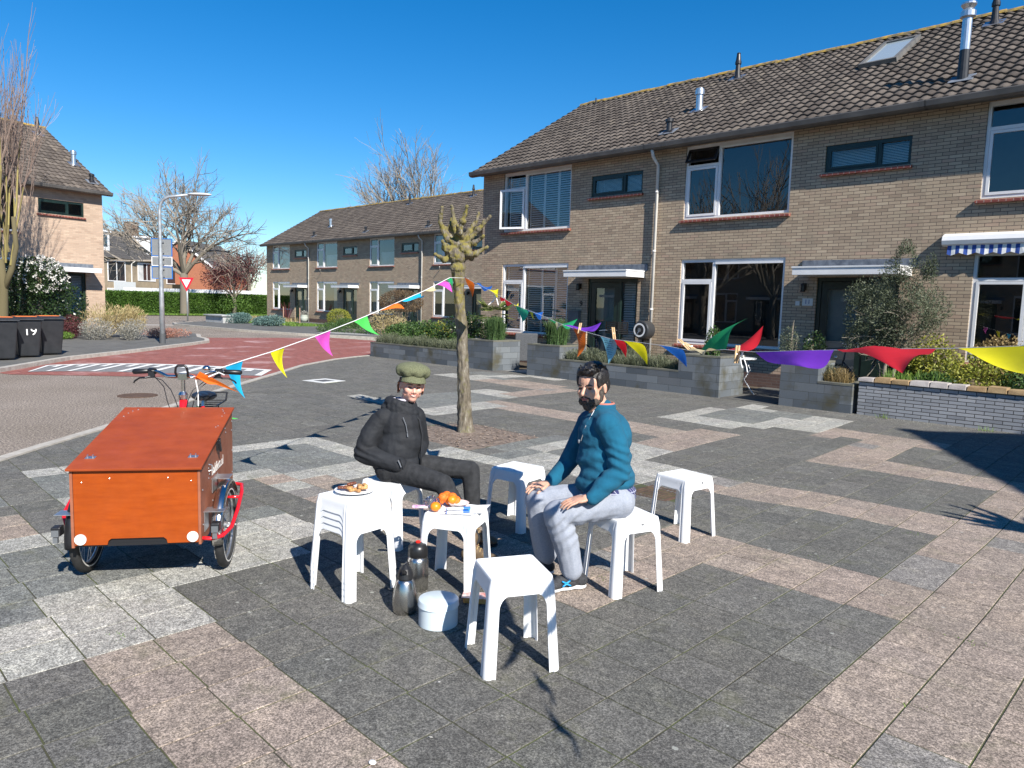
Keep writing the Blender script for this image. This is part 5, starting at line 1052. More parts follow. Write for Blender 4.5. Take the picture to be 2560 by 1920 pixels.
    for o in t.children: o.data.polygons.foreach_set('use_smooth', [len(p.vertices) == 4 for p in o.data.polygons]); o.data.set_sharp_from_angle(angle=math.radians(35))
    t = empty('snack_box', (-2.86, 2.66, .012), math.radians(40), 'clear plastic snack box of orange biscuits behind the round tin', 'box'); m = MB(); m.box(-.07, .07, -.035, .035, .001, .035); m.build('biscuits', mat('biscuit', (.60, .22, .04), (.75, .40, .12), ns=60, rough=.6, bump=.6), t, bevel=.008); m = MB(); m.box(-.078, .078, -.043, .043, .036, .039); m.build('lid', mat('box_label', (.55, .15, .12), (.75, .70, .66), ns=26, rough=.3), t)
smallthings()

# ------------------------------------------------------------------ cargo tricycle
def cargo_bike():
    T = empty('cargo_tricycle', (-4.236, 1.362, .012), math.radians(55.6), 'cargo tricycle with a closed orange brown plywood box and chrome handlebar', 'cargo bike')
    W, L, z0, z1, z2 = .668, .961, .262, .685, .870
    def plymat(name, a, b, c):
        m, nt, bs = _new(name); v = coords(nt, scale=(2.2, 2.2, 14)); bs.inputs['Roughness'].default_value = .34
        col = ramp(nt, nz(nt, v, 2.2, 6, .65), [(.25, a), (.5, b), (.75, c)]); v2 = coords(nt)
        col = mixc(nt, .4, col, ramp(nt, nz(nt, v2, 5, 5, .7), [(.35, (.72,)*3), (.65, (1.1,)*3)]), 'MULTIPLY')
        lk(nt, col, bs.inputs['Base Color']); lk(nt, ramp(nt, nz(nt, v2, 9, 5, .7), [(.3, .40), (.7, .62)]), bs.inputs['Roughness']); bs.inputs['IOR'].default_value = 1.36; bumpn(nt, bs, nz(nt, v, 30, 3), .08, .002); return m
    PF = plymat('plywood_sunlit', (.27, .042, .002), (.33, .056, .003), (.37, .068, .005)); PL = plymat('plywood_skylit', (.25, .042, .010), (.31, .056, .013), (.35, .068, .018)); PS = plymat('plywood_side', (.26, .09, .05), (.31, .11, .06), (.34, .12, .07))  # front and lid are one plywood; sun and sky light tinted into their colours
    RED = mat('red_frame_paint', (.62, .012, .02), rough=.25, coat=.5); TY = mat('tyre_rubber', (.018, .018, .018), (.03, .03, .03), ns=30, rough=.8, bump=.3, bs=90); CH = mat('chrome', (.66, .64, .61), rough=.2, metal=1); BK = mat('bike_black', (.012, .012, .014), rough=.4); REFW = mat('reflector_white', (.78, .76, .72), rough=.3)
    h = W/2
    f = MB()   # front panel with the cut-out at the bottom
    pts = [(-h+.016, z0), (-.155, z0), (-.150, z0+.022), (-.135, z0+.034), (.135, z0+.034), (.150, z0+.022), (.155, z0), (h-.016, z0), (h-.016, z1-.002), (-h+.016, z1-.002)]
    f.prism([(x, .012, z) for x, z in pts], (0, -.012, 0)); f.build('front_panel', PF, T)
    for s in (-1, 1):
        m = MB(); x = s*h; m.prism([(x, -.004, z0-.012), (x, L, z0-.012), (x, L, z2), (x, -.004, z1)], (-s*.014, 0, 0)); m.build('side_panel', PS, T)
    m = MB(); m.box(-h+.015, h-.015, L-.012, L, z0, z2-.004); m.build('back_panel', PS, T); m = MB(); m.box(-h+.015, h-.015, .014, L-.013, z0-.012, z0+.004); m.box(-.30, .30, .016, .05, z0-.01, z0+.03); m.build('floor', BK, T)
    sl = math.atan2(z2-z1, L); m = MB(); n = np.array((0, -math.sin(sl), math.cos(sl))); d = np.array((0, math.cos(sl), math.sin(sl)))
    c = np.array((0, L/2-.004, (z1+z2)/2))+n*.008; m.obox(c, (1, 0, 0), d, n, h+.012, (L/2+.022)/math.cos(sl), .0065); lid = m.build('lid', PL, T, bevel=.002)
    m = MB()
    for x in (-.27, .27):
        m = MB(); q = np.array((x, .13, z1+(z2-z1)*.13/L))+n*.016; m.obox(q, (1, 0, 0), d, n, .026, .018, .002); m.obox(q+n*.008-np.array((.014, 0, 0)), (1, 0, 0), d, n, .003, .006, .009); m.obox(q+n*.008+np.array((.014, 0, 0)), (1, 0, 0), d, n, .003, .006, .009); m.build('lid_hinge', ALU, lid)
    b = MB()
    for (x, y) in ((-.30, .80), (-.29, .86), (-.275, .90), (-.25, .93), (.30, .80), (.305, .86), (.29, .90), (.28, .93), (.30, .60), (.31, .62)):
        q = np.array((x, y, z1+(z2-z1)*y/L))+n*.016; b.ell(q, .005, .005, .004, 8, m=5)
    for (y, z) in ((.70, .79), (.72, .76), (.93, .80), (.92, .74), (.93, .60), (.93, .45), (.30, .42), (.04, .55), (.04, .35), (.45, .55), (.2, .64), (.2, .58), (.22, .6)): b.ell((h+.002, y, z), .004, .005, .005, 8, m=5)
    for (x, z) in ((-.275, .615), (-.135, .635), (.165, .635), (.285, .615)): b.ell((x, -.001, z), .004, .003, .004, 8, m=5)
    b.build('bolts', ALU, T)
    for s in (-1, 1): m = MB(); m.tube([(s*(h-.045), -.001, z0+.034), (s*(h-.045), -.008, z0+.034)], .030, 28); r = m.build('reflector', REFW, T); m = MB(); m.ell((s*(h-.045), -.009, z0+.034), .004, .003, .004, 8, m=5); m.build('screw', ALU, r)
    m = MB(); m.obox((h+.012, .44, .735), (0, 1, .2), (1, 0, 0), (0, -.2, 1), .016, .012, .035); m.obox((h+.024, .43, .72), (0, 1, .6), (1, 0, 0), (0, -.6, 1), .009, .006, .03); m.build('latch', BK, T)
    m = MB(); m.tube([(h+.004, .19, .665), (h+.02, .2, .66), (h+.02, .2, .63), (h+.004, .19, .625)], .004, 6); m.build('hasp', ALU, T)
    text_mesh('side_lettering', 'Bakfiets.nl', .085, REFW, T, (h+.0022, .46, .60), (PI/2, .0, PI/2), .0006)
    # wheels
    def wheel(x, y, r, tw, name='wheel', parent=T, spokes=28):
        w = empty(name, (x, y, r), 0); w.parent = parent
        def ring(R, rr, mt, nm, n=56, k=10, fx=0):
            V = []; F = []
            for i in range(n):
                a = 2*PI*i/n
                for j in range(k): b_ = 2*PI*j/k; V.append((fx+rr*math.cos(b_)*1.0, (R+rr*math.sin(b_))*math.cos(a), (R+rr*math.sin(b_))*math.sin(a)))
            for i in range(n):
                for j in range(k): F.append((i*k+j, ((i+1) % n)*k+j, ((i+1) % n)*k+(j+1) % k, i*k+(j+1) % k))
            return fast(nm, V, F, [mt], w, smooth=True)
        ring(r-tw, tw, TY, 'tyre'); ring(r-tw*2.1, .009, ALU, 'rim')
        for s in (-1, 1):
            V = []; F = []; n = 56
            for i in range(n):
                a = 2*PI*i/n
                for q in (r-tw*1.62, r-tw*1.30): V.append((s*tw*.93, q*math.cos(a), q*math.sin(a)))
            for i in range(n): F.append((2*i, 2*i+1, 2*((i+1) % n)+1, 2*((i+1) % n)))
            fast('reflective_band', V, F, [REFW], w)
        sp = MB()
        for i in range(spokes): a = 2*PI*i/spokes; a2 = a+(.35 if i % 2 else -.35); sx = .02*(1 if i % 4 < 2 else -1); sp.tube([(sx, .02*math.cos(a2), .02*math.sin(a2)), (0, (r-tw*2.2)*math.cos(a), (r-tw*2.2)*math.sin(a))], .0013, 4)
        sp.build('spokes', ALU, w); hb = MB(); hb.tube([(-.045, 0, 0), (.045, 0, 0)], .018, 12); hb.tube([(-.06, 0, 0), (.06, 0, 0)], .007, 8); hb.build('hub', ALU, w)
    R = .255; xw = .402
    for s in (-1, 1):
        xw = .402 if s > 0 else .370
        wheel(s*xw, .344, R, .026)
        m = MB(); A = np.linspace(math.radians(-8), math.radians(150), 22); V = []; F = []
        for a in A:
            for (dx, dr) in ((-.034, -.008), (-.022, .006), (0, .011), (.022, .006), (.034, -.008)): V.append((s*xw+dx, .344-(R+.018+dr)*math.cos(a), R+(R+.018+dr)*math.sin(a)))
        for i in range(len(A)-1):
            for j in range(4): F.append((i*5+j, i*5+j+1, (i+1)*5+j+1, (i+1)*5+j))
        m.add(V, F); o = m.build('mudguard', CH if s > 0 else BK, T, smooth=True); q = o.modifiers.new('s', 'SOLIDIFY'); q.thickness = .002
        m = MB(); m.box(min(s*h, s*(h+.11)), max(s*h, s*(h+.11)), .06, .16, .475-.06, .479-.06); m.box(min(s*(h+.002), s*(h+.006)), max(s*(h+.002), s*(h+.006)), .06, .16, .30, .415); m.build('bracket', ALU, T)
        m = MB(); m.box(min(s*h, s*(h+.10)), max(s*h, s*(h+.10)), .28, .40, .555, .559); m.box(min(s*(h+.002), s*(h+.006)), max(s*(h+.002), s*(h+.006)), .28, .40, .47, .555); m.build('bracket', ALU, T)
        m = MB(); m.obox((s*(h+.075), .015, .345), (1, 0, 0), (0, 1, 0), (0, 0, 1), .024, .03, .026); l = m.build('lamp', BK, T, bevel=.006); m = MB(); m.obox((s*(h+.075), -.019, .338), (1, 0, 0), (0, 1, 0), (0, 0, 1), .018, .004, .018); m.obox((s*(h+.075), -.012, .300), (1, 0, 0), (0, 1, 0), (0, 0, 1), .012, .010, .016); m.build('lens', mat('lamp_lens', (.12, .13, .14), rough=.08, ior=1.9), l)
        m = MB(); m.tube(([(s*(h-.01), .03, .275), (s*(h+.05), .03, .27), (s*(h+.10), .06, .275), (s*(h+.135), .14, .30)] if s > 0 else [(s*(h+.06), .20, .28), (s*(h+.10), .21, .30)])+[ (s*(h+.145), .28, .36), (s*(h+.145), .44, .43), (s*(h+.13), .54, .455), (s*(h+.08), .57, .455), (s*(h+.02), .575, .45)], .0115, 10); m.tube([(s*(h+.145), .40, .412), (s*(h+.06), .40, .412)], .009, 8); m.build('side_guard', RED, T, smooth=True)
    ax = MB(); ax.tube([(-xw, .344, R), (xw, .344, R)], .014, 10); ax.tube([(0, .34, .24), (0, .9, .24), (0, 1.12, .30)], .024, 12); ax.build('axle', BK, T)
    # rear half of the frame
    fr = MB(); fr.tube([(0, 1.02, .33), (0, 1.062, .935)], .026, 14); fr.tube([(0, 1.05, .60), (0, 1.25, .40), (0, 1.50, .30)], .022, 12); fr.tube([(0, 1.50, .30), (0, 1.64, .80)], .017, 12)
    for s in (-1, 1): fr.tube([(s*.02, 1.50, .30), (s*.06, 1.98, .33)], .010, 8); fr.tube([(s*.02, 1.62, .70), (s*.06, 1.98, .33)], .008, 8)
    fr.build('frame', RED, T, smooth=True)
    wheel(0, 1.98, .33, .022, spokes=32)
    st = MB(); st.tube([(0, 1.06, .86), (0, 1.068, .98), (0, 1.066, 1.075)], .014, 12); st.lathe([(.03, 0), (.032, .03), (.02, .05)], (0, 1.06, .935), 14); st.obox((0, 1.066, 1.088), (1, 0, 0), (0, 1, 0), (0, 0, 1), .03, .02, .02); st.build('stem', CH, T, smooth=False)
    hb = [(-.36, 1.215, 1.105), (-.24, 1.16, 1.115), (-.17, 1.11, 1.115), (-.10, 1.07, 1.088), (0, 1.066, 1.088), (.10, 1.07, 1.088), (.17, 1.11, 1.115), (.24, 1.16, 1.115), (.36, 1.215, 1.105)]
    P = []
    for a, b_ in zip(hb[:-1], hb[1:]):
        for t in (0, .33, .66): P.append(np.array(a)*(1-t)+np.array(b_)*t)
    P.append(np.array(hb[-1])); m = MB(); m.tube(P, .0115, 12); bar = m.build('handlebar', CH, T, smooth=True)
    for s in (-1, 1):
        m = MB(); m.tube([(s*.355, 1.212, 1.105), (s*.345, 1.208, 1.106), (s*.245, 1.163, 1.115)], [.0165, .0185, .0165], 14); m.build('grip', BK, bar, smooth=True)
        m = MB(); m.tube([(s*.235, 1.158, 1.116), (s*.20, 1.135, 1.116)], .023, 14); m.obox((s*.215, 1.12, 1.095), (1, 0, 0), (0, 1, 0), (0, 0, 1), .018, .018, .022); m.tube([(s*.215, 1.11, 1.085), (s*.25, 1.10, 1.075), (s*.29, 1.115, 1.072), (s*.325, 1.13, 1.05), (s*.335, 1.135, 1.035)], [.007, .007, .006, .006, .005], 8); m.build('brake_lever', BK, bar, smooth=False)
        m = MB(); m.tube([(s*.21, 1.12, 1.08), (s*.14, 1.09, 1.06), (s*.07, 1.03, 1.0), (s*.04, 1.02, .93), (s*.02, 1.03, .85), (s*.03, 1.04, .6)], .003, 6); m.tube([(s*.20, 1.12, 1.085), (s*.12, 1.05, 1.02), (s*.085, .99, .93), (s*.05, 1.0, .80)], .003, 6); m.build('cable', BK, bar)
    m = MB(); m.lathe([(.026, 0), (.028, .012), (.024, .022), (.012, .030), (0, .031)], (.145, 1.10, 1.132), 18); m.build('bell', CH, bar, smooth=True)
    m = MB()
    for s in (-1, 1): m.tube([(s*.035, 1.05, 1.09), (s*.040, 1.03, 1.12), (s*.034, 1.02, 1.155), (s*.02, 1.02, 1.168)], .008, 8)
    m.tube([(-.022, 1.02, 1.168), (.022, 1.02, 1.168)], .008, 8); m.build('display_bracket', BK, bar)
    # saddle, seat post and carrier
    m = MB(); m.ell((0, 1.70, .875), .095, .10, .038, 18, m=10); m.ell((0, 1.60, .882), .055, .09, .030, 16, m=10); m.ell((0, 1.52, .885), .028, .06, .024, 14, m=8)
    blobs('saddle', m, .006, mat('saddle_black', (.014, .016, .022), rough=.42), T, 5); m = MB(); m.tube([(0, 1.64, .78), (0, 1.66, .86)], .013, 10); m.build('seat_post', ALU, T)
    m = MB()
    for s in (-1, 1): m.tube([(s*.07, 1.78, .78), (s*.075, 2.15, .78)], .007, 8); m.tube([(s*.07, 1.86, .78), (s*.065, 1.98, .34)], .006, 8); m.tube([(s*.075, 2.15, .78), (s*.075, 2.20, .84)], .007, 8)
    for y in (1.78, 1.9, 2.02, 2.15): m.tube([(-.075, y, .78), (.075, y, .78)], .005, 8)
    m.tube([(-.075, 2.20, .84), (.075, 2.20, .84)], .007, 8); m.build('carrier', BK, T)
    m = MB(); m.tube([(-.12, 1.5, .30), (.12, 1.5, .30)], .008, 8); m.obox((.15, 1.40, .24), (1, 0, 0), (0, 1, 0), (0, 0, 1), .045, .035, .012); m.obox((-.15, 1.60, .36), (1, 0, 0), (0, 1, 0), (0, 0, 1), .045, .035, .012); m.tube([(.1, 1.5, .30), (.1, 1.41, .24)], .009, 8); m.tube([(-.1, 1.5, .30), (-.1, 1.59, .36)], .009, 8); m.build('pedals', BK, T)
cargo_bike()
# ------------------------------------------------------------------ bunting: the points where each tape hangs and the corners of every pennant
TAPE1 = [(-5.180, 2.106, 1.100), (-5.279, 2.332, 1.142), (-5.355, 2.505, 1.175), (-5.479, 2.790, 1.223), (-5.710, 3.316, 1.330), (-5.953, 3.871, 1.455), (-6.136, 4.287, 1.558), (-6.311, 4.687, 1.660), (-6.506, 5.132, 1.773), (-6.630, 5.415, 1.855), (-6.771, 5.737, 1.952)]
TAPE2 = [(-7.339, 6.431, 2.008), (-6.475, 5.876, 1.896), (-5.203, 5.060, 1.732), (-4.677, 4.723, 1.657), (-3.705, 4.099, 1.564), (-3.339, 3.864, 1.524), (-2.888, 3.575, 1.495), (-2.524, 3.341, 1.476), (-2.177, 3.118, 1.480), (-1.866, 2.918, 1.482), (-1.680, 2.799, 1.476), (-1.439, 2.644, 1.501), (-1.296, 2.553, 1.505), (-1.254, 2.526, 1.507), (-0.770, 2.215, 1.554), (-0.487, 2.033, 1.579), (-0.347, 1.944, 1.594)]
PEN1 = [('cyan', (-5.279, 2.332, 1.142), (-5.355, 2.505, 1.175), (-5.234, 2.461, 0.900)),
 ('yellow', (-5.479, 2.790, 1.223), (-5.551, 2.952, 1.257), (-5.438, 2.912, 1.012)),
 ('pink', (-5.710, 3.316, 1.330), (-5.804, 3.531, 1.374), (-5.715, 3.505, 1.150)),
 ('green', (-5.953, 3.871, 1.455), (-6.047, 4.086, 1.507), (-5.938, 4.157, 1.321)),
 ('orange', (-6.136, 4.287, 1.558), (-6.255, 4.559, 1.625), (-6.149, 4.609, 1.579)),
 ('blue', (-6.311, 4.687, 1.660), (-6.476, 5.065, 1.750), (-6.368, 5.046, 1.728)),
 ('cream', (-6.506, 5.132, 1.773), (-6.598, 5.343, 1.830), (-6.538, 5.394, 1.809)),
 ('pink', (-6.630, 5.415, 1.855), (-6.720, 5.621, 1.905), (-6.566, 5.610, 1.775)),
 ('green', (-6.741, 5.669, 1.926), (-6.789, 5.777, 1.954), (-6.727, 5.746, 1.849))]
PEN2 = [('orange', (-7.191, 6.336, 1.992), (-6.699, 6.020, 1.921), (-6.880, 6.209, 1.731)),
 ('blue', (-6.402, 5.830, 1.885), (-5.790, 5.437, 1.806), (-6.229, 5.930, 1.866)),
 ('yellow', (-5.771, 5.425, 1.810), (-5.323, 5.137, 1.750), (-5.722, 5.538, 1.818)),
 ('red', (-5.202, 5.060, 1.730), (-4.720, 4.750, 1.662), (-5.187, 5.111, 1.724)),
 ('yellow', (-4.678, 4.723, 1.659), (-4.460, 4.583, 1.633), (-4.772, 4.881, 1.671)),
 ('teal', (-4.594, 4.669, 1.645), (-4.211, 4.423, 1.609), (-4.317, 4.471, 1.506)),
 ('blue', (-4.247, 4.446, 1.612), (-3.876, 4.209, 1.578), (-4.208, 4.608, 1.602)),
 ('yellow', (-4.187, 4.408, 1.606), (-4.049, 4.320, 1.593), (-4.090, 4.381, 1.531)),
 ('green', (-3.705, 4.099, 1.564), (-3.403, 3.905, 1.533), (-3.655, 4.399, 1.558)),
 ('cream', (-3.481, 3.955, 1.539), (-3.335, 3.861, 1.524), (-3.416, 3.893, 1.482)),
 ('purple', (-3.327, 3.856, 1.522), (-2.936, 3.605, 1.497), (-3.129, 4.021, 1.549)),
 ('orange', (-3.145, 3.740, 1.516), (-2.908, 3.587, 1.494), (-2.987, 3.606, 1.332)),
 ('sky', (-2.679, 3.440, 1.482), (-2.480, 3.313, 1.475), (-2.530, 3.333, 1.334)),
 ('red', (-2.546, 3.355, 1.478), (-2.397, 3.259, 1.476), (-2.478, 3.426, 1.371)),
 ('yellow', (-2.367, 3.240, 1.478), (-2.177, 3.118, 1.478), (-2.171, 3.190, 1.363)),
 ('blue', (-1.980, 2.991, 1.482), (-1.804, 2.879, 1.482), (-1.791, 2.950, 1.391)),
 ('cream', (-1.709, 2.818, 1.476), (-1.485, 2.674, 1.498), (-1.538, 2.660, 1.472)),
 ('green', (-1.608, 2.753, 1.484), (-1.431, 2.639, 1.502), (-1.407, 2.757, 1.627)),
 ('red', (-1.423, 2.634, 1.502), (-1.301, 2.556, 1.505), (-1.322, 2.719, 1.600)),
 ('purple', (-1.252, 2.524, 1.507), (-0.878, 2.285, 1.545), (-0.876, 2.092, 1.498)),
 ('red', (-0.867, 2.277, 1.546), (-0.543, 2.070, 1.574), (-0.545, 1.831, 1.522)),
 ('yellow', (-0.487, 2.033, 1.579), (-0.273, 1.896, 1.603), (-0.258, 1.655, 1.550))]
FCOL = {'cyan': (.01, .48, .80), 'yellow': (.86, .78, .01), 'pink': (.80, .10, .55), 'green': (.01, .30, .10), 'lime': (.10, .70, .12), 'orange': (.90, .19, .015), 'blue': (.01, .13, .52), 'cream': (.70, .60, .36), 'red': (.62, .012, .025), 'teal': (.03, .42, .25), 'purple': (.17, .03, .50), 'sky': (.22, .55, .68)}
def clothmat(c):
    n = 'pennant_'+c
    if n in MATS: return MATS[n]
    m, nt, b = _new(n); b.inputs['Roughness'].default_value = .75; col = FCOL[c]
    cc = mixc(nt, .25, col, ramp(nt, nz(nt, coords(nt), 18, 3), [(.35, tuple(x*.75 for x in col)), (.65, col)])); lk(nt, cc, b.inputs['Base Color'])
    tr = nt.nodes.new('ShaderNodeBsdfTranslucent'); mx = nt.nodes.new('ShaderNodeMixShader'); mx.inputs[0].default_value = .35; lk(nt, cc, tr.inputs[0]); lk(nt, b.outputs[0], mx.inputs[1]); lk(nt, tr.outputs[0], mx.inputs[2]); lk(nt, mx.outputs[0], nt.nodes['Material Output'].inputs[0])
    MATS[n] = m; return m
TAPEM = mat('tape_white', (.78, .77, .76), rough=.8); WOOD = mat('peg_wood', (.55, .36, .18), (.68, .47, .26), ns=30, rough=.7)
def pennant(parent, col, A, B, T, seed, curl=.12, label=None):
    A, B, T = map(np.array, (A, B, T)); rng = random.Random(seed); N = 8; ba = B-A; n = np.cross(ba, T-A); n /= np.linalg.norm(n)+1e-9
    if n[2] < 0: n = -n
    w = np.linalg.norm(ba); h = np.linalg.norm(T-(A+B)/2); ph = rng.uniform(0, 6); amp = curl*h*rng.choice((-1, 1)); V = []; F = []
    def S(u, v):
        p = (A+ba*u)*(1-v)+T*v; return p+n*(amp*math.sin(PI*v)*(.6+.4*u)+.05*w*math.sin(ph+u*5+v*3)*(1-v)*min(1, v*5))
    for i in range(N+1):
        for j in range(N+1): V.append(S(j/N, i/N*.995))
    for i in range(N):
        for j in range(N): a = i*(N+1)+j; F.append((a, a+1, a+N+2, a+N+1))
    o = fast('pennant', V, F, [clothmat(col)], parent, smooth=True)
    if label: o['label'] = label
    return o, S, n
def bunting():
    G = empty('bunting_line', (0, 0, 0), 0, 'bunting of small pennants from the cargo bike handlebar up to the pollarded tree', 'bunting')
    m = MB(); m.tube([(-5.02, 1.98, 1.10)]+TAPE1+[(-6.80, 6.0, 1.96)], .006, 6, flat=.5); m.build('tape', TAPEM, G, smooth=True)
    for k, (c, A, B, T) in enumerate(PEN1): pennant(G, {'green': 'lime' if k == 3 else 'green', 'cyan': 'cyan', 'blue': 'cyan'}.get(c, c), A, B, T, k+1, .16)
    # the loose end wound round the handlebar, with an orange and a green pennant
    pennant(G, 'orange', (-5.02, 2.04, 1.14), (-5.035, 2.01, 1.09), (-4.98, 2.30, .98), 30, .1, 'orange pennant wound round the handlebar'); pennant(G, 'orange', (-5.04, 1.98, 1.13), (-4.99, 2.06, 1.07), (-5.00, 2.16, 1.05), 31, .1)
    m = MB(); m.tube([(-5.05, 2.02, 1.10), (-5.03, 2.03, 1.0), (-5.03, 2.03, .90)], .004, 6); m.tube([(-5.02, 2.10, 1.10), (-4.99, 2.16, 1.13), (-5.0, 2.20, 1.11)], .005, 6); m.build('loose_tape', TAPEM, G)
    pennant(G, 'lime', (-5.03, 2.0, .91), (-4.99, 2.06, .87), (-4.95, 2.28, .80), 33, .1, 'bright green pennant hanging behind the box')
    H = empty('bunting_line', (0, 0, 0), 0, 'bunting of large pennants from the pollarded tree past the bearded man to the right', 'bunting')
    m = MB(); m.tube([(-6.94, 6.2, 1.96)]+TAPE2+[(-.05, 1.75, 1.66), (.6, 1.34, 1.78), (2.3, .3, 2.2)], .0013, 6); m.build('string', TAPEM, H, smooth=True)
    ink = mat('ink_dark', (.03, .03, .05), rough=.8)
    for k, (c, A, B, T) in enumerate(PEN2):
        big = k >= 19
        o, S, n = pennant(H, c, A, B, T, 50+k, .05 if big else .14)
        if k in (11, 12):     # handwriting on the two notes
            o['label'] = 'orange paper pennant with handwriting' if k == 11 else 'light blue paper pennant with handwriting'
            mb = MB()
            for r in range(7):
                v = .12+r*.085; us = np.linspace(.18, .80-.25*(r/7), 18)
                for q in range(17):
                    if (q*7+r*3) % 5 == 0: continue
                    for sg in (1, -1):
                        a = S(us[q], v+.012*math.sin(q*2.3+r))+n*.0012*sg; b_ = S(us[q+1], v+.012*math.sin((q+1)*2.3+r))+n*.0012*sg; d = np.array((0, 0, .0022)); mb.add([a, b_, b_+d, a+d], [(0, 1, 2, 3)])
            mb.build('handwriting', ink, o)
    # pennants of the same string beyond the right edge of the view: their shadows fall in the foreground
    for k, (A, B, T, c) in enumerate((((-.06, 1.755, 1.66), (.14, 1.63, 1.69), (.19, 1.58, 1.62), 'blue'), ((.27, 1.55, 1.72), (.48, 1.42, 1.75), (.54, 1.37, 1.66), 'green'))): pennant(H, c, A, B, T, 90+k, .2)
    m = MB(); P = np.array((-1.33, 2.575, 1.50))
    for (a, b, c, d) in (((0, 0, 0), (.01, .005, -.03), (.016, .01, -.05), (.022, .01, -.075)), ((.005, 0, 0), (-.005, 0, -.02), (0, .0, -.045), (.006, 0, -.06))): m.tube([P+np.array(q) for q in (a, b, c, d)], .0022, 6)
    Q = np.array((-5.42, 5.2, 1.745)); m.tube([Q, Q+np.array((-.02, .0, -.06)), Q+np.array((-.06, -.03, -.10))], .006, 6); m.tube([Q, Q+np.array((.02, .01, -.05)), Q+np.array((.03, .02, -.10))], .006, 6); m.build('loose_end', TAPEM, H)
    for k, (p, d, lb) in enumerate((((-3.02, 3.66, 1.515), (.1, .1, 1), 'wooden clothes peg holding the orange note'), ((-2.50, 3.33, 1.51), (-.12, -.1, 1), 'wooden clothes peg holding the light blue note'), ((-1.75, 2.85, 1.50), (-.6, -.5, .75), 'wooden clothes peg sticking up by the cream pennant'), ((-1.70, 2.82, 1.495), (-.75, -.6, .55), 'second wooden clothes peg by the cream pennant'), ((-1.355, 2.585, 1.49), (.03, .02, 1), 'upright wooden clothes peg on the small red pennant'))):
        t = empty('clothes_peg', p, 0, lb, 'clothes peg', 'wooden clothes pegs on the bunting'); d = np.array(d, float); d /= np.linalg.norm(d)
        for s in (-1, 1): mb = MB(); mb.obox(RT*.005*s+d*.0, RT*1+d*.06*s, CM, d, .0035, .005, .034); mb.build('peg_half', WOOD, t)
        mb = MB(); mb.tube([RT*-.009, RT*.009], .004, 8); mb.build('spring', ALU, t)
bunting()

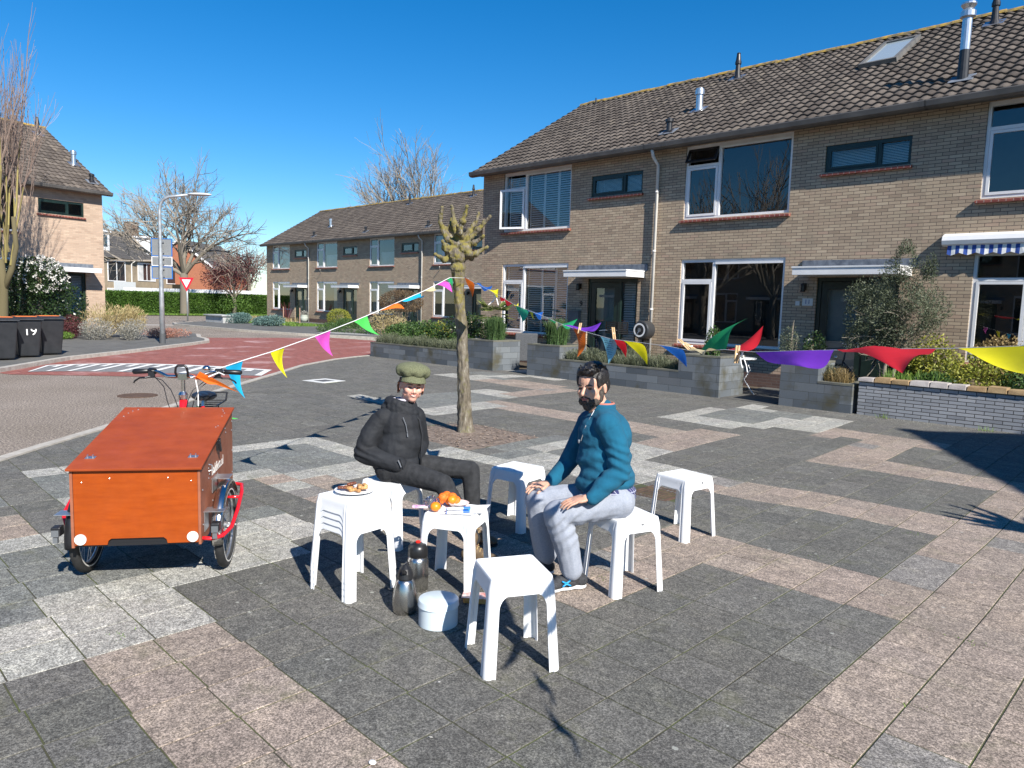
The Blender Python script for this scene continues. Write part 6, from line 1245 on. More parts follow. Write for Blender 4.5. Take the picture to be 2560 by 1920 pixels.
# ------------------------------------------------------------------ pollarded tree in its square pit
def pollard(base, lean, seed, label, full=True):
    t = empty('pollarded_tree', base, 0, label, 'tree', 'pollarded trees')
    m, nt, b = _new('pollard_bark_%d' % seed); b.inputs['Roughness'].default_value = .95; v = coords(nt, scale=(1, 1, .28))
    c = ramp(nt, nz(nt, v, 24, 6, .7), [(.32, (.045, .036, .025)), (.47, (.13, .108, .078)), (.6, (.20, .175, .135)), (.7, (.36, .34, .29))]); v2 = coords(nt)
    c = mixc(nt, ramp(nt, nz(nt, v2, 9, 6, .75), [(.53, 0), (.63, .6)]), c, (.13, .125, .04))
    sp = nt.nodes.new('ShaderNodeSeparateXYZ'); lk(nt, v2, sp.inputs[0]); zr = ramp(nt, sp.outputs[2], [(.0, 0), (1, 1)]); mr = nt.nodes.new('ShaderNodeMapRange'); mr.inputs[1].default_value = 1.25; mr.inputs[2].default_value = 1.75; lk(nt, sp.outputs[2], mr.inputs[0])
    mu = nt.nodes.new('ShaderNodeMath'); mu.operation = 'MULTIPLY'; lk(nt, mr.outputs[0], mu.inputs[0]); lk(nt, ramp(nt, nz(nt, v2, 13, 5, .7), [(.44, 0), (.56, .9)]), mu.inputs[1])
    c = mixc(nt, mu.outputs[0], c, (.19, .16, .035)); lk(nt, c, b.inputs['Base Color']); bumpn(nt, b, nz(nt, v, 34, 5, .7), .9, .012)
    k = 197.0; X = lambda a, y, d=0: RT*((a-1163)/k)+np.array((0, 0, (1085-y)/k*1.0))-CM*d*-1
    px = lambda a, y: (640+a/3.687, 500+y/3.687)
    mb = MB(); tr = [X(1166, 1092), X(1163, 1060), X(1158, 960), X(1152, 860), X(1146, 780), X(1140, 720), X(1137, 670)]
    rr = [.130, .096, .078, .071, .067, .067, .080]
    for a, b2, r0, r1 in zip(tr[:-1], tr[1:], rr[:-1], rr[1:]): mb.cap(a, r0, b2, r1, 14)
    for a in (0, 1.3, 2.5, 3.6, 5.0): mb.cap(X(1165, 1070), .05, X(1165, 1088)+np.array((math.cos(a), math.sin(a), 0))*.12, .035)
    def dsp(V, N):
        n1 = nvec(V, (26, 26, 7)); n2 = nvec(V, (60, 60, 18), 5); return V+N*(n1*.014+n2*.010)[:, None]
    blobs('trunk', mb, .014, m, t, 1, dsp)
    mb = MB(); mb.ell(X(1137, 645), .12, .12, .11, 16); mb.ell(X(1152, 628, .03), .10, .09, .08, 14); mb.ell(X(1120, 640, -.03), .08, .09, .08, 14); mb.ell(X(1137, 675), .095, .095, .1, 14); mb.ell(X(1165, 640, .06), .05, .06, .05, 12); mb.ell(X(1110, 628, .07), .05, .05, .06, 12)
    paths = [((1815, 430), (1740, 390), (1700, 320), (1672, 250), (1680, 180), (1690, 125), .12), ((1820, 340), (1790, 240), (1765, 90), -.08), ((1840, 330), (1872, 230), (1912, 108), .10), ((1850, 400), (1930, 310), (1985, 230), (2012, 148), -.05), ((1900, 420), (2010, 300), (2112, 185), .06), ((1880, 450), (1980, 420), (2065, 362), .15), ((1880, 500), (1990, 510), (2092, 452), .02), ((1800, 470), (1720, 470), (1700, 410), .1), ((1800, 560), (1710, 570), (1632, 528), .05), ((1880, 550), (1950, 540), (1985, 500), -.1), ((1830, 380), (1760, 270), (1757, 200), -.22), ((1870, 380), (1850, 330), (1830, 280), .2), ((1790, 430), (1700, 300), (1668, 240), -.15), ((1900, 470), (1960, 380), (1990, 350), -.2)]
    for p in paths:
        q = [px(*a) for a in p[:-1]]; n = len(q); P = [X(a, y, p[-1]*(i/(n-1))) for i, (a, y) in enumerate(q)]
        for i in range(n-1): mb.cap(P[i], .040-.020*i/(n-1)*1.0, P[i+1], .040-.020*(i+1)/(n-1), 10)
        mb.ell(P[-1], .025, .025, .024, 10, m=6); mb.ell(P[1], .046, .044, .046, 10, m=6)
    blobs('branch_stubs', mb, .0095, m, t, 1, lambda V, N: V+N*(nvec(V, (22, 22, 16))*.012+nvec(V, (60, 60, 40), 5)*.007)[:, None]); return t
pollard((-6.88, 6.13, 0), 0, 1, 'pollarded tree with lichen covered stubs in the middle of the square')
p2 = pollard((1.95, 6.1, 0), 0, 2, 'second pollarded tree beyond the right edge of the view'); p2.rotation_euler = (0, 0, 1.2)
def details():
    soil = mat('pit_soil', (.12, .09, .07), (.23, .18, .145), ns=16, rough=1, bump=1, bs=60); P = [warp(-21, 4), warp(-16, 4), warp(-16, 8), warp(-20, 8), warp(-20, 7), warp(-21, 7)]
    N = 40; xs = [p[0] for p in P]; ys = [p[1] for p in P]; V = []; F = []; x0, x1, y0, y1 = min(xs), max(xs), min(ys), max(ys)
    for i in range(N+1):
        for j in range(N+1): x, y = x0+(x1-x0)*i/N, y0+(y1-y0)*j/N; e = min(i, N-i, j, N-j)/N; V.append((x, y, .007+(.022*noise.noise(Vector((x*9, y*9, 0)))*.5+.022*math.exp(-((x+6.88)**2+(y-6.13)**2)/.1)+.008)*min(1, e*9)))
    for i in range(N):
        for j in range(N): a = i*(N+1)+j; F.append((a, a+N+1, a+N+2, a+1))
    tag(fast('tree_pit', V, F, [soil], smooth=True), kind='structure')
    q = np.random.RandomState(8); n = 900; X = np.stack([q.uniform(x0+.05, x1-.05, n), q.uniform(y0+.05, y1-.05, n), np.full(n, .03)], 1); D = rvec(q, n); D[:, 2] *= .3; S = np.cross(D, (0, 0, 1.)); Vv, Ff = quads_from(X, D, S, q.uniform(.02, .05, n), q.uniform(.01, .03, n)); tag(fast('leaf_litter', Vv, Ff, [attmat('litter', [(0, (.12, .08, .05)), (.6, (.28, .20, .15)), (1, (.42, .34, .27))])], rnd=q.random(n)), 'dry leaf litter round the foot of the pollarded tree', 'leaf litter', kind='stuff')
    # drain, manhole lids
    P = [warp(-9, 4), warp(-7, 4), warp(-7, 5), warp(-9, 5)]; c = np.mean(P, 0); t = empty('drain_grate', (c[0], c[1], 0), 0, 'rusty square drain grate behind the bearded man', 'drain'); RU = mat('rust', (.06, .035, .022), (.12, .07, .045), ns=14, rough=.9, bump=.6)
    m = MB(); a = .20
    m.box(-a, a, -a, -a+.025, -.02, .014); m.box(-a, a, a-.025, a, -.02, .014); m.box(-a, -a+.025, -a+.025, a-.025, -.02, .014); m.box(a-.025, a, -a+.025, a-.025, -.02, .014)
    for k in range(8): x = -a+.045+k*.043; m.box(x, x+.02, -a+.025, a-.025, -.015, .012)
    m.build('grate', RU, t); m = MB(); m.box(-a-.1, a+.1, -a-.04, -a-.001, -.02, .010); m.box(-a-.1, a+.1, a+.001, a+.04, -.02, .010); m.build('surround', soil, t)
    m = MB(); m.lathe([(.0, .0), (.30, .0), (.30, .010), (.27, .011), (.27, .009), (0, .009)], n=28); tag(m.build('manhole_cover', RU, loc=(-12.68, 4.14, 0)), 'dark round manhole cover in the asphalt behind the handlebar', 'manhole cover')
    t = empty('access_cover', (-13.06, 7.8, 0), math.radians(10), 'square access cover with a white concrete frame in the paving', 'access cover'); m = MB(); a = .30; b2 = .16
    m.box(-a, a, -a, -b2, -.01, .018); m.box(-a, a, b2, a, -.01, .018); m.box(-a, -b2, -b2, b2, -.01, .018); m.box(b2, a, -b2, b2, -.01, .018); m.build('frame', mat('concrete_white', (.55, .55, .53), (.66, .66, .64), ns=9, rough=.8), t); m = MB(); m.box(-b2, b2, -b2, b2, -.01, .016); m.build('lid', mat('cast_iron', (.07, .07, .07), (.12, .12, .12), ns=20, rough=.7, bump=.6), t)
    m = MB(); m.ell((0, 0, .018), .016, .013, .004, 10, m=6); tag(m.build('bottle_cap', mat('cap_white', (.75, .75, .73), rough=.4), loc=(-2.05, 1.42, 0)), 'small white disc lying on the pink paving in the foreground', 'bottle cap')
    # lamp post with three road signs seen from behind
    GAL = mat('galvanised', (.30, .33, .35), (.46, .49, .51), ns=7, rough=.5, metal=.5); t = empty('lamp_post', (-24.72, 8.87, .08), 0, 'galvanised street lamp post with a curved arm at the kerb', 'street lamp')
    m = MB(); m.tube([(0, 0, 0), (0, 0, 1.6), (0, 0, 4.2), UP*4.40+RT*.02, UP*4.56+RT*.12, UP*4.66+RT*.30, UP*4.74+RT*.95], [.085, .070, .048, .046, .045, .043, .04], 14); m.build('pole', GAL, t, smooth=True); m = MB(); m.tube([(0, 0, -.05), (0, 0, .32)], .092, 14); m.build('foot', mat('foot_grey', (.07, .075, .08), rough=.7), t)
    m = MB(); c = UP*4.76+RT*1.28; m.ell(c, .40, .13, .055, 16, R=np.stack([RT, CM, UP], 1)); m.build('lamp_head', mat('lamp_head', (.50, .52, .52), rough=.4), t, smooth=True)
    BLU = mat('sign_blue', (.02, .16, .50), rough=.4); BACK = mat('sign_back', (.24, .25, .25), (.28, .29, .29), ns=4, rough=.5, metal=.3)
    for k, (zb, zt, w, lb, rim) in enumerate(((2.80, 3.36, .33, 'tall sign panel seen from behind, topmost on the lamp post', BLU), (2.49, 2.78, .33, 'small white edged sign panel seen from behind, middle of three on the post', WHITE), (2.08, 2.47, .33, 'blue edged sign panel seen from behind, lowest on the lamp post', BLU))):
        s = empty('road_sign', (-24.72, 8.87, .08), 0, lb, 'road sign', 'road signs on the lamp post'); off = -CM*.09; cz = (zb+zt)/2; hh = (zt-zb)/2
        m = MB(); m.obox(off+UP*cz, RT, CM, UP, w-.015, .006, hh-.015); m.build('panel', BACK, s)
        m = MB()
        for q in (-1, 1): m.obox(off+UP*cz+RT*q*(w-.008), RT, CM, UP, .010, .016, hh); m.obox(off+UP*(cz+q*(hh-.008)), RT, CM, UP, w-.018, .016, .010)
        m.build('frame', rim, s); m = MB(); m.obox(off*.5+UP*(cz+hh*.6), RT, CM, UP, .09, .012, .02); m.obox(off*.5+UP*(cz-hh*.6), RT, CM, UP, .09, .012, .02); m.build('clamp', ALU, s)
    # yield sign
    t = empty('yield_sign', (-45.2, 17.7, .1), 0, 'red and white triangular give way sign on a thin pole', 'road sign'); m = MB(); m.tube([(0, 0, 0), (0, 0, 2.5)], .045, 10); m.build('pole', GAL, t, smooth=True)
    Rr = np.array((.80, .60, 0)); Cc = np.array((.60, -.80, 0)); tri = lambda r: [Rr*math.cos(a)*r+UP*math.sin(a)*r for a in (math.radians(30), math.radians(150), math.radians(270))]
    m = MB(); m.prism([p+UP*2.33+Cc*.05 for p in tri(.56)], Cc*.01); m.build('panel', mat('sign_red', (.62, .02, .04), rough=.4), t); m = MB(); m.prism([p+UP*2.33+Cc*.062 for p in tri(.33)], Cc*.004); m.build('face', mat('sign_white', (.8, .8, .8), rough=.4), t)
    # wheelie bins
    BIN = mat('bin_grey', (.016, .018, .021), (.026, .028, .032), ns=5, rough=.42, bump=.15, bs=80); ORL = mat('bin_orange', (.80, .20, .04), rough=.5); CHK = mat('chalk_white', (.75, .75, .74), rough=.9)
    for k, (x, y, rz, lb) in enumerate(((-19.87, 3.62, 0, 'black wheelie bin with a round sticker, at the left edge'), (-20.50, 4.23, 0, 'black wheelie bin with the painted number 19, middle of three'), (-21.12, 4.85, 0, 'black wheelie bin, rightmost of three beside the flowering bush'))):
        t = empty('wheelie_bin', (x, y, .085), math.radians(93), lb, 'wheelie bin', 'black wheelie bins on the left pavement')
        m = MB(); m.prism([(-.20, -.22, .06), (.20, -.22, .06), (.20, .22, .06), (-.20, .22, .06)], (0, 0, .001)); b = MB()
        b.add([(-.21, -.24, .03), (.21, -.24, .03), (.21, .24, .03), (-.21, .24, .03), (-.27, -.33, .88), (.27, -.33, .88), (.27, .30, .88), (-.27, .30, .88)], [(0, 3, 2, 1), (0, 1, 5, 4), (1, 2, 6, 5), (2, 3, 7, 6), (3, 0, 4, 7), (4, 5, 6, 7)]); b.build('body', BIN, t, bevel=.03, seg=3)
        l = MB(); l.prism([(-.30, -.38, .885), (-.30, -.36, .925), (-.30, -.1, .965), (-.30, .25, .96), (-.30, .36, .93), (-.30, .36, .885)], (.60, 0, 0)); l = l.build('lid', BIN, t, bevel=.015); m = MB(); m.box(-.22, .22, -.12, .2, .963, .972); m.build('lid_label', ORL, l)
        w = MB(); w.tube([(-.26, .24, .09), (-.20, .24, .09)], .09, 16); w.build('wheel', TYM, t); w = MB(); w.tube([(.20, .24, .09), (.26, .24, .09)], .09, 16); w.build('wheel', TYM, t)
        h = MB(); h.tube([(-.24, .38, .93), (.24, .38, .93)], .018, 8); h.build('handle', BIN, t)
        if k == 1: text_mesh('painted_number', '19', .28, CHK, t, (.02, -.3135, .62), (PI/2-.105, 0, 0), .001)
        if k == 0: m = MB(); m.tube([(.08, -.296, .66), (.08, -.300, .66)], .05, 20); s = m.build('sticker', CHK, t); m = MB(); m.obox((.08, -.302, .66), (1, 0, 0), (0, 1, 0), (0, 0, 1), .02, .001, .018); m.build('sticker_mark', ORL, s)
TYM = mat('tyre_rubber', (.018, .018, .018))
details()
def garden_things():
    WK = mat('wicker_grey', (.045, .05, .056), (.10, .105, .115), ns=60, rough=.7, bump=1, bs=130)
    def chair(x, y, rz, lb):
        t = empty('wicker_chair', (x, y, .006), rz, lb, 'chair', 'grey wicker garden chairs'); m = MB(); m.box(-.29, .29, -.3, .27, .20, .40); m.build('seat', WK, t, bevel=.02); m = MB(); m.prism([(-.30, .24, .20), (-.30, .33, .92), (-.30, .39, .92), (-.30, .31, .20)], (.60, 0, 0)); m.build('backrest', WK, t, bevel=.02)
        for s in (-1, 1): m = MB(); m.box(s*.33-.04, s*.33+.04, -.3, .27, .20, .66); m.build('armrest', WK, t, bevel=.02)
        for sx in (-1, 1):
            for sy in (-.27, .27): m = MB(); m.tube([(sx*.27, sy, 0), (sx*.27, sy, .2)], .014, 8); m.build('leg', ALU, t)
        m = MB(); m.box(-.25, .25, -.24, .24, .401, .46); m.build('cushion', mat('cushion_grey', (.12, .125, .13), rough=.9), t, bevel=.02)
    chair(-13.35, 13.85, math.radians(-120), 'grey wicker garden chair in the gap between the rosemary planters'); chair(-15.2, 13.9, math.radians(100), 'grey wicker garden chair mostly hidden behind the left rosemary planter')
    def bike(x, y, rz, lb, crate):
        t = empty('bicycle', (x, y, .006), rz, lb, 'bicycle', 'bicycles parked by the doors'); B = mat('bike_frame_dark', (.03, .035, .045), rough=.35); Tm = TYM
        for cx in (-.55, .55):
            V = []; n = 40; m = MB(); m.tube([(cx+.33*math.cos(2*PI*i/n), 0, .34+.33*math.sin(2*PI*i/n)) for i in range(n+1)], .018, 7); w = m.build('wheel', Tm, t, smooth=True); m = MB()
            for i in range(18): m.tube([(cx, 0, .34), (cx+.32*math.cos(2*PI*i/18), 0, .34+.32*math.sin(2*PI*i/18))], .0018, 4)
            m.build('spokes', ALU, w); m = MB(); A = np.linspace(.2, 2.6, 14); m.tube([(cx+.36*math.cos(a), 0, .34+.36*math.sin(a)) for a in A], .02, 6, flat=.4); m.build('mudguard', B, t)
        m = MB(); m.tube([(.55, 0, .34), (.42, 0, .80), (.40, 0, .95)], .016, 8); m.tube([(.43, 0, .74), (-.02, 0, .32), (-.55, 0, .34)], .016, 8); m.tube([(-.02, 0, .32), (-.18, 0, .86)], .016, 8); m.tube([(-.55, 0, .34), (-.15, 0, .74)], .010, 8); m.build('frame', B, t, smooth=True)
        m = MB(); m.tube([(.40, 0, .95), (.38, 0, 1.06), (.36, -.2, 1.10), (.22, -.28, 1.08)], .011, 8); m.tube([(.38, 0, 1.06), (.36, .2, 1.10), (.22, .28, 1.08)], .011, 8); m.build('handlebar', ALU, t); m = MB(); m.ell((-.2, 0, .92), .13, .08, .03, 12); m.build('saddle', BKM, t, smooth=True)
        m = MB(); m.ell((.58, 0, .82), .04, .04, .04, 10); m.build('headlight', ALU, t); m = MB(); m.box(-.74, -.72, -.03, .03, .5, .56); m.build('rear_light', mat('rear_red', (.6, .02, .02), rough=.3), t)
        if crate:
            t = empty('bicycle_crate', (x+math.cos(rz)*.52, y+math.sin(rz)*.52, 1.03), rz, 'black slatted plastic crate on the front of the bicycle by the left door', 'crate'); m = MB()
            for z in (0, .05, .10, .15, .20, .25): 
                for s in (-1, 1): m.box(-.2, .2, s*.16-.006, s*.16+.006, z, z+.028); m.box(s*.2-.006, s*.2+.006, -.154, .154, z, z+.028)
            for sx in (-1, 1):
                for sy in (-1, 1): m.box(sx*.2-.012, sx*.2+.012, sy*.16-.012, sy*.16+.012, -.002, .282)
            m.box(-.19, .19, -.15, .15, 0, .008); m.build('crate_body', BKM, t)
    bike(-11.15, 14.35, math.radians(-8), 'dark bicycle with a crate parked by the left front door', True); bike(-4.85, 14.15, math.radians(172), 'dark bicycle with a red rear light behind the dark planter', False)
    t = empty('hose_reel', (-10.2, 14.85, 1.13), 0, 'round dark hose reel with a white ring beside the downpipe', 'hose reel'); m = MB(); m.tube([(0, -.22, 0), (0, .10, 0)], .225, 28); m.build('drum', mat('reel_dark', (.035, .037, .04), rough=.35), t, bevel=.04, seg=3)
    m = MB(); V = []; n = 36; F = []
    for i in range(n):
        a = 2*PI*i/n
        for r in (.125, .165): V.append((r*math.cos(a), -.262, r*math.sin(a)))
    for i in range(n): F.append((2*i, 2*((i+1) % n), 2*((i+1) % n)+1, 2*i+1))
    fast('ring', V, F, [WHITE], t); m = MB(); m.tube([(0, -.262, 0), (0, -.264, 0)], .05, 16); m.tube([(0, -.26, 0), (-.03, -.29, -.08)], .008, 6); m.build('hub', ALU, t); m = MB(); m.box(-.03, .03, -.1, .12, -1.12, -.2); m.box(-.2, .2, -.2, .2, -1.12, -1.09); m.tube([(-.02, 0, .22), (0, -.02, .27), (.02, 0, .22)], .01, 6); m.build('stand', BKM, t)
    t = empty('garden_table', (-6.95, 13.5, .006), .3, 'white curly metal garden table beside the tall planter block', 'table'); m = MB(); m.lathe([(.0, .70), (.26, .70), (.27, .715), (.26, .73), (0, .73)], n=24); m.build('tabletop', WHITE, t)
    for k in range(3): a = 2*PI*k/3; d = np.array((math.cos(a), math.sin(a), 0)); m = MB(); m.tube([d*.06+UP*.70, d*.16+UP*.5, d*.05+UP*.3, d*.2+UP*.08, d*.27+UP*.0], .011, 8); m.build('leg', WHITE, t, smooth=True)
BKM = mat('black_plastic', (.014, .014, .015))
garden_things()
# ------------------------------------------------------------------ people
SKIN = mat('skin_fair', (.66, .34, .25), (.74, .42, .32), ns=16, rough=.45, bump=.15, bs=200, bd=.001, sss=.12); SKINM = mat('skin_tan', (.52, .29, .20), (.60, .35, .25), ns=16, rough=.45, bump=.15, bs=200, bd=.001, sss=.12)
LIP = mat('lips', (.45, .14, .11), rough=.4); TEETH = mat('teeth', (.72, .68, .60), rough=.3); EYE = mat('eye_dark', (.02, .015, .012), rough=.15)
def frame(yaw_dir, pitch=0, roll=0):
    """head basis from the direction the face looks in"""
    f = np.array(yaw_dir, float); f /= np.linalg.norm(f); l = np.cross(UP, f); l /= np.linalg.norm(l); u = np.cross(f, l)
    c, s = math.cos(roll), math.sin(roll); l2 = c*l+s*u; u2 = -s*l+c*u; return f, l2, u2
def head_prims(mb, c, B, s=1.0, jaw=1.0, nose=1.0, smile=0):
    f, l, u = B; R = np.stack([f, l, u], 1); P = lambda a, b, d: np.array(c)+(f*a+l*b+u*d)*s
    E = lambda a, b, d, ra, rb, rd, n=18: mb.ell(P(a, b, d), ra*s, rb*s, rd*s, n, R=R, m=12)
    E(-.012, 0, .030, .098, .077, .090, 24); E(.018, 0, .036, .070, .066, .066, 20)             # cranium, forehead
    E(.030, 0, -.035, .060, .060*jaw, .062); E(.048, 0, -.078, .036, .034*jaw, .030)             # jaw, chin
    for q in (-1, 1):
        E(.052, q*.038, -.022, .030, .024, .026); E(.066, q*.026, .014, .022, .024, .010)        # cheekbone, brow ridge
        E(.020, q*.050*jaw, -.050, .034, .018, .028); E(-.008, q*.078, -.006, .016, .009, .030)  # jaw corner, ear
        mb.cap(P(-.004, q*.080, .016), .007*s, P(.000, q*.082, -.028), .006*s)
        E(.062, q*.030, .001, .012, .016, .008, 12)                                             # closed lid bulge
        E(.090, q*.012, -.034, .010*nose, .009*nose, .008, 10)
    mb.cap(P(.078, 0, .010), .009*s, P(.104*nose, 0, -.026), .0115*s); E(.104*nose, 0, -.030, .012, .011, .009, 10)
    E(.074, 0, -.054, .018, .028, .012); E(.070, 0, -.066, .018, .024, .010)                      # mouth
    return P, R
def arm(mb, pts, rs):
    for a, b, r0, r1 in zip(pts[:-1], pts[1:], rs[:-1], rs[1:]): mb.cap(a, r0, b, r1, 14)
def hand(mb, wrist, d, side, n, curl=.35, s=1.0, spread=.16, thumb=1, droop=0):
    """palm and five fingers: d along the fingers, side towards the thumb, n out of the back of the hand"""
    d, side, n = [np.array(v, float)/np.linalg.norm(v) for v in (d, side, n)]; w = np.array(wrist, float)
    mb.ell(w+d*.045*s, .048*s, .038*s, .016*s, 14, R=np.stack([d, side, n], 1)); mb.ell(w+d*.062*s+side*.006, .032*s, .040*s, .013*s, 14, R=np.stack([d, side, n], 1)); mb.cap(w-d*.03, .025*s, w+d*.02*s, .024*s)
    for k, (o, L, r) in enumerate(((.030, .076, .0085), (.010, .084, .0088), (-.010, .078, .0085), (-.029, .062, .0075))):
        p = w+(d*.082+side*o)*s; dd = d+side*(o/.03*spread); dd /= np.linalg.norm(dd)
        for j, fr in enumerate((.42, .32, .26)):
            a = curl*(.35+j*.75); e = dd*math.cos(a)-n*math.sin(a); q = p+e*L*fr*s; mb.cap(p, r*s*(1-.08*j), q, r*s*(.94-.10*j), 10); p = q
    p = w+(d*.022+side*.026*thumb)*s; dd = d*.72+side*.75*thumb-n*.25; dd /= np.linalg.norm(dd)
    for L, r in ((.038, .0125), (.030, .0105), (.024, .0095)): q = p+dd*L*s; mb.cap(p, r*s, q, r*s*.92, 10); p = q; dd = dd*.9+d*.35-n*.18; dd /= np.linalg.norm(dd)
def folds(V, N, amp, sc, seed=0, extra=None):
    a = nvec(V, sc, seed); b = nvec(V, tuple(x*2.3 for x in sc), seed+9); r = 1-np.abs(a)*2.2
    d = amp*(np.clip(r, -.2, 1)*.8+b*.6)
    if extra is not None: d = d*extra(V)
    return V+N*d[:, None]
def face_parts(T, P, B, s, brow, mouth, smile, hairm, lidlen=.014):
    f, l, u = B
    for q in (-1, 1):
        m = MB(); m.ell(P(.0765, q*.031, .0005), .0045*s, .0140*s, .0046*s, 12, R=np.stack([f, l, u], 1), m=6); m.build('eye', EYE, T, smooth=True)
        m = MB(); m.tube([P(.087, q*.014, .018), P(.086, q*.030, .0220), P(.073, q*.047, .016)], [.0030*s*brow, .0036*s*brow, .0018*s*brow], 8); m.build('eyebrow', hairm, T, smooth=True)
    m = MB(); w = .022
    if smile:
        m.tube([P(.080, -w*1.1, -.0475), P(.0905, -w*.55, -.0545), P(.0930, 0, -.0570), P(.0905, w*.55, -.0545), P(.080, w*1.1, -.0475)], [.0015*s, .0032*s, .0036*s, .0032*s, .0015*s], 8); m.build('teeth', TEETH, T, smooth=True)
        m = MB(); m.tube([P(.078, -w*1.3, -.0440), P(.0905, -w*.6, -.0505), P(.0945, 0, -.0530), P(.0905, w*.6, -.0505), P(.078, w*1.3, -.0440)], .0024*s, 8); m.tube([P(.078, -w*1.25, -.0455), P(.0890, -w*.6, -.0580), P(.0925, 0, -.0620), P(.0890, w*.6, -.0580), P(.078, w*1.25, -.0455)], .0028*s, 8); m.build('lips', LIP, T, smooth=True)
    else:
        m.tube([P(.082, -w, -.052), P(.093, -w*.4, -.0545), P(.095, 0, -.055), P(.093, w*.4, -.0545), P(.082, w, -.052)], [.002*s, .0035*s, .0038*s, .0035*s, .002*s], 8); m.tube([P(.082, -w*.9, -.0545), P(.0915, -w*.4, -.060), P(.0935, 0, -.0615), P(.0915, w*.4, -.060), P(.082, w*.9, -.0545)], .0036*s, 8); m.build('lips', LIP, T, smooth=True)
def sole_shoe(T, heel, toe, m_up, m_sole, s=1.0, boot=False, name='shoe'):
    heel = np.array(heel, float); toe = np.array(toe, float); d = toe-heel; L = np.linalg.norm(d); d /= L; w = np.cross(UP, d); w /= np.linalg.norm(w); R = np.stack([d, w, UP], 1)
    m = MB(); m.ell(heel+d*L*.14+UP*.050, .045, .036, .042, 14, R=R); m.ell(heel+d*L*.42+UP*.046, .075, .036, .036, 14, R=R); m.ell(heel+d*L*.74+UP*.038, .072, .044, .030, 14, R=R); m.ell(heel+d*L*.9+UP*.034, .036, .036, .024, 14, R=R); m.cap(heel+d*L*.18+UP*.06, .036, heel+d*L*.24+UP*(.16 if boot else .095), .045 if boot else .036); m.cap(heel+d*L*.24+UP*.08, .034, heel+d*L*.6+UP*.055, .034)
    o = blobs(name, m, .006, m_up, T, 2)
    m = MB(); m.ell(heel+d*L*.18+UP*.016, .052, .038, .017, 16, R=R, m=8); m.ell(heel+d*L*.45+UP*.015, .08, .034, .015, 16, R=R, m=8); m.ell(heel+d*L*.76+UP*.014, .076, .047, .014, 16, R=R, m=8); blobs('sole', m, .005, m_sole, o, 1); return o, d, w, L

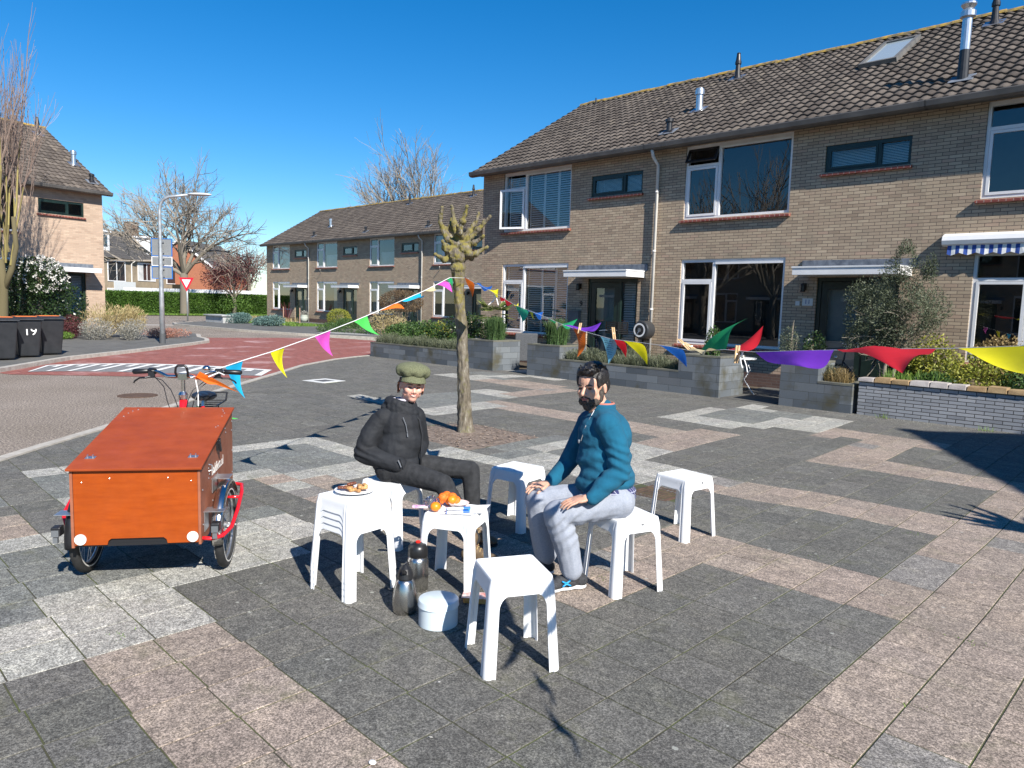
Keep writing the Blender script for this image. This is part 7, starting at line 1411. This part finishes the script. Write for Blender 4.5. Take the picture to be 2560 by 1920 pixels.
def woman():
    F = RT*.86+CM*.30
    hp = np.array((-4.02, 2.97, .53)); T = None
    hipN, hipF = hp+CM*.085, hp-CM*.095
    kneeN = hipN+RT*.345+CM*.20+UP*-.045; kneeF = hipF+RT*.50+CM*.03+UP*-.03
    ankN = np.array((-3.36, 3.08, .13)); ankF = kneeF+RT*.03+CM*.06; ankF[2] = .11
    chest = np.array((-4.035, 2.985, .80)); waist = np.array((-4.02, 2.96, .62)); neck = np.array((-4.02, 3.005, .955)); hc = np.array((-3.955, 3.035, 1.085))
    shN = np.array((-4.065, 2.86, .865)); shF = np.array((-4.04, 3.13, .855)); elbN = np.array((-4.105, 2.755, .635)); wrN = np.array((-3.89, 2.86, .575)); elbF = np.array((-4.09, 3.22, .65)); wrF = np.array((-3.98, 3.10, .585))
    B = frame(CM*.93+RT*.34-UP*.03, roll=-.10)
    body = MB(); P, R = head_prims(body, hc, B, .97, .92, .95)
    body.cap(neck+UP*-.05, .056, hc-UP*.05-B[0]*.012, .050); body.ell(chest, .15, .12, .17, 14); body.ell(waist, .13, .11, .14, 14)
    for a, b, r0, r1 in ((hipN, kneeN, .07, .05), (kneeN, ankN, .046, .034), (hipF, kneeF, .07, .05), (kneeF, ankF, .046, .034), (shN, elbN, .042, .034), (elbN, wrN, .034, .026), (shF, elbF, .042, .034), (elbF, wrF, .034, .026)): body.cap(a, r0, b, r1)
    body.cap(ankN, .034, ankN-UP*.05, .03); body.cap(ankF, .034, ankF-UP*.05, .03); hand(body, wrN-CM*.02, RT*.25-CM*.9-UP*.25, UP, RT, .3, .85); hand(body, wrF, CM*.75-RT*.5-UP*.2, UP, RT, .3, .85)
    T = blobs('person', body, .0042, SKIN, None, 2); tag(T, 'woman in a green tweed cap and dark jacket smiling with her hands in her pockets', 'person')
    HA = mat('hair_auburn', (.10, .030, .012), (.24, .08, .03), ns=60, rough=.5, bump=.8, bs=150); face_parts(T, P, B, .97, .7, None, True, HA)
    # cap: puffy crown, band and peak
    CAP = mat('tweed_green', (.075, .082, .04), (.20, .21, .12), ns=150, rough=.95, bump=1, bs=260, lo=.3, hi=.7)
    f, l, u = B; Rm_ = np.stack([f, l, u], 1)
    m = MB(); m.ell(P(-.016, 0, .112), .122, .120, .054, 26, R=Rm_, m=14); m.ell(P(-.018, 0, .082), .098, .088, .034, 24, R=Rm_, m=10)
    for k in range(8): a = 2*PI*k/8+.2; m.ell(P(-.016+.082*math.cos(a), .084*math.sin(a), .104), .044, .044, .042, 12, R=Rm_, m=8)
    m.ell(P(-.014, 0, .165), .012, .012, .008, 10, R=Rm_, m=6); cap = blobs('cap', m, .005, CAP, T, 5)
    m = MB(); V = []; Fc = []; n = 20
    for i in range(n+1):
        a = -1.25+2.5*i/n
        for r in range(6): t = r/5; rr = .090+.058*t*max(0, math.cos(a*.95))**.6; V.append(P(-.004+rr*math.cos(a)*1.0, .088*math.sin(a)*(1+.10*t), .080-.046*t+.006*t*t-.014*(1-math.cos(a))*1.2))
    for i in range(n):
        for r in range(5): q = i*6+r; Fc.append((q, q+1, q+7, q+6))
    pk = fast('peak', V, Fc, [CAP], cap, smooth=True); so = pk.modifiers.new('s', 'SOLIDIFY'); so.thickness = .006
    # hair at the ear and nape
    m = MB(); rng = random.Random(3)
    for q in (1, -1):
        for k in range(26):
            a = P(-.02+rng.uniform(-.03, .035), q*.078, .045+rng.uniform(-.01, .01)); b = P(-.035+rng.uniform(-.03, .03), q*(.083+rng.uniform(-.004, .008)), .005+rng.uniform(-.02, .01)); c = P(-.045+rng.uniform(-.03, .03), q*(.078+rng.uniform(-.004, .012)), -.035+rng.uniform(-.03, .01)); m.tube([a, b, c], [.004, .0045, .0015], 6)
    m.ell(P(-.085, 0, .01), .03, .06, .05, 14, R=Rm_); m.ell(P(-.095, .03, -.03), .022, .03, .035, 12, R=Rm_); m.build('hair', HA, T, smooth=True)
    # jacket
    JK = mat('jacket_black', (.008, .009, .012), (.014, .016, .020), ns=9, rough=.8, bump=.7, bs=26, bd=.006)
    j = MB(); j.ell(chest+UP*.01, .165, .150, .15, 18); j.ell(waist+UP*.03, .165, .150, .16, 18); j.ell(waist-UP*.06, .175, .165, .11, 18); j.ell((chest+waist)/2+RT*.02, .165, .150, .16, 18)
    j.cap(shN+RT*.02, .070, chest+UP*.07, .10); j.cap(shF-RT*.0, .068, chest+UP*.07, .10); j.cap(hp+UP*.02-RT*.03+CM*.07, .115, hp+UP*.03-RT*.03-CM*.09, .115); j.cap(hipN+RT*.05+UP*.0, .088, hipN-RT*.04+UP*.02, .10); j.cap(hipF+RT*.08, .088, hipF, .095)
    arm(j, [shF, elbF, wrF], [.074, .064, .052]); sv = MB(); arm(sv, [shN+RT*.02-UP*.01, shN-RT*.01-UP*.03, (shN+elbN)/2-RT*.012, elbN, (elbN+wrN)/2, wrN+RT*.02], [.070, .074, .073, .069, .064, .054]); sv.cap(wrN+RT*.01, .052, wrN+RT*.04-CM*.05-UP*.01, .050); j.ell(chest+RT*.05-UP*.08, .12, .13, .2, 16)
    def jd(V, N):
        V = folds(V, N, .0016, (12, 12, 20), 3); s = 1/(1+((np.linalg.norm(V-elbN, axis=1))/.11)**4); return V+N*(s*.0045*np.sin(V@(UP*95+RT*60)+nvec(V, (8, 8, 8))*4))[:, None]
    J = blobs('jacket', j, .0075, JK, T, 3, jd); blobs('sleeve', sv, .0065, JK, T, 3, jd)
    cf = MB(); cf.tube([wrN+RT*.035-CM*.01-UP*.05, wrN+RT*.055+CM*.035-UP*.03, wrN+RT*.055+CM*.05+UP*.01, wrN+RT*.035+CM*.03+UP*.05], .007, 8); cf.build('pocket_edge', JK, J, smooth=True); cf = MB(); cf.tube([neck+RT*.085+CM*.03-UP*.06, chest+RT*.150+CM*.05+UP*.06, chest+RT*.172+CM*.05-UP*.05, waist+RT*.178+CM*.05+UP*.04, waist+RT*.172+CM*.06-UP*.06], .007, 8); cf.build('front_placket', JK, J, smooth=True)
    c = MB()
    for k in range(20):
        a = 2*PI*k/20; d = np.array((math.cos(a), math.sin(a), 0)); fr = .5+.5*(d@(-RT*.8-CM*-.1)); c.cap(neck+d*(.078)+UP*(-.055), .034+.012*fr, neck+d*(.072+.020*fr)+UP*(.0+.022*fr), .020+.014*fr, 10)
    c.ell(neck-RT*.075-UP*.02, .055, .075, .050, 14)
    blobs('hood', c, .006, JK, T, 3, lambda V, N: folds(V, N, .006, (14, 14, 22), 7)); c = MB()
    for k in range(36): a = 2*PI*k/36; d = np.array((math.cos(a), math.sin(a), 0)); c.cap(neck+d*.058-UP*.04, .015, neck+d*.060+UP*.036, .010, 8)
    blobs('collar_lining', c, .005, mat('lining_lilac', (.42, .40, .46), (.5, .48, .54), ns=30, rough=.9), T, 2)
    z = MB(); fx = lambda r, cc, h: chest+RT*r+CM*cc+UP*h
    z.tube([fx(.055, .155, .09), fx(.075, .158, .04), fx(.085, .160, -.01)], .0025, 6); z.tube([fx(.085, .162, -.015), fx(.088, .163, -.04)], .004, 6); z.tube([wrN+CM*.060+RT*.025+UP*.045, wrN+CM*.062+RT*.045+UP*.0], .004, 6); z.build('zips', mat('zip_grey', (.16, .17, .19), rough=.4), J)
    # trousers, boots
    TR = mat('jeans_black', (.014, .015, .017), (.028, .029, .032), ns=26, rough=.9, bump=.4, bs=220)
    t = MB(); t.cap(hipN-RT*.02, .088, kneeN, .064); t.cap(kneeN, .064, ankN+UP*.03, .050); t.cap(hipF, .088, kneeF, .064); t.cap(kneeF, .064, ankF+UP*.03, .050); t.cap(hipN-RT*.04, .10, hipF-RT*.04, .10)
    blobs('trousers', t, .0075, TR, T, 2, lambda V, N: folds(V, N, .0022, (20, 20, 14), 2))
    BT = mat('boot_brown', (.10, .065, .035), (.17, .12, .07), ns=18, rough=.75, bump=.5, bs=100); SO = mat('sole_dark', (.02, .017, .015), rough=.8)
    for (a, ex) in ((np.array((-3.40, 3.03, .012)), RT*.24+CM*.06), (ankF*np.array((1, 1, 0))+UP*.012-RT*.06, RT*.22+CM*.10)):
        o, d, w, L = sole_shoe(T, a, a+ex, BT, SO, boot=True, name='boot'); m = MB(); rng = random.Random(1)
        for k in range(5): q = a+d*L*(.34+.08*k)+UP*(.115-.012*k); m.tube([q-w*.03-UP*.008, q+UP*.006, q+w*.03-UP*.008], .003, 6)
        m.tube([a+d*L*.3+UP*.135, a+d*L*.34+UP*.13+w*.035, a+d*L*.38+UP*.10+w*.045], .003, 6); m.tube([a+d*L*.3+UP*.135, a+d*L*.36+UP*.12-w*.04, a+d*L*.34+UP*.09-w*.045], .003, 6); m.build('laces', mat('lace_tan', (.42, .30, .14), rough=.8), o)
woman()

def man():
    hp = np.array((-2.535, 3.435, .535)); hipN, hipF = hp+CM*.085+RT*.01, hp-CM*.095
    kneeN = np.array((-2.665, 3.09, .475)); kneeF = np.array((-2.905, 3.19, .485)); ankN = np.array((-2.625, 3.19, .125)); ankF = np.array((-2.90, 3.27, .125))
    waist = np.array((-2.575, 3.42, .66)); chest = np.array((-2.600, 3.418, .89)); neck = np.array((-2.625, 3.425, 1.065)); hc = np.array((-2.672, 3.375, 1.185))
    shN = np.array((-2.495, 3.335, .985)); shF = np.array((-2.765, 3.475, .955)); elbN = np.array((-2.425, 3.335, .725)); wrN = np.array((-2.49, 3.175, .590)); elbF = np.array((-2.855, 3.40, .70)); wrF = np.array((-2.885, 3.285, .585))
    B = frame(CM*.80-RT*.62-UP*.05, roll=.06)
    body = MB(); P, R = head_prims(body, hc, B, 1.04, 1.04, 1.02); body.cap(neck-UP*.06, .066, hc-UP*.05-B[0]*.015, .060); body.ell(chest, .12, .11, .16, 14); body.ell(waist, .12, .12, .13, 14)
    for a, b, r0, r1 in ((hipN, kneeN, .075, .055), (kneeN, ankN, .05, .036), (hipF, kneeF, .075, .055), (kneeF, ankF, .05, .036), (shN-RT*.01, elbN, .038, .034), (elbN, wrN, .034, .027), (shF, elbF, .048, .038), (elbF, wrF, .038, .028)): body.cap(a, r0, b, r1)
    body.cap(ankN, .034, ankN+UP*-.05-RT*.01, .028); body.cap(ankF, .034, ankF-UP*.05, .028)
    hand(body, wrN-RT*.015, -RT*.70+CM*.10-UP*.14, -CM*.6+UP*.1-RT*.2, UP*.9+CM*.35, .45, 1.0, .12)
    hand(body, wrF-RT*.01+CM*.01, -RT*.72+CM*.25-UP*.05, CM*.9-UP*.15, UP*.95, .42, 1.0, .30)
    T = blobs('person', body, .0042, SKINM, None, 2); tag(T, 'bearded dark haired man in a blue green fleece and pale grey trousers, seated', 'person')
    HB = mat('hair_black', (.008, .007, .007), (.022, .019, .018), ns=50, rough=.42, bump=1, bs=160); face_parts(T, P, B, 1.04, 1.25, None, False, HB)
    f, l, u = B; R = np.stack([f, l, u], 1); s = 1.04; E = lambda m, a, b, d, ra, rb, rd: m.ell(P(a, b, d), ra*s, rb*s, rd*s, 16, R=R, m=10)
    h = MB(); E(h, -.022, 0, .058, .100, .082, .078); E(h, -.060, 0, .010, .064, .074, .070); E(h, .040, 0, .098, .058, .062, .026); E(h, .068, .022, .088, .026, .034, .018); E(h, .066, -.028, .086, .026, .028, .018); E(h, .0, .068, .050, .052, .018, .045); E(h, .0, -.068, .050, .052, .018, .045); E(h, -.018, .074, .01, .018, .010, .035); E(h, -.018, -.074, .01, .018, .010, .035); E(h, -.02, .0, .125, .06, .05, .022)
    for q in (-1, 1): E(h, .036, q*.066, .040, .016, .012, .040)
    rng = random.Random(5)
    for k in range(46): a = rng.uniform(-.09, .085); b = rng.uniform(-.065, .065); zz = .128-a*a*3-b*b*4; h.cap(P(a, b, zz-.01), .008, P(a+.022, b+.012+rng.uniform(-.012, .012), zz+.006+rng.uniform(0, .008)), .0035, 6)
    blobs('hair', h, .0042, HB, T, 1, lambda V, N: V+N*(nvec(V, (70, 70, 25))*.003)[:, None])
    BD = mat('beard_dark', (.018, .013, .010), (.095, .075, .06), ns=90, rough=.7, bump=1, bs=260)
    b = MB(); E(b, .048, 0, -.090, .041, .036, .028); E(b, .054, 0, -.110, .024, .026, .018)
    for q in (-1, 1): E(b, .032, q*.043, -.074, .040, .022, .028); E(b, .014, q*.064, -.044, .022, .014, .036); E(b, .066, q*.028, -.072, .018, .010, .016); E(b, .004, q*.072, -.012, .012, .008, .028); b.cap(P(.093, q*.007, -.0440), .0050, P(.082, q*.026, -.052), .0040, 8); b.cap(P(.082, q*.028, -.053), .0045, P(.074, q*.032, -.072), .007, 8)
    b.cap(P(.090, -.012, -.0725), .007, P(.090, .012, -.0725), .007, 8); blobs('beard', b, .0038, BD, T, 1, lambda V, N: V+N*(nvec(V, (110, 110, 60))*.003)[:, None])
    # fleece
    FL = mat('fleece_teal', (.003, .080, .145), (.005, .105, .185), ns=9, rough=1, bump=.8, bs=40, bd=.004)
    j = MB(); j.ell(chest+UP*.01, .165, .155, .16, 20); j.ell((chest+waist)/2-RT*.01, .165, .155, .17, 20); j.ell(waist, .168, .165, .13, 20); j.ell(waist-UP*.035-RT*.02, .165, .165, .09, 20); j.cap(shN-RT*.02, .074, chest+UP*.09, .10); j.cap(shF, .072, chest+UP*.09, .10); j.cap(neck-UP*.065, .080, neck-UP*.015, .066)
    sv = MB(); arm(sv, [shN-RT*.02-UP*.005, shN+RT*.0-UP*.03, (shN+elbN)/2+RT*.012, elbN, (elbN+wrN)/2, wrN+RT*.005], [.070, .072, .068, .063, .057, .042]); arm(j, [shF, elbF, wrF+UP*.01], [.072, .058, .042])
    def fd(V, N):
        V = folds(V, N, .0026, (8, 8, 13), 11); s1 = 1/(1+((np.linalg.norm(V-elbN-UP*.03, axis=1))/.12)**4); s2 = 1/(1+((np.linalg.norm(V-(waist+UP*.02-RT*.05), axis=1))/.19)**4)
        return V+N*((s1*.006*np.sin(V@(UP*110+RT*30)+nvec(V, (7, 7, 7))*4))+(s2*.008*np.sin(V@(UP*60-RT*45)+nvec(V, (6, 6, 6), 3)*5)))[:, None]
    J = blobs('fleece', j, .0075, FL, T, 3, fd); blobs('sleeve', sv, .0065, FL, T, 3, fd)
    c = MB(); 
    for k in range(44): a = 2*PI*k/44; d = np.array((math.cos(a), math.sin(a), 0)); c.cap(neck+d*.066-UP*.02, .012, neck+d*.064+UP*.018, .009, 8)
    blobs('collar', c, .0045, FL, T, 2); c = MB()
    for k in range(44): a = 2*PI*k/44; d = np.array((math.cos(a), math.sin(a), 0)); c.cap(neck+d*.060+UP*.01, .008, neck+d*.061+UP*.028, .007, 8)
    blobs('collar_lining', c, .004, mat('lining_coral', (.45, .16, .12), rough=.9), T, 2)
    z = MB(); z.tube([neck-RT*.058+CM*.050-UP*.01, chest-RT*.122+CM*.070+UP*.075, chest-RT*.146+CM*.072-UP*.01], .0025, 6); z.ell(chest-RT*.158+CM*.078-UP*.012, .006, .006, .012, 8); z.build('zip', mat('zip_silver', (.35, .36, .38), rough=.3, metal=.6), J)
    sh = MB(); sh.ell(hp+UP*.055-RT*.02, .158, .158, .05, 22); sh.ell(hp+UP*.02-RT*.012, .152, .152, .035, 22); m, nt, bs = _new('shirt_check'); bs.inputs['Roughness'].default_value = .9; ck = nt.nodes.new('ShaderNodeTexBrick'); ck.offset = 0
    for k_, v_ in (('Scale', 1), ('Mortar Size', .0022), ('Brick Width', .026), ('Row Height', .026)): ck.inputs[k_].default_value = v_
    ck.inputs['Color1'].default_value = (.02, .025, .09, 1); ck.inputs['Color2'].default_value = (.035, .04, .13, 1); ck.inputs['Mortar'].default_value = (.35, .36, .45, 1); tc = nt.nodes.new('ShaderNodeTexCoord'); sp = nt.nodes.new('ShaderNodeSeparateXYZ'); cb = nt.nodes.new('ShaderNodeCombineXYZ'); lk(nt, tc.outputs['Object'], sp.inputs[0]); lk(nt, sp.outputs[1], cb.inputs[0]); lk(nt, sp.outputs[2], cb.inputs[1]); lk(nt, cb.outputs[0], ck.inputs['Vector']); lk(nt, ck.outputs['Color'], bs.inputs['Base Color'])
    blobs('shirt_tail', sh, .007, m, T, 2)
    # trousers
    TG = mat('linen_grey', (.25, .275, .33), (.32, .345, .40), ns=120, rough=.95, bump=.25, bs=200, lo=.3, hi=.7)
    t = MB(); t.cap(hipN+RT*.02, .088, hipN-RT*.08, .088); t.cap(hipN, .090, kneeN, .078); t.cap(kneeN-UP*.01, .078, (kneeN+ankN)/2+RT*.01, .074); t.cap((kneeN+ankN)/2+RT*.01, .072, ankN+UP*.012, .064); t.cap(hipF, .090, kneeF, .078); t.cap(kneeF-UP*.01, .078, (kneeF+ankF)/2, .073); t.cap((kneeF+ankF)/2, .073, ankF+UP*.02, .072); t.cap(hp+CM*.06+RT*.03, .094, hp-CM*.07+RT*.03, .094)
    def td(V, N):
        V = V.copy(); low = V[:, 2] < .075
        V[low, 2] = .078+(V[low, 2]-.075)*.12
        V = folds(V, N, .0045, (13, 13, 5), 21); k1 = 1/(1+((np.linalg.norm(V-(kneeN+RT*.08-UP*.02), axis=1))/.13)**4); return V+N*(k1*.0055*np.sin(V@(RT*-70+UP*85)+nvec(V, (7, 7, 7))*4))[:, None]
    blobs('trousers', t, .0075, TG, T, 2, td)
    UPM = mat('shoe_dark_mesh', (.016, .017, .020), (.05, .052, .058), ns=120, rough=.75, bump=.6, bs=300); SW = mat('sole_white', (.74, .74, .73), rough=.5)
    hN = np.array((-2.588, 3.290, .012)); tN = np.array((-2.715, 3.015, .012))
    o, d, w, L = sole_shoe(T, hN, tN, UPM, SW, name='shoe')
    LG = mat('logo_blue', (.0, .28, .62), rough=.4); lg = MB(); c0 = hN+d*L*.50+UP*.055+w*.0425; up2 = UP*.92-w*.38; S_ = lambda a, b_: c0+d*a+up2*b_
    for sy in (1, -1):
        pts = [S_(x, sy*(.003+.011*abs(x/.024)**1.3)) for x in np.linspace(-.026, .026, 9)]; lg.tube(pts, [.004, .005, .0055, .005, .0045, .005, .0055, .005, .004], 6, flat=1)
    lg.tube([S_(-.008, .006), S_(-.008, -.006)], .003, 6); lg.tube([S_(.008, .006), S_(.008, -.006)], .003, 6); lg.build('shoe_logo', LG, o, smooth=True)
    sole_shoe(T, ankF*np.array((1, 1, 0))+UP*.012+RT*.05, ankF*np.array((1, 1, 0))+UP*.012-RT*.19+CM*.06, UPM, SW, name='shoe')
man()
